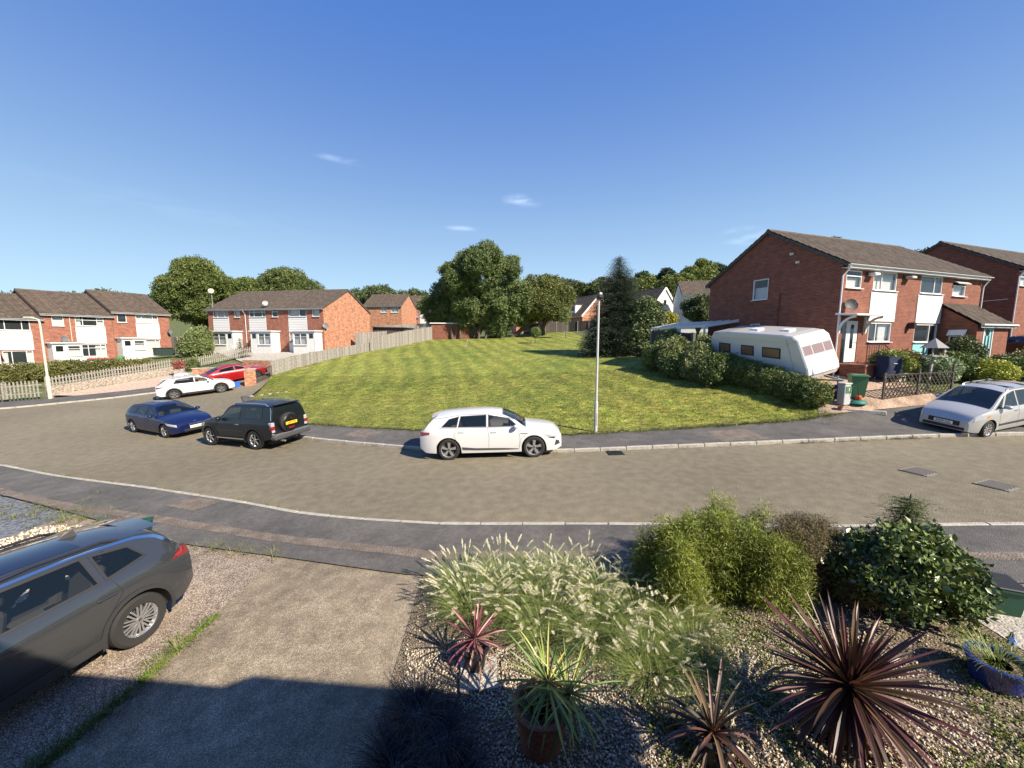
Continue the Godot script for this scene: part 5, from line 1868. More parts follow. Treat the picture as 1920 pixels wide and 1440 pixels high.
	wall(b, Vector3(0, 0, lz), XA, 8.75, 11.95, -2, 2.02, [[9.4, 0.02, 10.35, 1.98]], 0.08)
	wall(b, Vector3(8.75, 0, 0), ZA, 0, lz, -2, 2.0, [[0.4, 0.7, 1.1, 1.75]], 0.08)
	b.tri(Vector3(8.75, 2.0, 0), Vector3(8.75, 2.0, lz), Vector3(8.75, 3.05, 0))
	wall(b, Vector3(11.95, 0, lz), -ZA, 0, lz, -2, 2.0, [])
	b.tri(Vector3(11.95, 2.0, lz), Vector3(11.95, 2.0, 0), Vector3(11.95, 3.05, 0))
	var lt := part(t, "lean_to", b, M.brick_r)
	slope(t, Vector3(8.6, 1.92, lz + 0.25), XA, 3.5, Vector3(0, 1.24, -lz - 0.24), 5, "lean_to_roof", 0.3, 0.66)
	b = MB.new()
	b.box(Vector3(10.35, 1.93, lz + 0.2), Vector3(3.5, 0.2, 0.03))
	b.box(Vector3(10.35, 1.99, lz + 0.27), Vector3(3.55, 0.08, 0.1))
	part(lt, "fascia", b, M.pvc)
	b = MB.new()
	b.cbox(Vector3(9.875, 1.0, lz - 0.05), Vector3(0.9, 1.94, 0.06), 0.012)
	var d2 := part(lt, "front_door", b, M.cyan)
	b = MB.new()
	for e: float in [-1.0, 1.0]:
		b.box(Vector3(9.875 + e * 0.45, 1.0, lz - 0.01), Vector3(0.07, 1.98, 0.06))
	b.box(Vector3(9.875, 1.97, lz - 0.01), Vector3(0.83, 0.06, 0.06))
	part(d2, "door_frame", b, M.white)
	b = MB.new()
	for e: float in [-0.16, 0.16]:
		b.box(Vector3(9.875 + e, 1.05, lz - 0.015), Vector3(0.13, 0.75, 0.012))
	b.lathe([Vector2(0.2, -0.006), Vector2(0.2, 0.006), Vector2(0, 0.006)], 16, Vector3(9.875, 1.6, lz - 0.015), Basis(Vector3.RIGHT, PI / 2))
	part(d2, "door_light", b, M.dark_pane)
	var sw := window(lt, Vector3(8.75, 0, 0), ZA, [0.4, 0.7, 1.1, 1.4], [], [], "")
	b = MB.new()
	b.box(Vector3(8.63, 1.58, 0.75), Vector3(0.04, 0.36, 0.72), Basis(Vector3.BACK, -0.6))
	part(sw, "open_fanlight", b, M.pvc)
	# steps and railing up to the front door
	var s := thing("front_steps", "brick steps with a black iron railing below the white front door", "steps", P(16.2, 2.9, 19.3), deg_to_rad(19.2))
	for q in 5:
		b = MB.new()
		b.cbox(Vector3(1.0 + q * 0.3, -0.09 - q * 0.17 - 0.5, 0.7), Vector3(1.7 if q == 0 else 0.32, 1.18, 1.1), 0.02)
		part(s, "step", b, M.brick_r)
	b = MB.new()
	var tops := [Vector3(0.2, 0.95, 1.22), Vector3(1.5, 0.95, 1.22), Vector3(2.75, 0.25, 1.22)]
	b.tube(tops, [0.022], 6)
	b.tube([tops[0] - Vector3(0, 0.8, 0), tops[1] - Vector3(0, 0.8, 0), tops[2] - Vector3(0, 0.8, 0)], [0.016], 6)
	part(s, "rail", b, M.black_metal)
	for q in 16:
		b = MB.new()
		var f := q / 15.0
		var p: Vector3 = tops[0].lerp(tops[1], f * 2) if f < 0.5 else tops[1].lerp(tops[2], f * 2 - 1)
		b.tube([p, p - Vector3(0, 0.97 if q % 5 == 0 else 0.8, 0)], [0.018 if q % 5 == 0 else 0.009], 5)
		part(s, "baluster", b, M.black_metal)

func right_far_house() -> void:
	var t := thing("brick_house", "dark brick house whose gable rises past the lean-to porch", "house", P(33.44, 3.9, 26.0), deg_to_rad(19.2), "brick houses of the estate")
	gable_house(t, 12.5, 8.0, 5.0, 2.4, M.brick_r, [[2.4, 3.72, 4.35, 4.66], [2.4, 1.08, 4.3, 2.08], [0.3, 3.75, 1.5, 4.62]], 2.5, [], 0.3, 13, 0.2, null, 0.66)
	window(t, Vector3.ZERO, XA, [2.4, 3.72, 4.35, 4.66], [0.36], [], "vert")
	window(t, Vector3.ZERO, XA, [2.4, 1.08, 4.3, 2.08], [0.36], [], "vert")
	window(t, Vector3.ZERO, XA, [0.3, 3.75, 1.5, 4.62], [], [0.68], "low")
	pipe(t, [Vector3(-0.05, 4.8, 0.34), Vector3(-0.07, 4.3, 0.06), Vector3(-0.07, -1.4, 0.06)])
	pipe(t, [Vector3(-0.05, 2.9, -0.3), Vector3(-0.05, 2.75, -4.6)], 0.025)

func middle_terrace() -> void:
	var t := thing("terrace_block", "terrace of three brick houses with white panels and a sunlit orange gable", "house", P(-37.26, 2.75, 47.7), deg_to_rad(-10), "brick houses of the estate")
	var fh := []
	var up := [[0.76, 2.92], [5.82, 8.05], [11.17, 13.5]]
	var sm := [[3.78, 4.55], [8.95, 9.77], [14.3, 15.2]]
	var gr := [[0.65, 1.65], [5.8, 7.0], [11.1, 12.6]]
	for q in 3:
		fh.append([up[q][0], 4.02, up[q][1], 5.0])
		fh.append([sm[q][0], 4.0, sm[q][1], 5.0])
		fh.append([gr[q][0], 1.0, gr[q][1], 2.2])
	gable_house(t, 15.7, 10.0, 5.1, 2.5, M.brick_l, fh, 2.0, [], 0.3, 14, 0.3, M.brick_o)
	var pl := [[1.6, 4.65], [7.05, 9.8], [12.6, 15.4]]
	for q in 3:
		window(t, Vector3.ZERO, XA, fh[q * 3], [[0.28, 0.75], [0.3, 0.8], [0.62]][q], [[], [0.6], []][q], ["net", "", "left"][q])
		window(t, Vector3.ZERO, XA, fh[q * 3 + 1], [], [[], [0.62], []][q], ["net", "", "net"][q])
		window(t, Vector3.ZERO, XA, fh[q * 3 + 2], [0.5], [], ["net", "net", "left"][q])
		boards(t, up[q][0] - 0.06, up[q][1] + 0.06, 2.25, 3.96, 0.004, M.white, 0.3)
		var b := MB.new()
		b.box(Vector3((gr[q][0] + gr[q][1]) / 2, 0.2, 0.02), Vector3(gr[q][1] - gr[q][0] + 0.1, 1.5, 0.03))
		part(t, "white_panel", b, M.white)
		porch(t, pl[q][0], pl[q][1], 2.25, 1.3, q == 1)
	pipe(t, [Vector3(5.25, 4.9, 0.36), Vector3(5.3, 4.4, 0.06), Vector3(5.3, -0.6, 0.06)], 0.04)
	dish(t, Vector3(15.8, 2.9, -0.2), Vector3(0.6, 0.3, 1), 0.32)
	dish(t, Vector3(8.3, 5.55, 0.1), Vector3(0.6, 0.4, 1), 0.3, M.grey_box)
	var b2 := MB.new()
	b2.tube([Vector3(0.8, 5.2, 0), Vector3(0.8, 7.2, 0)], [0.03], 6)
	part(t, "aerial_mast", b2, M.galv)
	dish(t, Vector3(0.8, 7.15, 0), Vector3(0.8, 0.4, 1), 0.3, M.cream)

func left_terrace() -> void:
	var a := deg_to_rad(66)
	var d := Vector2(cos(a), sin(a))
	var names := ["brick terrace house with a wide sunlit window at the lower end of the stepped row", "brick terrace house with a dark dish above its porch in the stepped row", "end house of the stepped row with a dish on its corner"]
	var base := [1.15, 1.7, 2.2]
	for q in 3:
		var s: float = [-5.15, 0.0, 5.15][q]
		var t := thing("terrace_house", names[q], "house", P(-45.9 + d.x * s, base[q], 37.9 + d.y * s), a, "brick houses of the estate")
		var x := [[2.35, 4.4], [2.3, 4.45], [2.0, 4.05]][q] as Array
		var w1: Array = [[0.7, 3.75, 1.5, 4.8], [0.68, 3.75, 1.5, 4.8], [0.42, 3.8, 1.2, 4.85]][q]
		var up := [x[0], 3.82, x[1], 4.82]
		var lo := [x[0] + 0.15, 0.62, x[1] - 0.05, 1.9]
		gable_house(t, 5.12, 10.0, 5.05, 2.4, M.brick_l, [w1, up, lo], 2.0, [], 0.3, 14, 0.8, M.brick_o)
		window(t, Vector3.ZERO, XA, w1, [], [], "net" if q == 1 else "")
		window(t, Vector3.ZERO, XA, up, [0.25, 0.75], [0.6] if q == 1 else [], ["", "sides", "net"][q])
		window(t, Vector3.ZERO, XA, lo, [0.3, 0.78], [0.7] if q == 1 else [], ["sides", "right", "net"][q])
		boards(t, x[0] - 0.05, x[1] + 0.05, 1.98, 3.76, 0.004, M.white, 0.3)
		var b := MB.new()
		b.box(Vector3((x[0] + x[1]) / 2, -0.2, 0.02), Vector3(x[1] - x[0] + 0.1, 1.55, 0.03))
		part(t, "white_panel", b, M.white)
		porch(t, 0.15, 2.2 if q else 2.1, 2.0, 1.2, true)
		if q == 1:
			dish(t, Vector3(1.2, 2.35, 0.3), Vector3(0.4, 0.3, 1), 0.36)
			pipe(t, [Vector3(1.9, 4.8, 0.05), Vector3(1.9, 2.2, 0.05)], 0.03, M.cream)
		if q == 2:
			dish(t, Vector3(4.9, 2.8, 0.1), Vector3(0.6, 0.3, 1), 0.34)

func far_house(label: String, x: float, y: float, z: float, turn: float, L: float, D: float, H: float, rise: float, bm: Material, holes: Array, curtain := "net", courses := 9, gm: Material = null) -> Node3D:
	var t := thing("distant_house", label, "house", P(x, y, z), deg_to_rad(turn), "houses beyond the green")
	gable_house(t, L, D, H, rise, bm, holes, 4.0, [], 0.3, courses, 0.5, gm)
	for h: Array in holes:
		window(t, Vector3.ZERO, XA, h, [0.5], [], curtain)
	return t

func far_houses() -> void:
	far_house("small brick house with grey roof just behind the sunlit gable", -28.5, 5.6, 75, -6, 7.5, 8, 5.0, 2.4, M.brick_o, [[3.4, 3.6, 4.6, 4.6], [5.4, 3.6, 6.9, 4.6]])
	var hs := []
	for q in 7:
		hs.append([0.9 + q * 2.35, 3.7, 1.9 + q * 2.35, 4.7])
		hs.append([0.9 + q * 2.35, 1.1, 1.9 + q * 2.35, 2.3])
	var f := far_house("long orange brick terrace with a row of small windows beyond the fence", -25.6, 6.0, 85, -4, 17.5, 9, 5.2, 2.7, M.brick_o, hs)
	for q in 2:
		dish(f, Vector3(2.7 + q * 2.4, 3.0, 0.1), Vector3(0.5, 0.3, 1), 0.35)
	var c := far_house("orange brick chalet house with a white dormer and white bargeboards", 9.84, 6.4, 82.1, -62, 8.0, 7.8, 2.5, 3.9, M.brick_o, [], "net", 10)
	chalet_extras(c, 8.0, 7.8, 2.5, 3.9, true)
	c = far_house("chalet house with a white rendered gable and dormer behind the conifer", 18.0, 5.9, 69.1, -62, 8.0, 7.2, 2.6, 4.0, M.brick_o, [], "net", 10, M.render_white)
	chalet_extras(c, 8.0, 7.2, 2.6, 4.0, false)
	c = far_house("two-storey house with white upper cladding behind the carport", 24.2, 5.6, 55.5, -14, 12.0, 8.0, 4.9, 2.2, M.render_white, [[1.0, 3.3, 2.8, 4.4], [4.6, 3.3, 6.4, 4.4], [1.5, 0.8, 3.6, 2.0], [5.2, 0.8, 7.4, 2.0]], "")
	slope(c, Vector3(-0.3, 2.2, 1.1), XA, 12.4, Vector3(0, 0.75, -1.08), 4, "lean_to_roof")
	boards(c, 0.05, 11.95, 3.0, 3.28, 0.004, M.white, 0.14)
	boards(c, 0.05, 11.95, 4.42, 4.86, 0.004, M.white, 0.14)
	far_house("low house with a small pale gable beyond the far fence", 1.0, 5.0, 92, 8, 9, 8, 2.8, 2.6, M.brick_o, [[2, 0.9, 3.5, 2.0]])

func chalet_extras(t: Node3D, L: float, D: float, H: float, rise: float, brick: bool) -> void:
	var b := MB.new()
	b.box(Vector3(L * 0.45, H + 1.25, -1.55), Vector3(3.6, 1.7, 2.6))
	var d := part(t, "dormer", b, M.white)
	b = MB.new()
	b.box(Vector3(L * 0.45, H + 2.14, -1.5), Vector3(3.9, 0.1, 2.9))
	part(d, "flat_roof", b, M.felt)
	for q in 2:
		b = MB.new()
		b.box(Vector3(L * 0.45 - 0.8 + q * 1.6, H + 1.35, -0.24), Vector3(1.0, 0.9, 0.03))
		part(d, "window", b, M.dark_pane)
	b = MB.new()
	b.box(Vector3(L + 0.01, H + 1.6, -D / 2), Vector3(0.04, 1.0, 0.8))
	var w := part(t, "gable_window", b, M.pvc)
	b = MB.new()
	b.box(Vector3(L + 0.035, H + 1.6, -D / 2), Vector3(0.02, 0.8, 0.6))
	part(w, "pane", b, M.dark_pane)
	for s in 2:
		b = MB.new()
		b.bar(Vector3(L + 0.15, H - 0.35, 0.3 if s == 0 else -D - 0.3), Vector3(L + 0.15, H + rise - 0.05, -D / 2), 0.05, 0.32)
		part(t, "white_bargeboard", b, M.white)

func own_houses() -> void:
	# the house the picture is taken from and its lower neighbour: their eaves throw the shadow on the drive
	var a := PI - 0.1
	var d := Vector2(cos(a), sin(a))
	for q in 2:
		var s: float = [0.0, 4.05][q]
		var L: float = [4.0, 14.0][q]
		var t := thing("terrace_house", ["brick house at the end of the near terrace", "brick terrace house with the open upstairs window overlooking the drive"][q], "house", P(6.2 + d.x * s, 0.15, -0.69 + d.y * s), a, "brick houses of the estate")
		var holes := [[1.0, 3.2, 2.6, 4.3], [1.0, 0.9, 2.6, 2.1]] if q == 0 else [[1.2, 3.0, 3.0, 4.2], [6.0, 3.0, 7.6, 4.2], [6.0, 0.9, 7.6, 2.1]]
		gable_house(t, L, 8.0, [5.35, 5.1][q], 2.3, M.brick_r, holes, 1.0, [], 0.3, 12, 0.5)
		for h: Array in holes.slice(0 if q == 0 else 1):
			window(t, Vector3.ZERO, XA, h, [0.5], [], "net")

# ---- plants ------------------------------------------------------------------------
func strap(droop: float, width: float, fold := 0.25, segs := 8) -> MB:
	# a blade one unit long along +x, arching down by droop, folded along its middle
	var l := PackedVector3Array()
	var c := PackedVector3Array()
	var r := PackedVector3Array()
	var p := Vector3.ZERO
	var a := 0.0
	for q in segs + 1:
		var f := float(q) / segs
		var w := width * (0.55 + 0.45 * sin(minf(f * 2.6, PI / 2))) * pow(1.0 - pow(f, 2.4), 0.8)
		var up := Vector3(sin(a), cos(a), 0)
		c.append(p)
		l.append(p + Vector3(0, 0, w / 2) + up * w * fold)
		r.append(p - Vector3(0, 0, w / 2) + up * w * fold)
		a += droop / segs * (0.4 + 1.2 * f)
		p += Vector3(cos(a), -sin(a), 0) / segs
	var b := MB.new()
	b.grid([l, c])
	b.grid([c, r])
	return b

func rosette(parent: Node, at: Vector3, count: int, length: float, width: float, mats: Array, low := -0.6, high := 1.45, droop := [0.25, 0.6, 1.0], seed_ := 1) -> void:
	# spear leaves round a crown, upright in the middle and hanging at the rim; each leaf is its own mesh
	var r := RandomNumberGenerator.new()
	r.seed = seed_
	var ms := []
	for m: Material in mats:
		for d: float in droop:
			ms.append(strap(d, width / length).mesh(m))
	for q in count:
		var f := (q + 0.5) / count
		var el := lerpf(high, low, pow(f, 0.9)) + r.randf_range(-0.12, 0.12)
		var az := q * 2.39996 + r.randf_range(-0.25, 0.25)
		var k := r.randi() % mats.size()
		var dq := clampi(int(f * droop.size() + r.randf_range(-0.4, 0.4)), 0, droop.size() - 1)
		var o := part(parent, "leaf", ms[k * droop.size() + dq])
		var s := length * r.randf_range(0.72, 1.08) * (0.82 if f < 0.15 else 1.0)
		var bs := Basis(Vector3.UP, az) * Basis(Vector3.BACK, el) * Basis(Vector3.RIGHT, r.randf_range(-0.4, 0.4))
		o.transform = Transform3D(bs.scaled(Vector3(s, s, s)), at + Vector3(cos(az), 0, -sin(az)) * 0.02 + Vector3(0, -f * 0.08, 0))

func strap_mat(c: Color, rough := 0.45) -> StandardMaterial3D:
	var m := mat(c, rough)
	m.cull_mode = BaseMaterial3D.CULL_DISABLED
	m.backlight_enabled = true
	m.backlight = lin(c.r * 0.35, c.g * 0.3, c.b * 0.2)
	return m

func pot(t: Node3D, r0: float, r1: float, h: float, m: Material, wall_ := 0.025) -> void:
	var b := MB.new()
	b.lathe([Vector2(0, 0), Vector2(r0, 0), Vector2(lerpf(r0, r1, 0.9), h * 0.86), Vector2(r1 + 0.015, h * 0.87), Vector2(r1 + 0.02, h * 0.99), Vector2(r1, h), Vector2(r1 - wall_, h * 0.99), Vector2(r1 - wall_ - 0.005, h * 0.8)], 32)
	part(t, "pot", b, m)
	b = MB.new()
	b.lathe([Vector2(r1 - wall_, h * 0.82), Vector2(0, h * 0.86)], 20)
	part(t, "compost", b, M.soil)

func grass_blades(n: int, spread: float, h: float, width: float, arch: float, c0: Color, c1: Color, seed_: int, segs := 5) -> MB:
	var r := RandomNumberGenerator.new()
	r.seed = seed_
	var b := MB.new()
	for q in n:
		var a := r.randf() * TAU
		var d := Vector3(cos(a), 0, sin(a))
		var p := d * spread * 0.25 * sqrt(r.randf())
		var s := Vector3(-d.z, 0, d.x)
		var l := h * r.randf_range(0.65, 1.15)
		var lean := r.randf_range(0.1, 0.5)
		var bend := arch * r.randf_range(0.5, 1.4)
		b.col = c0.lerp(c1, r.randf())
		var L := PackedVector3Array()
		var R := PackedVector3Array()
		var ang := lean
		for e in segs + 1:
			var f := float(e) / segs
			var w := width * (1.0 - f * 0.85) * 0.5
			L.append(p + s * w)
			R.append(p - s * w)
			ang += bend / segs
			p += (d * sin(ang) + Vector3.UP * cos(ang)) * l / segs
		b.grid([L, R])
	return b

func plume_mesh(seed_: int, m: Material) -> ArrayMesh:
	# foxtail head on an arching stalk; origin at the root, one unit tall
	var r := RandomNumberGenerator.new()
	r.seed = seed_
	var b := MB.new()
	b.col = Color(0.3, 0.33, 0.12)
	var pts := []
	var p := Vector3.ZERO
	var a := r.randf_range(0.05, 0.3)
	for q in 9:
		pts.append(p)
		p += Vector3(sin(a), cos(a), 0) / 8.0
		a += r.randf_range(0.06, 0.16)
	b.tube(pts, [0.0035, 0.003, 0.003, 0.0025, 0.002], 3, false)
	for q in 150:
		var f := r.randf()
		var g := 0.8 + f * 0.2
		var k := clampi(int(g * 8), 0, 7)
		var o: Vector3 = pts[k].lerp(pts[k + 1], g * 8 - k)
		var ax: Vector3 = (pts[k + 1] - pts[k]).normalized()
		var d := Vector3(r.randfn(), r.randfn(), r.randfn()).normalized()
		d = (d - ax * d.dot(ax)).normalized()
		var l := 0.034 * sin(PI * clampf(f * 0.92 + 0.08, 0, 1)) + 0.008
		var tip := o + d * l + ax * 0.03
		var w := ax.cross(d) * 0.0028
		var t := r.randf_range(0.8, 1.0)
		b.col = Color(0.88 * t, 0.84 * t, 0.64 * t)
		b.tri(o - w, o + w, tip)
	return b.mesh(m)

func conifer(label: String, at: Vector3, h: float, w: float, levels: int, c0: Color, c1: Color, called := "conifer_tree", leaf := 0.32, shape := 0.85) -> Node3D:
	var t := thing(called, label, "tree", at)
	var b := MB.new()
	b.tube([Vector3(0, -0.2, 0), Vector3(0, h * 0.5, 0), Vector3(0, h, 0)], [h * 0.02, h * 0.012, 0.008], 8)
	part(t, "trunk", b, M.bark)
	b = MB.new()
	var xf := []
	var cols := PackedColorArray()
	for lv in levels:
		var f := float(lv) / levels
		var y := h * (0.04 + 0.94 * f)
		var rad := w / 2 * pow(1.0 - f, shape) * rf(0.85, 1.1) + 0.06
		var n := int(clampf(rad * 6.0, 4, 16))
		for q in n:
			var a := TAU * (q + rf(-0.3, 0.3)) / n + lv
			var rr := rad * rf(0.75, 1.1)
			var d := Vector3(cos(a), 0, sin(a))
			b.tube([Vector3(0, y, 0), d * rr * 0.6 + Vector3(0, y - rr * 0.12, 0), d * rr + Vector3(0, y - rr * 0.1, 0)], [0.025 * (1 - f) + 0.008, 0.012, 0.004], 4, false)
			var m := int(2 + rr / (leaf * 0.55))
			for e in m:
				var g := (e + 0.6) / m
				var p := d * rr * g + Vector3(rf(-0.1, 0.1), y - rr * 0.13 * g + rf(-0.08, 0.05), rf(-0.1, 0.1)) * Vector3(1, 1, 1)
				var s := leaf * (0.6 + 0.5 * (1 - f)) * rf(0.7, 1.15)
				var bs := Basis(Vector3.UP, -a + rf(-0.5, 0.5)) * Basis(Vector3.RIGHT, rf(-0.5, 0.5))
				xf.append(Transform3D(bs.scaled_local(Vector3(s * 1.35, s * 0.5, s * 0.9)), p))
				cols.append(c0.lerp(c1, rng.randf()))
	part(t, "branches", b, M.bark)
	var o := scatter(t, "crown", M.needles, xf, cols)
	o.set_meta("kind", "stuff")
	return t

func trees() -> void:
	var olive0 := Color(0.035, 0.05, 0.012)
	var olive1 := Color(0.1, 0.115, 0.03)
	tree("broadleaf_tree", "broad two-lobed olive tree rising behind the stepped terrace", -52.0, 66, 14.2, 12.0, 30, 6800, olive0, olive1, "", 0.12, 0.42, 0.0, 0.36)
	tree("broadleaf_tree", "rounded olive tree filling the gap beside the middle terrace roof", -47.2, 68, 12.6, 8.5, 22, 4600, olive0, olive1, "", 0.12, 0.42, 0.0, 0.36)
	tree("broadleaf_tree", "domed tree standing over the middle terrace ridge", -43.0, 76, 14.2, 13.0, 26, 5200, olive0, Color(0.085, 0.1, 0.03), "", 0.15, 0.45, 0.0, 0.36)
	# the many-stemmed tree at the end of the green
	var big := thing("broadleaf_tree", "large spreading tree with several trunks at the end of the green", "tree", on(-6.2, 59, -0.1))
	var lobes := []
	for l: Array in [[905, 512, 46], [946, 512, 36], [966, 548, 27], [868, 532, 44], [834, 548, 38], [808, 582, 27], [850, 590, 40], [902, 578, 50], [950, 580, 44], [976, 592, 28], [880, 498, 24], [925, 490, 27], [955, 486, 17], [818, 604, 20], [932, 612, 34], [872, 612, 30], [852, 512, 20], [986, 566, 17]]:
		var s := 0.0806
		var r: float = l[2] * s
		lobes.append([Vector3((l[0] - 883) * s, (640 - l[1]) * s * 0.94, rf(-2.6, 2.6)), Vector3(r, r * 0.92, r) * 0.8])
		for e in 6:
			var d := Vector3(rng.randfn(), absf(rng.randfn()) * 0.8, rng.randfn()).normalized()
			lobes.append([lobes[-1 - e][0] + d * r * 0.8, Vector3(r, r, r) * rf(0.25, 0.5)])
	var bt := MB.new()
	for q in 6:
		var to: Vector3 = lobes[q * 14][0]
		bt.tube([Vector3(q * 0.4 - 1.0, -0.2, 0), Vector3(to.x * 0.35, to.y * 0.45, to.z * 0.4), to], [0.3, 0.2, 0.06], 7)
	part(big, "limb", bt, M.bark)
	crown(big, "crown", lobes, 17000, M.ball, 0.22, 0.42, Color(0.035, 0.055, 0.016), Color(0.115, 0.135, 0.05), 0.45)
	for q in 4:
		var b := MB.new()
		var x: float = [-2.6, -1.4, 1.2, 2.2][q]
		b.tube([Vector3(x, -0.3, 1.5), Vector3(x * 1.1, 1.2, 1.2), Vector3(x * 1.25 + 0.3, 3.4, 0.6)], [0.22, 0.17, 0.12], 8)
		part(big, "trunk", b, M.bark)
	var t4 := tree("broadleaf_tree", "lower tree with a leaning trunk next to the many-stemmed tree", 5.0, 61, 9.0, 9.0, 26, 5600, Color(0.04, 0.055, 0.012), Color(0.13, 0.125, 0.035), "", 0.14, 0.34, 0.0, 0.36)
	var bl := MB.new()
	bl.tube([Vector3(-5.0, -0.3, 1.2), Vector3(-3.6, 1.0, 1.0), Vector3(-1.6, 2.4, 0.3)], [0.4, 0.33, 0.22], 9)
	part(t4, "leaning_trunk", bl, M.bark)
	var hill0 := Color(0.03, 0.045, 0.02)
	var hill1 := Color(0.075, 0.09, 0.04)
	for q in 9:
		tree("hill_tree", "dark rounded tree on the far hill above the stepped terrace", -292 + q * 18 + rf(-4, 4), 205 + rf(-6, 22), 5.5 + rf(0, 5), 18 + rf(-5, 5), 14, 800, hill0, hill1, "trees on the far hill", 0.02, 1.7)
	for q in 8:
		tree("hill_tree", "hazy dark tree on the far hill beyond the orange terrace", -84 + q * 12 + rf(-3, 3), 208 + rf(-8, 18), 8 + rf(0, 5), 17 + rf(-3, 4), 12, 700, hill0, hill1, "trees on the far hill beyond the green", 0.02, 1.5)
	for q in 6:
		var x := 14.0 + q * 4.2
		tree("wood_tree", "dark pine-like tree in the wood beyond the chalet houses", x, 122 + rf(-5, 8), 11.0 + rf(-2.5, 2.5), 8 + rf(-1, 2), 14, 1300, Color(0.022, 0.036, 0.014), Color(0.07, 0.08, 0.03), "wood beyond the chalet houses", 0.1, 0.85)
	for q in 8:
		tree("wood_tree", "bright green leafy tree on the slope behind the conifer", 36.0 + q * 5.2, 118 + rf(-4, 10), 9.5 + rf(-2, 2.5) + q * 0.4, 9.5 + rf(-1, 2), 16, 1500, Color(0.05, 0.07, 0.015), Color(0.14, 0.15, 0.04), "leafy wood on the slope", 0.05, 0.85)
	for q in 11:
		tree("forest_tree", "dark evergreen in the forest edge along the hilltop behind the brick house", 50 + q * 5.2, 150 + rf(-4, 6), 9.5 + rf(-1.5, 2.5) + q * 0.3, 7.0, 16, 1100, Color(0.012, 0.024, 0.012), Color(0.035, 0.055, 0.024), "forest edge along the hilltop", 0.03, 0.95)
	tree("wood_tree", "tree top peeping over the brick house ridge", 119, 150, 20, 12, 12, 800, hill0, hill1, "", 0.3, 1.2)
	tree("wood_tree", "low tree tops showing between the two right-hand brick roofs", 158, 156, 17, 18, 12, 800, hill0, hill1, "", 0.3, 1.2).set_meta("label", "low tree tops showing between the two dark brick gables")
	conifer("tall dark spruce with a bare leader on the green", on(9.5, 35), 8.9, 6.4, 56, Color(0.016, 0.028, 0.016), Color(0.075, 0.1, 0.058), "spruce_tree", 0.52, 0.66)
	shrub("garden_shrub", "tall loose grey-green shrub leaning against the spruce", "shrub", on(11.7, 34), [[Vector3(0, 2.6, 0), Vector3(1.5, 2.3, 1.5)], [Vector3(0.8, 1.4, 0.4), Vector3(1.3, 1.5, 1.2)], [Vector3(-0.6, 1.4, 0.6), Vector3(1.3, 1.4, 1.2)]], 1500, M.ball, 0.24, 0.42, Color(0.05, 0.065, 0.025), Color(0.13, 0.15, 0.07))
	# saplings with stakes
	for c: Array in [[3.0, 49.0, 2.0, "thin staked sapling alone on the lawn near the far fence", 1.0], [-5.2, 46.5, 1.1, "short bare staked sapling in the middle of the lawn", 0.0], [7.6, 55, 4.4, "slim young tree by the far fence with a loose stake", 1.6]]:
		var t := thing("sapling", c[3], "tree", on(c[0], c[1], 0.1))
		var b := MB.new()
		b.tube([Vector3(0, 0, 0), Vector3(0.05, c[2] * 0.5, 0), Vector3(0, c[2], 0)], [0.045, 0.03, 0.01], 6)
		part(t, "trunk", b, M.bark)
		b = MB.new()
		b.bar(Vector3(-0.45, 0, 0.1), Vector3(-0.05, 1.0, 0), 0.07, 0.07)
		part(t, "stake", b, M.timber)
		if c[4] > 0:
			crown(t, "crown", [[Vector3(0, c[2] * 0.72, 0), Vector3(c[4] * 0.5, c[2] * 0.3, c[4] * 0.5)]], 160, M.ball, 0.16, 0.26, Color(0.05, 0.07, 0.02), Color(0.13, 0.15, 0.05), 0.2)

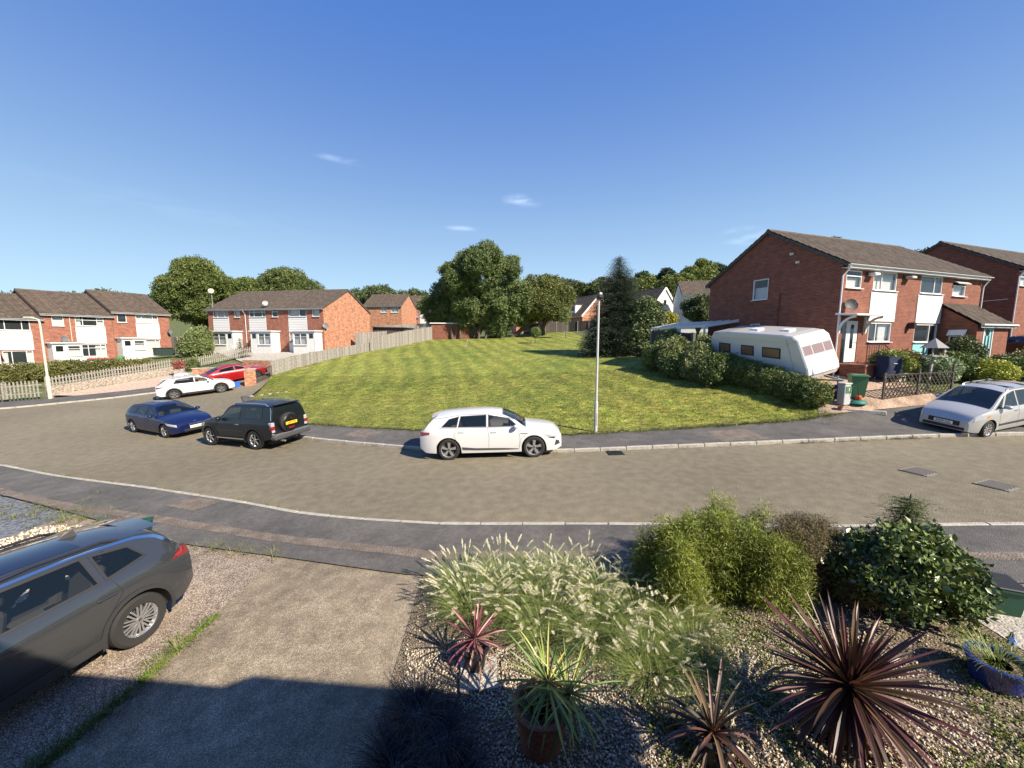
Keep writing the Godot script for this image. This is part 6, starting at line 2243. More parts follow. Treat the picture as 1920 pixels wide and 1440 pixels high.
func hedges() -> void:
	var g0 := Color(0.03, 0.045, 0.014)
	var g1 := Color(0.1, 0.12, 0.035)
	var bl := []
	for q in 9:
		var f := q / 8.0
		bl.append([Vector3(lerpf(0.0, -1.75, f) + rf(-0.08, 0.08), 0.58 + 0.06 * sin(q * 2.0) + f * 0.95, lerpf(0.0, -4.2, f)), Vector3(0.68, 0.66 + rf(-0.08, 0.08), 0.7)])
	shrub("clipped_hedge", "rounded clipped green hedge with yellow leaves at its street end beside the caravan", "hedge", on(13.15, 16.75, 0.05), bl, 5200, M.ball, 0.08, 0.15, g0, g1)
	var hn: Node = get_node("clipped_hedge")
	crown(hn, "yellow_leaves", [[Vector3(0.1, 0.75, 0.1), Vector3(0.64, 0.56, 0.66)]], 90, M.ball, 0.04, 0.08, Color(0.16, 0.14, 0.01), Color(0.3, 0.25, 0.02), 0.95)
	var sp := [[11.0, 20.6, 1.75, 1.15], [10.7, 21.9, 2.1, 1.25], [10.0, 22.8, 1.5, 1.1], [10.2, 24.0, 2.3, 1.3], [9.6, 25.2, 1.9, 1.2], [11.2, 22.8, 2.3, 1.1], [10.6, 25.9, 2.5, 1.2]]
	for q in sp.size():
		var s: Array = sp[q]
		var h: float = s[2] * 0.86
		var w: float = s[3]
		shrub("garden_shrub", ["loose green shrub adjoining the inner end of the clipped hedge", "tall pale shrub standing in front of the caravan rear window", "low green shrub jutting onto the lawn before the carport", "tall grey-green shrub half hiding the carport front post", "rounded green shrub at the lawn corner below the dark boards", "upright pale shrub tucked between caravan and carport shrubs", "tall green shrub beside the dark boards under the carport"][q], "shrub", on(s[0], s[1], 0.05), [[Vector3(0, h * 0.55, 0), Vector3(w * 0.75, h * 0.45, w * 0.75)], [Vector3(w * 0.4, h * 0.4, 0.2), Vector3(w * 0.5, h * 0.4, w * 0.5)], [Vector3(-w * 0.4, h * 0.35, 0.3), Vector3(w * 0.5, h * 0.35, w * 0.5)], [Vector3(0.1, h * 0.85, 0), Vector3(w * 0.35, h * 0.25, w * 0.35)]], 1100, M.ball, 0.12, 0.24, [g0, Color(0.05, 0.06, 0.02)][q % 2], [g1, Color(0.16, 0.17, 0.07)][q % 2], "shrubs between lawn and carport", 0.4)
	# front garden of the brick pair
	var fr := [[18.6, 18.9, 1.2, 0.95, "rounded yellow-green hedge bush under the white-framed front window", Color(0.06, 0.08, 0.02), Color(0.2, 0.21, 0.05)], [19.6, 19.1, 1.1, 0.8, "rusty-tipped bush next to the hedge bush by the steps", Color(0.07, 0.06, 0.02), Color(0.2, 0.15, 0.05)],
		[20.3, 18.3, 1.1, 0.8, "variegated pale bush under the blue window panel", Color(0.1, 0.13, 0.07), Color(0.3, 0.34, 0.24)], [21.3, 18.5, 1.15, 1.0, "dense dark green shrub behind the bird table", g0, g1], [22.5, 19.2, 1.7, 0.8, "tall climbing shrub against the lean-to wall", g0, Color(0.09, 0.1, 0.04)],
		[22.3, 17.9, 0.95, 0.95, "yellow-leaved shrub behind the trellis", Color(0.12, 0.13, 0.02), Color(0.36, 0.34, 0.06)], [23.9, 18.4, 0.95, 1.0, "dark shrub below the lean-to door", g0, g1], [25.6, 18.8, 1.05, 1.3, "brown-green shrub beyond the lean-to", Color(0.06, 0.05, 0.02), Color(0.15, 0.13, 0.05)], [27.6, 19.4, 1.5, 1.4, "broad dark shrub at the far end of the front gardens", g0, g1]]
	for s: Array in fr:
		var h: float = s[2]
		var w: float = s[3]
		shrub("garden_shrub", s[4], "shrub", on(s[0], s[1], 0.0), [[Vector3(0, h * 0.5, 0), Vector3(w * 0.8, h * 0.5, w * 0.8)], [Vector3(w * 0.4, h * 0.42, 0.2), Vector3(w * 0.5, h * 0.38, w * 0.5)], [Vector3(-w * 0.35, h * 0.6, 0.0), Vector3(w * 0.45, h * 0.4, w * 0.45)]], 900, M.ball, 0.1, 0.2, s[5], s[6], "", 0.4)
	# mounded hedges below the stepped terrace
	for s: Array in [[-42.5, 33.2, 3.4, 0.95, "long mounded olive hedge below the lowest terrace house"], [-37.6, 35.2, 3.0, 1.0, "mounded brown-green hedge behind the picket fence"]]:
		var b2 := []
		for q in 6:
			b2.append([Vector3(lerpf(-s[2], s[2], q / 5.0) * 0.75, 0.35, lerpf(1.4, -1.4, q / 5.0)), Vector3(1.25, s[3], 1.2)])
		shrub("mounded_hedge", s[4], "hedge", on(s[0], s[1], 0.1), b2, 1500, M.ball, 0.16, 0.28, Color(0.05, 0.05, 0.015), Color(0.13, 0.12, 0.04))
	shrub("garden_shrub", "tall grey-green bush at the corner of the middle terrace", "shrub", on(-36.2, 44.5), [[Vector3(0, 1.5, 0), Vector3(1.5, 1.6, 1.3)], [Vector3(0.6, 2.4, 0), Vector3(0.8, 0.9, 0.8)], [Vector3(-0.8, 1.0, 0.3), Vector3(1.0, 1.0, 1.0)]], 900, M.ball, 0.2, 0.36, Color(0.06, 0.075, 0.03), Color(0.15, 0.17, 0.07))
	conifer("small dark conifer in the yard of the middle terrace", on(-29.8, 42.3), 2.3, 1.7, 12, Color(0.016, 0.03, 0.014), Color(0.05, 0.075, 0.03), "conifer_bush", 0.25)
	shrub("garden_shrub", "small bush beside the low picket fence", "shrub", on(-31.6, 37.6), [[Vector3(0, 0.5, 0), Vector3(0.8, 0.6, 0.7)]], 260, M.ball, 0.14, 0.22, g0, g1)
	shrub("garden_shrub", "yellow-flowering bush behind the carport roof", "shrub", on(17.6, 45), [[Vector3(0, 2.2, 0), Vector3(1.5, 1.1, 1.1)], [Vector3(-0.8, 1.0, 0), Vector3(1.1, 1.0, 1.0)]], 500, M.ball, 0.2, 0.34, Color(0.1, 0.1, 0.012), Color(0.28, 0.24, 0.02))
	tree("broadleaf_tree", "small dark tree in front of the white-clad house", 19.4, 40.5, 5.6, 3.6, 12, 1100, g0, Color(0.08, 0.09, 0.04), "", 0.25, 0.26)

func lawn_grass() -> void:
	# short mown blades over the green
	var b := grass_blades(9, 0.34, 0.06, 0.011, 0.5, Color(0.85, 0.85, 0.85), Color(1, 1, 1), 3, 2)
	var tuft := b.mesh(M.leaf)
	var xf := []
	var cols := PackedColorArray()
	var A := walk(FAR_BACK.slice(0, 9), 200)
	var B := walk([[-20.8, 33], [-10, 31], [0, 29], [10.3, 25.6]], 200)
	for q in 30000:
		var f := pow(rng.randf(), 1.25)
		var k := rng.randi() % 200
		var p: Vector2 = A[k].lerp(A[k + 1], rng.randf()).lerp(B[k], f)
		var wob := noise.get_noise_2d(p.x * 8, p.y * 8) * 0.03
		var s := rf(0.6, 1.3)
		xf.append(Transform3D(Basis(Vector3.UP, rf(0, TAU)).scaled(Vector3(s * 1.4, s, s * 1.4)), on(p.x, p.y, 0.1 + wob)))
		var dry := clampf(0.45 + noise.get_noise_2d(p.x * 2.2 + 50, p.y * 2.2) * 1.3 + rf(-0.3, 0.3), 0, 1)
		cols.append(Color(0.1, 0.14, 0.016).lerp(Color(0.28, 0.25, 0.075), dry))
	var o := scatter(self, "mown_grass", tuft, xf, cols)
	tag(o, "short mown grass blades covering the green", "grass", "", "stuff")
	# long uncut tufts along edges
	var lb := grass_blades(16, 0.5, 0.17, 0.012, 0.9, Color(0.8, 0.8, 0.8), Color(1, 1, 1), 9, 3).mesh(M.leaf)
	xf = []
	cols = PackedColorArray()
	var edges := [[FAR_BACK.slice(0, 9), 700, 0.1, 0.12], [[[-20.8, 33], [-11.8, 56.5]], 250, 0.25, 0.1], [FAR_KERB.slice(2, 12), 60, 0.07, 0.0], [[[10.29, 13.3], [14.9, 13.35]], 60, 0.05, 0.0], [[[13.3, 15.9], [12.2, 16.6], [11.0, 19.8]], 160, 0.4, 0.1], [NEAR_KERB.slice(3, 9), 70, 0.07, 0.02], [[[-4.47, 5.3], [-4.7, 2.2]], 130, 0.07, 0.03], [[[-13.0, 10.0], [-9.6, 8.6]], 160, 0.35, 0.03], [[[-4.4, 6.95], [-6.5, 7.5]], 40, 0.1, 0.04]]
	for e: Array in edges:
		var pts := walk(e[0], 100)
		for q in int(e[1]):
			var k := rng.randi() % 100
			var p: Vector2 = pts[k].lerp(pts[k + 1], rng.randf()) + Vector2(rng.randfn(), rng.randfn()) * e[2]
			var s := rf(0.35, 1.0)
			xf.append(Transform3D(Basis(Vector3.UP, rf(0, TAU)).scaled(Vector3(s, s, s)), on(p.x, p.y, e[3])))
			cols.append(Color(0.07, 0.12, 0.015).lerp(Color(0.22, 0.2, 0.06), rng.randf()))
	o = scatter(self, "edge_weeds", lb, xf, cols)
	tag(o, "ragged grass and weeds along kerbs, fence foot and drive edges", "weeds", "", "stuff")

func front_garden() -> void:
	# gravel
	var st := MB.new()
	st.ellipsoid(Vector3.ZERO, Vector3(1, 0.6, 0.75), 6, 4)
	var sm := st.mesh(M.stone)
	var xf := []
	var cols := PackedColorArray()
	var tones := [Color(0.62, 0.53, 0.38), Color(0.5, 0.4, 0.27), Color(0.36, 0.27, 0.18), Color(0.72, 0.66, 0.54), Color(0.28, 0.22, 0.17), Color(0.45, 0.4, 0.33)]
	for q in 24000:
		var x := rf(-1.55, 6.1)
		var z := rf(2.4, 5.9)
		if q % 4:
			x = rf(-1.4, 4.6)
			z = rf(2.6, 4.6)
		var edge := lerpf(-1.26, -1.5, clampf((z - 3.5) / 2.5, 0, 1)) + noise.get_noise_2d(x * 40, z * 40) * 0.12
		if x < edge:
			continue
		if noise.get_noise_2d(x * 22 + 9, z * 22) > 0.28 and x > 1.6:
			continue
		var s := rf(0.008, 0.019)
		xf.append(Transform3D(rand_basis(s), on(x, z, 0.055 + rf(0, 0.012))))
		cols.append(tones[rng.randi() % tones.size()] * rf(0.75, 1.1))
	tag(scatter(self, "gravel", sm, xf, cols), "loose cream and brown garden gravel", "gravel", "", "stuff")
	xf = []
	cols = PackedColorArray()
	for q in 7000:
		var z := rf(4.0, 8.6)
		var x := rf(-11.8, -7.3)
		var lim := -7.4 - (z - 4.0) * 0.02
		if x > lim or z > 8.95 + (x + 10.9) * -0.38 or x < -12.2 + (z - 4.0) * 0.25:
			continue
		xf.append(Transform3D(rand_basis(rf(0.014, 0.032)), on(x, z, 0.035 + rf(0, 0.02))))
		cols.append(tones[[0, 3, 3, 1][rng.randi() % 4]] * rf(0.85, 1.15))
	tag(scatter(self, "gravel", sm, xf, cols), "pale cream stones beside the grey car", "gravel", "", "stuff")
	# ground cover between the stones
	var low := leaf_ball(14, 0.7, 0.5, 8, M.leaf)
	xf = []
	cols = PackedColorArray()
	for q in 5200:
		var x := rf(1.4, 6.1)
		var z := rf(2.5, 5.5)
		if noise.get_noise_2d(x * 22 + 9, z * 22) < -0.05:
			continue
		xf.append(Transform3D(rand_basis(rf(0.02, 0.05)), on(x, z, 0.06)))
		cols.append(Color(0.06, 0.1, 0.012).lerp(Color(0.24, 0.25, 0.06), rng.randf()))
	for q in 500:
		var z := rf(2.3, 5.4)
		xf.append(Transform3D(rand_basis(rf(0.015, 0.04)), on(-4.47 - (5.4 - z) * 0.06 + rng.randfn() * (0.02 + 0.03 * (5.4 - z) / 3.0), z, 0.045)))
		cols.append(Color(0.06, 0.13, 0.008).lerp(Color(0.16, 0.24, 0.02), rng.randf()))
	tag(scatter(self, "ground_cover", low, xf, cols), "low moss and ground cover between the stones and along the drive joint", "moss", "", "stuff")
	# feather grass
	var pm := [plume_mesh(1, M.plume), plume_mesh(2, M.plume), plume_mesh(3, M.plume)]
	var spots := [[-0.75, 5.75, 0.75], [-0.15, 5.8, 0.8], [0.5, 5.75, 0.85], [1.15, 5.65, 0.8], [-0.55, 5.2, 0.75], [0.1, 5.2, 0.8], [0.75, 5.2, 0.85], [1.45, 5.15, 0.8], [2.05, 5.3, 0.75], [0.45, 4.7, 0.7], [1.1, 4.65, 0.75], [1.75, 4.6, 0.75], [2.3, 4.75, 0.65], [1.6, 4.1, 0.6], [2.2, 4.2, 0.55]]
	for q in spots.size():
		var s: Array = spots[q]
		var t := thing("feather_grass", "clump of feather grass with pale fluffy plumes in the front garden mass", "ornamental grass", on(s[0], s[1], 0.05), rf(0, TAU), "feather grass clumps")
		part(t, "blades", grass_blades(620, 1.1, 0.64 * s[2] / 0.75, 0.006, 1.4, Color(0.08, 0.14, 0.025), Color(0.3, 0.34, 0.1), 40 + q), M.leaf).set_meta("kind", "stuff")
		var n := 44 if q < 11 else 30
		for e in n:
			var o := part(t, "plume", pm[e % 3])
			var h: float = s[2] * rf(0.7, 1.15)
			var a := rf(0, TAU)
			o.transform = Transform3D((Basis(Vector3.UP, a) * Basis(Vector3.BACK, -rf(0.05, 0.5))).scaled(Vector3(h, h, h)), Vector3(cos(a), 0, -sin(a)) * rf(0.02, 0.16))
	# shrubs at the pavement
	var fine := leaf_ball(44, 0.55, 0.07, 21, M.leaf, 0.9)
	var bl := []
	for q in 26:
		var x := rf(-1.0, 1.0)
		var z := rf(-0.42, 0.42)
		var h := 1.08 - 0.32 * x * x + rf(-0.16, 0.1)
		bl.append([Vector3(x, h - 0.26, z), Vector3(0.22, 0.27, 0.22) * rf(0.75, 1.25)])
		bl.append([Vector3(x * 1.05, 0.34, z), Vector3(0.28, 0.32, 0.26)])
		for e in 2:
			bl.append([Vector3(x * 1.12 + rf(-0.12, 0.12), h - 0.04 + rf(-0.2, 0.14), z * 1.2 + rf(-0.1, 0.1)), Vector3(0.055, 0.17, 0.055)])
	shrub("feathery_shrub", "bright yellow-green feathery evergreen shrub by the pavement", "shrub", on(3.15, 5.55, 0.05), bl, 5600, fine, 0.07, 0.15, Color(0.03, 0.045, 0.006), Color(0.16, 0.18, 0.022), "", 0.4)
	bl = []
	for q in 20:
		var x := rf(-0.85, 0.85)
		var z := rf(-0.4, 0.4)
		var h := 1.02 - 0.35 * x * x + rf(-0.1, 0.08)
		bl.append([Vector3(x, h - 0.24, z), Vector3(0.22, 0.25, 0.22) * rf(0.8, 1.2)])
		bl.append([Vector3(x, 0.34, z), Vector3(0.27, 0.32, 0.25)])
	shrub("heather_shrub", "brownish heather shrub next to the feathery evergreen", "shrub", on(4.45, 5.45, 0.05), bl, 4600, fine, 0.055, 0.11, Color(0.03, 0.03, 0.012), Color(0.12, 0.085, 0.04), "", 0.4)
	var broad := leaf_ball(11, 0.95, 0.52, 33, M.leaf_gloss, 0.5)
	bl = []
	for q in 16:
		var a := q * 2.4
		bl.append([Vector3(cos(a) * 0.8 * sqrt((q + 1) / 16.0), 0.95 - 0.6 * (q / 16.0) + rf(-0.2, 0.2), sin(a) * 0.5 * sqrt((q + 1) / 16.0)), Vector3(0.27, 0.28, 0.27) * rf(0.7, 1.25)])
	shrub("glossy_shrub", "glossy broad-leaved evergreen shrub behind the big red cordyline", "shrub", on(5.5, 4.98, 0.05), bl, 1300, broad, 0.065, 0.115, Color(0.02, 0.035, 0.012), Color(0.11, 0.14, 0.05), "", 0.35)
	bl = []
	for q in 8:
		bl.append([Vector3(rf(-0.4, 0.4), rf(0.3, 0.65), rf(-0.3, 0.3)), Vector3(0.3, 0.32, 0.3)])
	shrub("glossy_shrub", "mid-green leafy shrub between the heather and the glossy evergreen", "shrub", on(5.15, 5.4, 0.05), bl, 700, broad, 0.05, 0.1, Color(0.04, 0.07, 0.016), Color(0.15, 0.19, 0.06), "", 0.45)
	conifer("small columnar golden conifer at the pavement edge", on(5.95, 5.5, 0.05), 1.5, 0.62, 22, Color(0.045, 0.075, 0.012), Color(0.13, 0.16, 0.04), "columnar_conifer", 0.2, 0.45)
	# big red cordyline
	var reds := [strap_mat(Color(0.06, 0.02, 0.02)), strap_mat(Color(0.1, 0.035, 0.034)), strap_mat(Color(0.045, 0.024, 0.016)), strap_mat(Color(0.12, 0.075, 0.04))]
	var t := thing("red_cordyline", "large dark red spiky cordyline in the gravel", "cordyline", on(3.24, 3.33, 0.05))
	var b := MB.new()
	b.tube([Vector3(0, -0.05, 0), Vector3(0.01, 0.35, 0), Vector3(0, 0.62, 0)], [0.07, 0.055, 0.05], 9)
	part(t, "trunk", b, M.bark)
	rosette(t, Vector3(0, 0.62, 0), 210, 0.86, 0.055, reds, -1.05, 1.45, [0.1, 0.3, 0.6], 5)
	rosette(t, Vector3(0, 0.56, 0), 26, 0.62, 0.05, [strap_mat(Color(0.3, 0.22, 0.13), 0.8), strap_mat(Color(0.2, 0.14, 0.08), 0.8)], -1.5, -1.0, [0.1, 0.5], 6)
	# small red cordyline in a black pot
	t = thing("potted_cordyline", "small pink-red cordyline in a black plastic pot on a slab", "cordyline", on(-0.45, 4.3, 0.07))
	pot(t, 0.11, 0.15, 0.28, mat(Color(0.012, 0.013, 0.015), 0.5))
	rosette(t, Vector3(0, 0.42, 0), 46, 0.46, 0.036, [strap_mat(Color(0.2, 0.055, 0.07)), strap_mat(Color(0.12, 0.03, 0.04)), strap_mat(Color(0.26, 0.14, 0.11))], -0.75, 1.4, [0.15, 0.5, 0.9], 9)
	b = MB.new()
	b.tube([Vector3(0, 0.22, 0), Vector3(0, 0.44, 0)], [0.025], 6)
	part(t, "trunk", b, M.bark)
	b = MB.new()
	b.cbox(Vector3.ZERO, Vector3(0.45, 0.04, 0.45), 0.008)
	var slab := part(self, "paving_slab", b, M.concrete, on(-0.4, 4.2, 0.075))
	slab.rotation.y = 0.1
	tag(slab, "square concrete slab under the small potted cordyline", "paving slab")
	# terracotta pot with a two-headed green cordyline
	t = thing("potted_cordyline", "two-headed green cordyline in a large terracotta pot", "cordyline", on(0.29, 3.4, 0.05))
	pot(t, 0.2, 0.27, 0.46, M.terracotta, 0.035)
	var greens := [strap_mat(Color(0.14, 0.22, 0.05)), strap_mat(Color(0.24, 0.3, 0.075)), strap_mat(Color(0.1, 0.16, 0.04)), strap_mat(Color(0.42, 0.4, 0.09))]
	b = MB.new()
	b.tube([Vector3(0.03, 0.35, -0.02), Vector3(0.06, 0.52, 0.0), Vector3(0.06, 0.74, 0.04)], [0.04, 0.03, 0.03], 7)
	part(t, "trunk", b, M.bark)
	b = MB.new()
	b.tube([Vector3(0.08, 0.35, 0.02), Vector3(0.17, 0.5, 0.06), Vector3(0.26, 0.68, 0.1)], [0.035, 0.028, 0.028], 7)
	part(t, "trunk", b, M.bark)
	rosette(t, Vector3(0.06, 0.74, 0.04), 56, 0.58, 0.03, greens, -0.7, 1.4, [0.15, 0.5, 0.95], 12)
	rosette(t, Vector3(0.26, 0.68, 0.1), 48, 0.55, 0.029, greens, -0.9, 1.25, [0.2, 0.6, 1.1], 13)
	rosette(t, Vector3(-0.1, 0.42, 0.05), 22, 0.36, 0.02, greens, 0.1, 1.3, [0.3, 0.8], 14)
	# bronze strap-leaved plant
	t = thing("potted_flax", "bronze strap-leaved flax in a dark pot in the shade", "flax plant", on(1.9, 3.22, 0.05))
	pot(t, 0.13, 0.17, 0.28, M.dark)
	rosette(t, Vector3(0, 0.3, 0), 54, 0.62, 0.045, [strap_mat(Color(0.06, 0.045, 0.025)), strap_mat(Color(0.15, 0.1, 0.06)), strap_mat(Color(0.035, 0.028, 0.018)), strap_mat(Color(0.09, 0.04, 0.03))], -0.3, 1.35, [0.5, 1.1, 1.8], 17)
	# near-black grass
	for q in 5:
		var s: Array = [[-1.02, 3.72], [-0.72, 3.45], [-1.1, 3.2], [-0.55, 3.05], [-0.9, 2.75]][q]
		t = thing("black_grass", "clump of near-black strappy grass at the shaded drive edge", "ornamental grass", on(s[0], s[1], 0.05), 0.0, "near-black grass clumps")
		part(t, "blades", grass_blades(420, 0.7, 0.46, 0.008, 1.7, Color(0.008, 0.008, 0.009), Color(0.03, 0.03, 0.028), 70 + q), M.leaf).set_meta("kind", "stuff")
	# blue glazed pot with grass
	t = thing("blue_pot", "glossy dark blue bowl planted with grass by the concrete path", "plant pot", on(5.4, 3.88, 0.06))
	pot(t, 0.2, 0.25, 0.27, M.blue_pot, 0.03)
	part(t, "blades", grass_blades(260, 0.9, 0.26, 0.007, 1.2, Color(0.08, 0.14, 0.02), Color(0.24, 0.28, 0.06), 90), M.leaf, Vector3(0, 0.21, 0)).set_meta("kind", "stuff")
	t = thing("garden_light", "small chrome garden light on a stake beside the blue bowl", "garden light", on(5.85, 4.12, 0.05))
	b = MB.new()
	b.tube([Vector3(0, 0, 0), Vector3(0, 0.24, 0)], [0.012], 6)
	part(t, "stake", b, M.cream)
	b = MB.new()
	b.lathe([Vector2(0, 0.24), Vector2(0.045, 0.25), Vector2(0.03, 0.28), Vector2(0.05, 0.3), Vector2(0.025, 0.33), Vector2(0.02, 0.38), Vector2(0, 0.39)], 14)
	part(t, "head", b, M.chrome)

func crate(t: Node3D, w: float, d: float, h: float, m: Material, lid := false) -> void:
	# open tapered plastic box with a rolled rim
	var b := MB.new()
	var k := 0.86
	var lo := [Vector3(-w * k / 2, 0, -d * k / 2), Vector3(w * k / 2, 0, -d * k / 2), Vector3(w * k / 2, 0, d * k / 2), Vector3(-w * k / 2, 0, d * k / 2)]
	var hi := [Vector3(-w / 2, h, -d / 2), Vector3(w / 2, h, -d / 2), Vector3(w / 2, h, d / 2), Vector3(-w / 2, h, d / 2)]
	for q in 4:
		var n := (q + 1) % 4
		b.quad(lo[n], lo[q], hi[q], hi[n])
		var ci: Vector3 = Vector3(0.94, 1, 0.94)
		b.quad(lo[q] * ci + Vector3(0, 0.015, 0), lo[n] * ci + Vector3(0, 0.015, 0), hi[n] * ci, hi[q] * ci)
	b.quad(lo[0] + Vector3(0, 0.012, 0), lo[3] + Vector3(0, 0.012, 0), lo[2] + Vector3(0, 0.012, 0), lo[1] + Vector3(0, 0.012, 0))
	part(t, "tub", b, m)
	b = MB.new()
	for q in 4:
		b.bar(hi[q], hi[(q + 1) % 4], 0.035, 0.03)
	part(t, "rim", b, m)
	if lid:
		b = MB.new()
		b.cbox(Vector3(0, h + 0.03, 0), Vector3(w + 0.04, 0.03, d + 0.04), 0.012)
		part(t, "lid", b, M.dark)

# ---- street furniture, fences, garden things -----------------------------------------
func street_lamps() -> void:
	var t := thing("street_lamp", "slim pale grey lamp post at the lawn edge behind the white SUV", "street lamp", on(3.42, 15.4, 0.1))
	var b := MB.new()
	b.tube([Vector3(0, -0.1, 0), Vector3(0, 1.25, 0)], [0.075, 0.075], 14)
	b.tube([Vector3(0, 1.25, 0), Vector3(0, 1.32, 0), Vector3(0, 5.35, 0)], [0.07, 0.052, 0.04], 14)
	part(t, "column", b, M.lamp_grey)
	b = MB.new()
	b.cbox(Vector3(0, 0.55, 0.074), Vector3(0.075, 0.5, 0.012), 0.004)
	part(t, "access_door", b, M.galv)
	b = MB.new()
	b.cbox(Vector3(0.02, 5.42, 0.06), Vector3(0.2, 0.16, 0.42), 0.04, Basis(Vector3.RIGHT, -0.1))
	var h := part(t, "lamp_head", b, M.trim)
	b = MB.new()
	b.ellipsoid(Vector3(0.06, 5.54, 0), Vector3(0.07, 0.08, 0.07), 12, 8)
	part(h, "photocell", b, M.white)
	t = thing("street_lamp", "cream lamp post beside the end of the rubble wall", "street lamp", on(-33.3, 27.4, 0.1))
	b = MB.new()
	b.tube([Vector3(0, -0.1, 0), Vector3(0, 1.55, 0)], [0.12, 0.12], 14)
	b.tube([Vector3(0, 1.55, 0), Vector3(0, 1.65, 0), Vector3(0, 5.3, 0), Vector3(-0.06, 5.6, 0), Vector3(-0.45, 5.72, 0)], [0.11, 0.075, 0.06, 0.055, 0.05], 14)
	part(t, "column", b, M.lamp_cream)
	b = MB.new()
	b.cbox(Vector3(-0.75, 5.74, 0), Vector3(0.65, 0.14, 0.22), 0.05)
	part(t, "lamp_head", b, M.lamp_cream)

func board_fence(called: String, label: String, line: Array, hts: Array, m: Material, up := 0.1, pitch := 0.125, posts := true) -> Node3D:
	# vertical boards on the ground line; hts are heights at even steps along it
	var t := thing(called, label, "fence", on(line[0][0], line[0][1]))
	var L := length_of(line)
	var n := int(L / pitch)
	var pts := walk(line, n)
	var o := t.position
	var vs := []
	for q in 4:
		var b := MB.new()
		var k := 0.72 + 0.09 * q
		b.col = Color(k, k, k)
		b.box(Vector3(0, 0.5, 0), Vector3(pitch - 0.008, 1, 0.018))
		vs.append(b.mesh(m))
	for q in n:
		var p: Vector2 = (pts[q] + pts[q + 1]) / 2
		var d: Vector2 = pts[q + 1] - pts[q]
		var f := float(q) / n * (hts.size() - 1)
		var k := int(f)
		var h: float = lerpf(hts[k], hts[mini(k + 1, hts.size() - 1)], f - k) + rf(-0.015, 0.015)
		var br := part(t, "board", vs[rng.randi() % 4])
		br.transform = Transform3D(Basis(Vector3.UP, atan2(d.y, d.x)).scaled_local(Vector3(1, h, 1)), on(p.x, p.y, up) - o + Vector3(0, 0, 0.008 if q % 2 else 0.0))
	if posts:
		var np := int(L / 1.83)
		var pp := walk(line, np)
		for q in np + 1:
			var p: Vector2 = pp[q]
			var f := float(q) / np * (hts.size() - 1)
			var k := int(f)
			var h: float = lerpf(hts[k], hts[mini(k + 1, hts.size() - 1)], f - k) + 0.06
			var b := MB.new()
			b.col = Color(0.9, 0.9, 0.9)
			b.box(on(p.x, p.y, up + h / 2 - 0.1) - o + Vector3(0.0, 0, 0.05), Vector3(0.1, h + 0.2, 0.1))
			part(t, "post", b, M.timber)
	return t

func picket_fence(label: String, line: Array, h: float, up: float) -> void:
	var t := thing("picket_fence", label, "fence", on(line[0][0], line[0][1]))
	var o := t.position
	var L := length_of(line)
	var n := int(L / 0.19)
	var pts := walk(line, n)
	var b := MB.new()
	b.col = Color(0.95, 0.95, 0.95)
	b.box(Vector3(0, h * 0.46, 0), Vector3(0.085, h * 0.92, 0.02))
	b.tri(Vector3(-0.042, h * 0.92, 0.01), Vector3(0.042, h * 0.92, 0.01), Vector3(0, h, 0.01))
	b.tri(Vector3(0.042, h * 0.92, -0.01), Vector3(-0.042, h * 0.92, -0.01), Vector3(0, h, -0.01))
	var ms := b.mesh(M.timber)
	for q in n:
		var p: Vector2 = pts[q]
		var d: Vector2 = pts[q + 1] - pts[q]
		var k := part(t, "picket", ms)
		k.transform = Transform3D(Basis(Vector3.UP, atan2(d.y, d.x) + rf(-0.05, 0.05)), on(p.x, p.y, up + rf(-0.02, 0.02)) - o)
	var np := maxi(1, int(L / 1.8))
	var pp := walk(line, np)
	for q in np:
		for e: float in [0.25, 0.72]:
			b = MB.new()
			b.col = Color(0.85, 0.85, 0.85)
			b.bar(on(pp[q].x, pp[q].y, up + h * e) - o + Vector3(0, 0, -0.03), on(pp[q + 1].x, pp[q + 1].y, up + h * e) - o + Vector3(0, 0, -0.03), 0.035, 0.07)
			part(t, "rail", b, M.timber)
		b = MB.new()
		b.col = Color(0.8, 0.8, 0.8)
		b.box(on(pp[q].x, pp[q].y, up + h * 0.5) - o + Vector3(0, 0, -0.07), Vector3(0.09, h * 1.05, 0.09))
		part(t, "post", b, M.timber)

func low_wall(called: String, label: String, line: Array, h: float, th: float, m: Material, cat := "wall") -> Node3D:
	var t := thing(called, label, cat, on(line[0][0], line[0][1]))
	var o := t.position
	var n := maxi(1, int(length_of(line) / 0.9))
	var pts := walk(line, n)
	var b := MB.new()
	for q in n:
		var a: Vector2 = pts[q]
		var c: Vector2 = pts[q + 1]
		var d := (c - a).normalized()
		var s := Vector3(-d.y, 0, -d.x) * th / 2
		var pa := on(a.x, a.y) - o
		var pc := on(c.x, c.y) - o
		var dn := Vector3(0, -0.3, 0)
		var u := Vector3(0, h, 0)
		b.quad(pa - s + dn, pc - s + dn, pc - s + u, pa - s + u)
		b.quad(pc + s + dn, pa + s + dn, pa + s + u, pc + s + u)
		b.quad(pa - s + u, pc - s + u, pc + s + u, pa + s + u)
		if q == 0:
			b.quad(pa + s + dn, pa - s + dn, pa - s + u, pa + s + u)
		if q == n - 1:
			b.quad(pc - s + dn, pc + s + dn, pc + s + u, pc - s + u)
	part(t, "masonry", b, m)
	return t

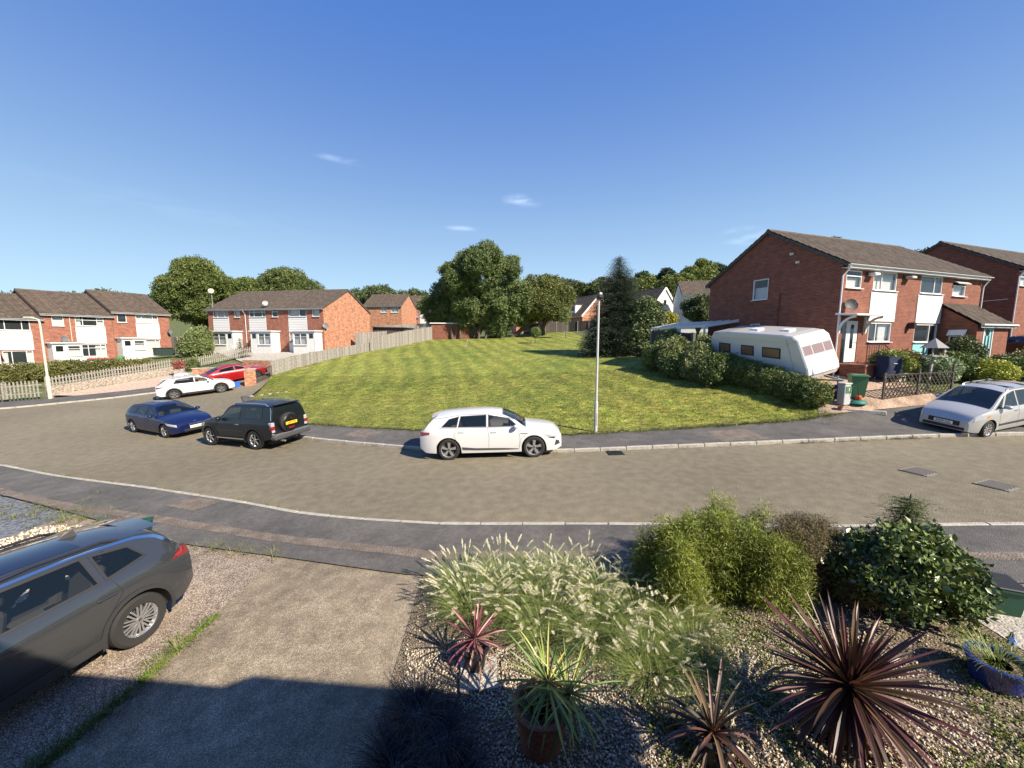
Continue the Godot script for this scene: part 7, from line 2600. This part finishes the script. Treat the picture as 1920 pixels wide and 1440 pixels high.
func fences() -> void:
	board_fence("board_fence", "weathered grey board fence climbing along the green", [[-20.8, 33.1], [-16.4, 44.5]], [1.25, 1.15, 1.05, 0.95], M.timber)
	board_fence("board_fence", "taller weathered board fence at the top of the green", [[-16.4, 44.5], [-11.7, 56.6]], [1.45, 1.8, 1.85, 1.9], M.timber, 0.1, 0.14)
	board_fence("board_fence", "dark shaded fence along the far end of the green", [[2.0, 66.5], [10, 68.5], [15, 66]], [1.75, 1.75], M.timber_dark, 0.1, 0.16)
	board_fence("board_fence", "grey garden fence behind the middle terrace gable", [[-20.2, 56.5], [-12.2, 58.6]], [1.9, 1.9], M.timber, 0.6, 0.16)
	board_fence("board_fence", "low grey fence panels beside the sunlit gable", [[-20.0, 49.5], [-17.0, 52.5]], [1.7, 1.7], M.timber, 0.2, 0.16)
	board_fence("board_fence", "dark vertical boards under the carport", [[10.7, 29.8], [11.9, 25.6]], [2.15, 2.0], M.timber_dark, 0.1, 0.14)
	board_fence("board_fence", "brown timber fence beside the end of the stepped row", [[-43.6, 49.0], [-40.4, 47.8], [-37.6, 51.0]], [1.9, 1.9], M.timber, 0.1, 0.16)
	picket_fence("weathered picket fence standing in front of the lowest hedge", [[-43, 23.6], [-34.7, 28.1]], 1.25, 0.05)
	low_wall("rubble_wall", "low rubble stone wall rising beside the pink gravel", [[-34.6, 28.3], [-33.6, 32.2], [-31.9, 36]], 0.75, 0.35, M.rubble)
	picket_fence("picket fence on top of the rubble wall", [[-34.6, 28.3], [-33.6, 32.2], [-31.9, 36]], 0.75, 0.72)
	picket_fence("picket fence leading up to the middle terrace", [[-31.9, 36.2], [-30.4, 39.5], [-28.9, 43]], 1.0, 0.15)
	for c: Array in [["sunlit brick gate pier beside the blue box", -20.95, 30.6, 0.75, 1.25], ["low brick wall end behind the red car", -25.9, 32.2, 1.5, 1.2]]:
		var t := thing("brick_pier", c[0], "wall", on(c[1], c[2]), 0.5)
		var b := MB.new()
		b.box(Vector3(0, c[4] / 2 - 0.15, 0), Vector3(c[3], c[4] + 0.3, 0.45))
		part(t, "brickwork", b, M.brick_o)
		b = MB.new()
		b.cbox(Vector3(0, c[4] + 0.03, 0), Vector3(c[3] + 0.08, 0.07, 0.52), 0.015)
		part(t, "coping", b, M.concrete)
	low_wall("brick_wall", "low red brick retaining wall at the head of the red car's drive", [[-25.8, 36.9], [-21.4, 35.8], [-20.9, 33.6]], 0.8, 0.25, M.brick_o)
	var r := thing("iron_railing", "black iron railing between the brick pier and the board fence", "railing", on(-20.7, 30.9))
	var o := r.position
	var b2 := MB.new()
	for e: float in [0.2, 0.95]:
		b2.bar(on(-20.7, 30.9, e) - o, on(-20.75, 33.0, e) - o, 0.03, 0.03)
	part(r, "rail", b2, M.black_metal)
	for q in 14:
		var b := MB.new()
		var z := 30.9 + 2.1 * q / 13
		b.bar(on(-20.7, z, 0.05) - o, on(-20.7, z, 1.02) - o, 0.02, 0.02)
		part(r, "baluster", b, M.black_metal)
	# outbuildings past the green
	var g := thing("garden_outbuilding", "flat-roofed brown brick outbuilding under the many-stemmed tree", "outbuilding", on(-12.0, 57.6), deg_to_rad(8))
	var b3 := MB.new()
	b3.box(Vector3(2.8, 1.15, -2.0), Vector3(5.6, 2.6, 4.0))
	part(g, "wall", b3, M.brick_r)
	b3 = MB.new()
	b3.box(Vector3(2.8, 2.52, -2.0), Vector3(6.0, 0.14, 4.4))
	part(g, "flat_roof", b3, M.white)
	b3 = MB.new()
	b3.box(Vector3(2.8, 2.6, -2.0), Vector3(5.8, 0.03, 4.2))
	part(g, "roof_felt", b3, M.lead)
	g = thing("conservatory", "pale conservatory with a blue-grey roof before the orange terrace", "conservatory", P(-17.0, 6.6, 72), deg_to_rad(5))
	b3 = MB.new()
	b3.box(Vector3(2.5, 0.5, -1.5), Vector3(5, 3.6, 3))
	part(g, "wall", b3, M.white)
	b3 = MB.new()
	b3.quad(Vector3(-0.2, 2.3, 0.2), Vector3(5.2, 2.3, 0.2), Vector3(4.2, 3.3, -1.5), Vector3(0.8, 3.3, -1.5))
	part(g, "glazed_roof", b3, mat(Color(0.2, 0.27, 0.34), 0.2))
	g = thing("garden_shed", "low grey felt-roofed shed beside the sunlit gable", "shed", on(-20.0, 56.0), deg_to_rad(-10))
	b3 = MB.new()
	b3.box(Vector3(2.4, 1.0, -1.5), Vector3(4.8, 2.6, 3))
	part(g, "wall", b3, M.timber_dark)
	b3 = MB.new()
	b3.box(Vector3(2.4, 2.38, -1.5), Vector3(5.3, 0.12, 3.5), Basis(Vector3.BACK, -0.03))
	part(g, "roof", b3, M.lead)

func carport() -> void:
	var t := thing("carport", "white-framed lean-to carport roof against the dark brick gable", "carport", P(11.3, 2.6, 29.6))
	var o := t.position
	var A := P(10.9, 5.0, 30.4)
	var B := P(12.1, 5.0, 24.2)
	var C := P(14.35, 5.35, 24.6)
	var D := P(12.55, 5.35, 29.6)
	var clear := StandardMaterial3D.new()
	clear.albedo_color = Color(0.75, 0.8, 0.84, 0.55)
	clear.transparency = BaseMaterial3D.TRANSPARENCY_ALPHA
	clear.roughness = 0.15
	for q in 8:
		var b := MB.new()
		var f := q / 8.0 + 0.008
		var g := (q + 1) / 8.0 - 0.008
		b.quad(B.lerp(A, f) - o, B.lerp(A, g) - o, C.lerp(D, g) - o, C.lerp(D, f) - o)
		part(t, "roof_sheet", b, clear)
		b = MB.new()
		b.bar(B.lerp(A, q / 8.0) - o, C.lerp(D, q / 8.0) - o, 0.05, 0.06)
		part(t, "glazing_bar", b, M.white)
	for e: Array in [[A, B], [B, C], [A, D]]:
		var b := MB.new()
		b.bar(e[0] - o - Vector3(0, 0.06, 0), e[1] - o - Vector3(0, 0.06, 0), 0.06, 0.16)
		part(t, "beam", b, M.white)
	for f: float in [0.02, 0.5, 0.98]:
		var p := B.lerp(A, f)
		var b := MB.new()
		b.box(Vector3(p.x, (p.y + 2.3) / 2, p.z) - o, Vector3(0.1, p.y - 2.3, 0.1))
		part(t, "post", b, M.white)

func wheelie_bin(x: float, z: float, turn: float) -> void:
	var t := thing("wheelie_bin", "green wheeled rubbish bin on the brown concrete drive", "bin", on(x, z, 0.11), turn)
	var b := MB.new()
	var lo := [Vector3(-0.22, 0.06, -0.25), Vector3(0.22, 0.06, -0.25), Vector3(0.22, 0.06, 0.25), Vector3(-0.22, 0.06, 0.25)]
	var hi := [Vector3(-0.29, 0.98, -0.34), Vector3(0.29, 0.98, -0.34), Vector3(0.29, 0.98, 0.34), Vector3(-0.29, 0.98, 0.34)]
	for q in 4:
		b.quad(lo[(q + 1) % 4], lo[q], hi[q], hi[(q + 1) % 4])
	b.quad(lo[0], lo[1], lo[2], lo[3])
	part(t, "body", b, M.bin_green)
	b = MB.new()
	b.cbox(Vector3(0, 1.0, 0), Vector3(0.64, 0.05, 0.76), 0.015)
	b.cbox(Vector3(0, 1.04, 0.02), Vector3(0.54, 0.05, 0.62), 0.02)
	part(t, "lid", b, M.bin_green)
	b = MB.new()
	b.tube([Vector3(-0.25, 0.96, -0.4), Vector3(0.25, 0.96, -0.4)], [0.018], 8)
	part(t, "handle", b, M.bin_green)
	for s: float in [-1.0, 1.0]:
		var w := MB.new()
		w.lathe([Vector2(0, -0.025), Vector2(0.1, -0.025), Vector2(0.1, 0.025), Vector2(0, 0.03)], 20, Vector3(s * 0.27, 0.1, -0.26), Basis(Vector3.BACK, PI / 2))
		var wh := part(t, "wheel", w, M.tyre)
		w = MB.new()
		w.lathe([Vector2(0.065, -0.03), Vector2(0.065, 0.035), Vector2(0.0, 0.036)], 16, Vector3(s * 0.27, 0.1, -0.26), Basis(Vector3.BACK, PI / 2))
		part(wh, "hub", w, M.grey_box)

func bicycle(x: float, z: float, turn: float, m: Material, label: String) -> void:
	var t := thing("bicycle", label, "bicycle", on(x, z, 0.11), turn)
	for s: float in [-0.52, 0.52]:
		var b := MB.new()
		var pts := []
		for q in 21:
			pts.append(Vector3(s + cos(TAU * q / 20) * 0.33, 0.34 + sin(TAU * q / 20) * 0.33, 0))
		b.tube(pts, [0.018], 6, false)
		var w := part(t, "wheel", b, M.tyre)
		b = MB.new()
		for q in 8:
			b.bar(Vector3(s, 0.34, 0), Vector3(s + cos(TAU * q / 8) * 0.32, 0.34 + sin(TAU * q / 8) * 0.32, 0), 0.004, 0.004)
		part(w, "spoke", b, M.galv)
	var b2 := MB.new()
	for e: Array in [[Vector3(-0.52, 0.34, 0), Vector3(-0.08, 0.32, 0)], [Vector3(-0.08, 0.32, 0), Vector3(-0.2, 0.8, 0)], [Vector3(-0.52, 0.34, 0), Vector3(-0.18, 0.72, 0)], [Vector3(-0.18, 0.72, 0), Vector3(0.34, 0.76, 0)], [Vector3(-0.08, 0.32, 0), Vector3(0.36, 0.68, 0)], [Vector3(0.52, 0.34, 0), Vector3(0.33, 0.9, 0)]]:
		b2.tube(e, [0.018], 6)
	part(t, "frame", b2, m)
	b2 = MB.new()
	b2.cbox(Vector3(-0.21, 0.85, 0), Vector3(0.24, 0.05, 0.12), 0.02)
	part(t, "saddle", b2, M.dark)
	b2 = MB.new()
	b2.tube([Vector3(0.38, 0.95, -0.28), Vector3(0.33, 0.92, 0), Vector3(0.38, 0.95, 0.28)], [0.012], 6)
	part(t, "handlebar", b2, M.dark)
	t.rotation.x = -0.2

func small_things() -> void:
	wheelie_bin(15.35, 16.95, -0.5)
	# grey box, hover mower, pots beside the hedge end
	var t := thing("storage_box", "pale grey plastic box with a white panel leaning at the hedge end", "box", on(14.45, 16.55, 0.11), 0.3)
	var b := MB.new()
	b.cbox(Vector3(0, 0.45, 0), Vector3(0.42, 0.9, 0.3), 0.02)
	part(t, "body", b, M.grey_box)
	b = MB.new()
	b.cbox(Vector3(0.02, 0.66, 0.155), Vector3(0.36, 0.3, 0.02), 0.006)
	part(t, "panel", b, M.bin_green)
	b = MB.new()
	b.box(Vector3(0.03, 0.68, 0.168), Vector3(0.05, 0.14, 0.006))
	part(t, "label", b, M.white)
	b = MB.new()
	b.cbox(Vector3(0, 0.93, 0), Vector3(0.46, 0.06, 0.34), 0.02)
	part(t, "lid", b, M.grey_box)
	t = thing("hover_mower", "teal hover mower with an orange motor beside the green bin", "lawn mower", on(15.05, 16.5, 0.11), 0.4)
	b = MB.new()
	b.lathe([Vector2(0.3, 0.02), Vector2(0.31, 0.06), Vector2(0.22, 0.15), Vector2(0.12, 0.18), Vector2(0, 0.19)], 24, Vector3.ZERO, Basis(), 1.25)
	part(t, "deck", b, mat(Color(0.02, 0.15, 0.12), 0.5))
	b = MB.new()
	b.cbox(Vector3(0, 0.28, 0), Vector3(0.22, 0.2, 0.2), 0.05)
	part(t, "motor", b, mat(Color(0.5, 0.07, 0.02), 0.5))
	b = MB.new()
	b.tube([Vector3(-0.15, 0.15, 0.1), Vector3(-0.35, 0.75, 0.1), Vector3(-0.4, 0.85, 0.1)], [0.012], 6)
	b.tube([Vector3(-0.15, 0.15, -0.1), Vector3(-0.35, 0.75, -0.1), Vector3(-0.4, 0.85, -0.1)], [0.012], 6)
	part(t, "handle", b, M.black_metal)
	t = thing("storage_tub", "blue plastic tub behind the grey box", "box", on(14.6, 17.1, 0.11), 0.2)
	crate(t, 0.55, 0.45, 0.55, mat(Color(0.015, 0.04, 0.2), 0.5))
	t = thing("clay_pot", "little terracotta pot lying at the foot of the hedge", "plant pot", on(14.0, 16.15, 0.13))
	pot(t, 0.07, 0.1, 0.17, M.terracotta)
	var kb := MB.new()
	kb.cbox(Vector3.ZERO, Vector3(1.9, 0.16, 0.14), 0.02)
	var sl := part(self, "timber_edging", kb, M.concrete, on(14.55, 16.0, 0.12))
	sl.rotation = Vector3(0, deg_to_rad(150), 0.0)
	tag(sl, "pale edging sleeper beside the gravel patch at the drive mouth", "edging")
	var gb := MB.new()
	ribbon(gb, [[12.9, 15.85], [14.2, 15.98]], [[13.3, 16.5], [14.3, 16.3]], 6, 3, 0.125, 0.2)
	struct("gravel_patch", gb, M.aggregate, "little patch of pale stones at the end of the hedge")
	t = thing("waste_sack", "large navy waste sack on a frame by the house steps", "sack", on(17.75, 18.1, 0.1), 0.15)
	b = MB.new()
	var rows := []
	for q in 7:
		var f := q / 6.0
		var row := PackedVector3Array()
		for e in 17:
			var a := -TAU * e / 16
			var w := 0.4 + 0.05 * f + 0.02 * sin(e * 2.1 + q)
			row.append(Vector3(signf(cos(a)) * pow(absf(cos(a)), 0.5) * w, 0.18 + f * 0.95, signf(sin(a)) * pow(absf(sin(a)), 0.5) * w * 0.72))
		rows.append(row)
	b._loop(rows)
	part(t, "sack", b, M.navy)
	b = MB.new()
	b.cbox(Vector3(0, 1.14, 0), Vector3(0.88, 0.05, 0.64), 0.02, Basis(Vector3.BACK, -0.06))
	part(t, "flap", b, M.navy)
	b = MB.new()
	b.box(Vector3(-0.02, 0.85, 0.335), Vector3(0.26, 0.035, 0.006))
	part(t, "print", b, M.grey_box)
	b = MB.new()
	for s: float in [-0.36, 0.36]:
		b.bar(Vector3(s, -0.02, 0.3), Vector3(s, 0.2, 0.22), 0.03, 0.03)
		b.bar(Vector3(s, -0.02, -0.3), Vector3(s, 0.2, -0.22), 0.03, 0.03)
	part(t, "frame", b, M.galv)
	# trellis
	t = thing("trellis_fence", "low brown diamond trellis fence in front of the shrubs", "fence", on(16.3, 16.7))
	var o := t.position
	var p0 := on(16.3, 16.7, 0.12) - o
	var p1 := on(19.6, 17.0, 0.12) - o
	var wood := mat(Color(0.05, 0.04, 0.028), 0.9)
	b = MB.new()
	for e: Array in [[p0, p1], [p0 + Vector3(0, 1.05, 0), p1 + Vector3(0, 0.85, 0)]]:
		b.bar(e[0], e[1], 0.04, 0.05)
	part(t, "rail", b, wood)
	for q in 3:
		b = MB.new()
		var f := q / 2.0
		b.box(p0.lerp(p1, f) + Vector3(0, 0.5, 0), Vector3(0.07, 1.3, 0.07))
		part(t, "post", b, M.timber_dark)
	for q in 25:
		for s in 2:
			var x := -0.5 + q * 0.18
			var a := Vector2(x, 0.0)
			var c := Vector2(x + (0.62 if s == 0 else -0.62), 1.0)
			var lo := clampf(a.x / 3.3, 0, 1)
			var hi := clampf(c.x / 3.3, 0, 1)
			if absf(hi - lo) < 0.02:
				continue
			var y0 := absf(lo * 3.3 - a.x) / 0.62
			var y1 := 1.0 - absf(hi * 3.3 - c.x) / 0.62
			b = MB.new()
			b.bar(p0.lerp(p1, lo) + Vector3(0, y0 * lerpf(1.05, 0.85, lo), 0.012 * (s * 2 - 1)), p0.lerp(p1, hi) + Vector3(0, y1 * lerpf(1.05, 0.85, hi), 0.012 * (s * 2 - 1)), 0.014, 0.034)
			part(t, "slat", b, wood)
	# bird table
	t = thing("bird_table", "wooden bird table with a shingled pyramid roof behind the trellis", "bird table", on(19.0, 17.35))
	b = MB.new()
	b.bar(Vector3(-0.1, -0.2, 0), Vector3(0, 1.5, 0), 0.07, 0.07)
	part(t, "post", b, M.timber)
	b = MB.new()
	b.cbox(Vector3(0, 1.53, 0), Vector3(0.72, 0.05, 0.6), 0.01)
	part(t, "tray", b, M.timber)
	for s: Array in [[-0.26, -0.2], [0.26, -0.2], [-0.26, 0.2], [0.26, 0.2]]:
		b = MB.new()
		b.box(Vector3(s[0], 1.74, s[1]), Vector3(0.05, 0.38, 0.05))
		part(t, "corner_post", b, M.timber)
	b = MB.new()
	for q in 6:
		var a := TAU * q / 6
		var c := TAU * (q + 1) / 6
		b.tri(Vector3(cos(c) * 0.52, 1.9, sin(c) * 0.45), Vector3(cos(a) * 0.52, 1.9, sin(a) * 0.45), Vector3(0, 2.35, 0))
	part(t, "roof", b, M.lead)
	b = MB.new()
	b.box(Vector3(0, 1.74, 0), Vector3(0.28, 0.3, 0.24))
	part(t, "feeder", b, M.dark_pane)
	# garden chair behind the trellis
	t = thing("garden_chair", "pale slatted garden chair behind the trellis", "chair", on(18.3, 17.9, 0.1), 0.2)
	b = MB.new()
	b.cbox(Vector3(0, 0.42, 0), Vector3(0.5, 0.04, 0.48), 0.01)
	part(t, "seat", b, M.cream)
	for q in 4:
		b = MB.new()
		b.box(Vector3(0, 0.52 + q * 0.1, -0.24), Vector3(0.5, 0.06, 0.025))
		part(t, "back_slat", b, M.cream)
		b = MB.new()
		b.box(Vector3(-0.22 + 0.44 * (q % 2), 0.2 + (0.25 if q > 1 else 0.0), 0.22 if q < 2 else -0.22), Vector3(0.04, 0.44 if q < 2 else 0.94, 0.04))
		part(t, "leg", b, M.cream)
	# recycling boxes on the near side
	t = thing("recycling_box", "empty dark teal recycling box standing behind the grey car", "box", on(-8.2, 7.95, 0.05), 0.5)
	crate(t, 0.5, 0.36, 0.3, mat(Color(0.008, 0.075, 0.055), 0.5))
	t = thing("recycling_box", "dark green recycling box with a black lid tucked behind the glossy shrub", "box", on(6.72, 5.05, 0.06), -0.4)
	crate(t, 0.56, 0.42, 0.36, mat(Color(0.012, 0.075, 0.04), 0.5), true)
	t = thing("recycling_box", "bright blue recycling box on its side beside the brick pier", "box", on(-21.9, 30.2, 0.03), 0.7)
	crate(t, 0.6, 0.45, 0.36, M.blue_box)
	t = thing("recycling_box", "green recycling box by the wall of the end terrace house", "box", on(-41.3, 40.6, 0.3), 0.7)
	crate(t, 0.6, 0.45, 0.4, mat(Color(0.05, 0.3, 0.16), 0.5))
	t = thing("water_butt", "dark green storage chest in front of the end terrace house", "box", P(-39.4, 2.3, 43.6), 1.1)
	b = MB.new()
	b.cbox(Vector3(0, 0.4, 0), Vector3(1.7, 0.8, 0.7), 0.03)
	part(t, "body", b, mat(Color(0.012, 0.03, 0.026), 0.6))
	b = MB.new()
	b.cbox(Vector3(0, 0.84, 0), Vector3(1.8, 0.1, 0.78), 0.03)
	part(t, "lid", b, M.dark)
	t = thing("garden_table", "dark garden table heaped with red cushions by the terrace porch", "table", P(-40.6, 1.35, 38.0), 1.1)
	b = MB.new()
	b.cbox(Vector3(0, 0.72, 0), Vector3(2.4, 0.07, 1.0), 0.02)
	part(t, "table_top", b, M.timber_dark)
	for q in 4:
		b = MB.new()
		b.box(Vector3(-1.0 + 2.0 * (q % 2), 0.34, -0.4 + 0.8 * (q / 2)), Vector3(0.08, 0.72, 0.08))
		part(t, "leg", b, M.timber_dark)
	for q in 3:
		var cu := thing("seat_cushion", "faded red cushion lying on the dark garden table", "cushion", P(-40.6, 2.11, 38.0), 1.1 + q * 0.2, "cushions on the garden table")
		b = MB.new()
		b.ellipsoid(Vector3(-0.7 + q * 0.65, 0.1, 0.05), Vector3(0.36, 0.13, 0.32), 10, 6)
		part(cu, "cover", b, mat(Color(0.32, 0.07, 0.06), 0.9))
	# bicycles and clutter by the pink gravel
	bicycle(-27.6, 33.4, 0.3, mat(Color(0.35, 0.42, 0.05), 0.4), "lime-framed bicycle leaning by the pink gravel")
	bicycle(-26.5, 33.7, -0.2, M.white, "white-framed bicycle next to the lime one")
	t = thing("rubble_sack", "pale bulging sack dumped beside the bicycles", "sack", on(-29.1, 33.6, 0.1), 0.4)
	b = MB.new()
	b.ellipsoid(Vector3(0, 0.22, 0), Vector3(0.55, 0.26, 0.4), 14, 8)
	b.ellipsoid(Vector3(0.35, 0.35, 0.05), Vector3(0.22, 0.2, 0.2), 10, 6)
	part(t, "cloth", b, mat(Color(0.6, 0.6, 0.6), 0.85))
	t = thing("stone_planter", "square grey stone planter with a red shrub at the wall end", "planter", on(-30.3, 34.9, 0.1), 0.5)
	b = MB.new()
	b.cbox(Vector3(0, 0.3, 0), Vector3(0.7, 0.65, 0.7), 0.03)
	part(t, "planter", b, M.rubble)
	crown(t, "foliage", [[Vector3(0, 0.95, 0), Vector3(0.45, 0.4, 0.45)]], 60, M.ball, 0.14, 0.2, Color(0.1, 0.02, 0.02), Color(0.22, 0.06, 0.05), 0.2)
	t = thing("yellow_sign", "small yellow board standing at the drive edge beyond the white hatchback", "sign", on(-26.1, 31.6, 0.1), 0.2)
	b = MB.new()
	b.cbox(Vector3(0, 0.35, 0), Vector3(0.5, 0.35, 0.03), 0.008)
	part(t, "board", b, M.plate_yellow)
	b = MB.new()
	b.box(Vector3(0, 0.1, -0.03), Vector3(0.05, 0.3, 0.03))
	part(t, "stake", b, M.timber)
	t = thing("storage_box", "slate-grey garden storage box behind the picket fence", "box", on(-39.2, 27.6, 0.25), 0.5)
	b = MB.new()
	b.cbox(Vector3(0, 0.45, 0), Vector3(1.5, 0.9, 0.7), 0.03)
	part(t, "body", b, M.lead)
	b = MB.new()
	b.cbox(Vector3(0, 0.94, 0), Vector3(1.6, 0.1, 0.8), 0.03)
	part(t, "lid", b, M.slate)
	# fallen stones along the lane edge
	for q in 5:
		var st := thing("loose_stone", "loose stone lying along the lane edge by the white hatchback", "stone", on(-17.6 + q * 0.45 + rf(-0.1, 0.1), 25.6 + q * 0.25 + rf(-0.1, 0.1), 0.06), rf(0, 6), "loose stones along the lane edge")
		b = MB.new()
		b.ellipsoid(Vector3(0, 0.05, 0), Vector3(rf(0.1, 0.2), 0.09, rf(0.08, 0.15)), 7, 5)
		part(st, "stone", b, M.rubble)
	t = thing("parked_car", "dark car roof showing beyond the lean-to porch", "car", P(31.5, 2.5, 23.2), 0.4)
	var c := new_car(t, {"L": 4.2, "W": 0.88, "wr": 0.56, "roof": 1.38, "R": 0.31, "axles": [-1.25, 1.3], "S": [[-2.1, 0.9], [0.3, 0.93], [2.1, 0.6]], "T": [[-2.1, 0.95], [-1.7, 1.35], [-0.3, 1.45], [0.3, 1.4], [1.05, 0.98], [2.1, 0.64]], "B": [[-2.1, 0.3], [2.1, 0.28]]}, paint(Color(0.01, 0.01, 0.012), 0.2, 0.3), 0.2, 1)
	both(t, "side_window", c, [[0.7, 0.98], [-1.3, 1.0]], [[0.4, 1.2], [-1.2, 1.26]], M.car_glass)
	c.finish(t)
	settle(t, 1.27, 0.75)

func sky_and_sun() -> void:
	var cam := Camera3D.new()
	cam.name = "camera"
	cam.fov = 90.0
	cam.position = Vector3(0, 4.1, 0)
	cam.rotation_degrees = Vector3(-6.6, 0, 0)
	cam.near = 0.05
	cam.far = 3000.0
	add_child(cam)
	var sm := ProceduralSkyMaterial.new()
	sm.sky_top_color = Color(0.1825, 0.335, 0.59)
	sm.sky_horizon_color = Color(0.64, 0.752, 0.80)
	sm.sky_curve = 0.2
	sm.ground_bottom_color = Color(0.2, 0.2, 0.18)
	sm.ground_horizon_color = Color(0.4, 0.42, 0.42)
	sm.sun_angle_max = 1.0
	# a few thin wisps of cloud
	var im := Image.create_empty(2048, 1024, false, Image.FORMAT_RGBA8)
	im.fill(Color(1, 1, 1, 0))
	var wn := FastNoiseLite.new()
	wn.seed = 8
	wn.frequency = 0.09
	wn.fractal_octaves = 4
	for w: Array in [[0.027, 0.33, 0.06, 0.018, 0.5], [-0.407, 0.385, 0.075, 0.01, 0.3], [-0.13, 0.267, 0.06, 0.008, 0.4], [0.53, 0.22, 0.06, 0.025, 0.28], [-0.7, 0.24, 0.35, 0.03, 0.04]]:
		for dy in range(-60, 61):
			for dx in range(-240, 241):
				var ex: float = dx * TAU / 2048.0 / w[2]
				var ey: float = (dy * PI / 1024.0 + dx * 0.00016) / w[3]
				var d := ex * ex + ey * ey
				if d < 1.0:
					var k: float = (1.0 - d) * (1.0 - d) * w[4] * clampf(0.55 + wn.get_noise_2d(dx * 0.35 + w[0] * 900, dy * 2.2) * 1.5, 0, 1)
					var px := posmod(int(w[0] / TAU * 2048) + dx, 2048)
					var py := int((0.5 - w[1] / PI) * 1024) - dy
					im.set_pixel(px, py, Color(1, 1, 1, clampf(im.get_pixel(px, py).a + k, 0, 1)))
	sm.sky_cover = ImageTexture.create_from_image(im)
	sm.sky_cover_modulate = Color(0.62, 0.62, 0.62)
	var env := Environment.new()
	env.background_mode = Environment.BG_SKY
	env.sky = Sky.new()
	env.sky.sky_material = sm
	env.tonemap_mode = Environment.TONE_MAPPER_LINEAR
	env.tonemap_exposure = 2.0
	env.sdfgi_enabled = true
	env.ssao_enabled = true
	env.ssil_enabled = true
	var we := WorldEnvironment.new()
	we.name = "world_environment"
	we.environment = env
	add_child(we)
	var sun := DirectionalLight3D.new()
	sun.name = "sun"
	sun.light_energy = 1.55
	sun.light_angular_distance = 0.55
	sun.light_color = Color(1.0, 0.95, 0.87)
	sun.shadow_enabled = true
	add_child(sun)
	sun.look_at_from_position(Vector3.ZERO, Vector3(-1.0, -1.0, -0.78), Vector3.UP)

func _ready() -> void:
	rng.seed = 20240917
	noise.seed = 4
	noise.frequency = 0.03
	noise.fractal_octaves = 3
	sky_and_sun()
	materials()
	make_lattice()
	M.ball = leaf_ball(26, 0.62, 0.34, 1, M.leaf)
	M.needles = leaf_ball(46, 0.5, 0.07, 2, M.leaf, 0.6)
	M.plume = leaf_mat(Color(1, 1, 1), 0.3)
	ground()
	right_semi()
	right_far_house()
	middle_terrace()
	left_terrace()
	far_houses()
	own_houses()
	fences()
	carport()
	street_lamps()
	trees()
	hedges()
	grey_suv(-6.24, 3.84, -1.78)
	white_suv(-0.72, 13.8, 0.0)
	black_jeep(-11.0, 16.1, 2.81)
	blue_estate(-16.75, 18.5, -0.42)
	white_hatch(-23.1, 28.0, 0.72)
	red_hatch(-23.5, 32.6, 0.85)
	silver_mpv(17.75, 14.35, 3.4)
	caravan(13.6, 20.3, deg_to_rad(-70.8))
	small_things()
	front_garden()
	lawn_grass()
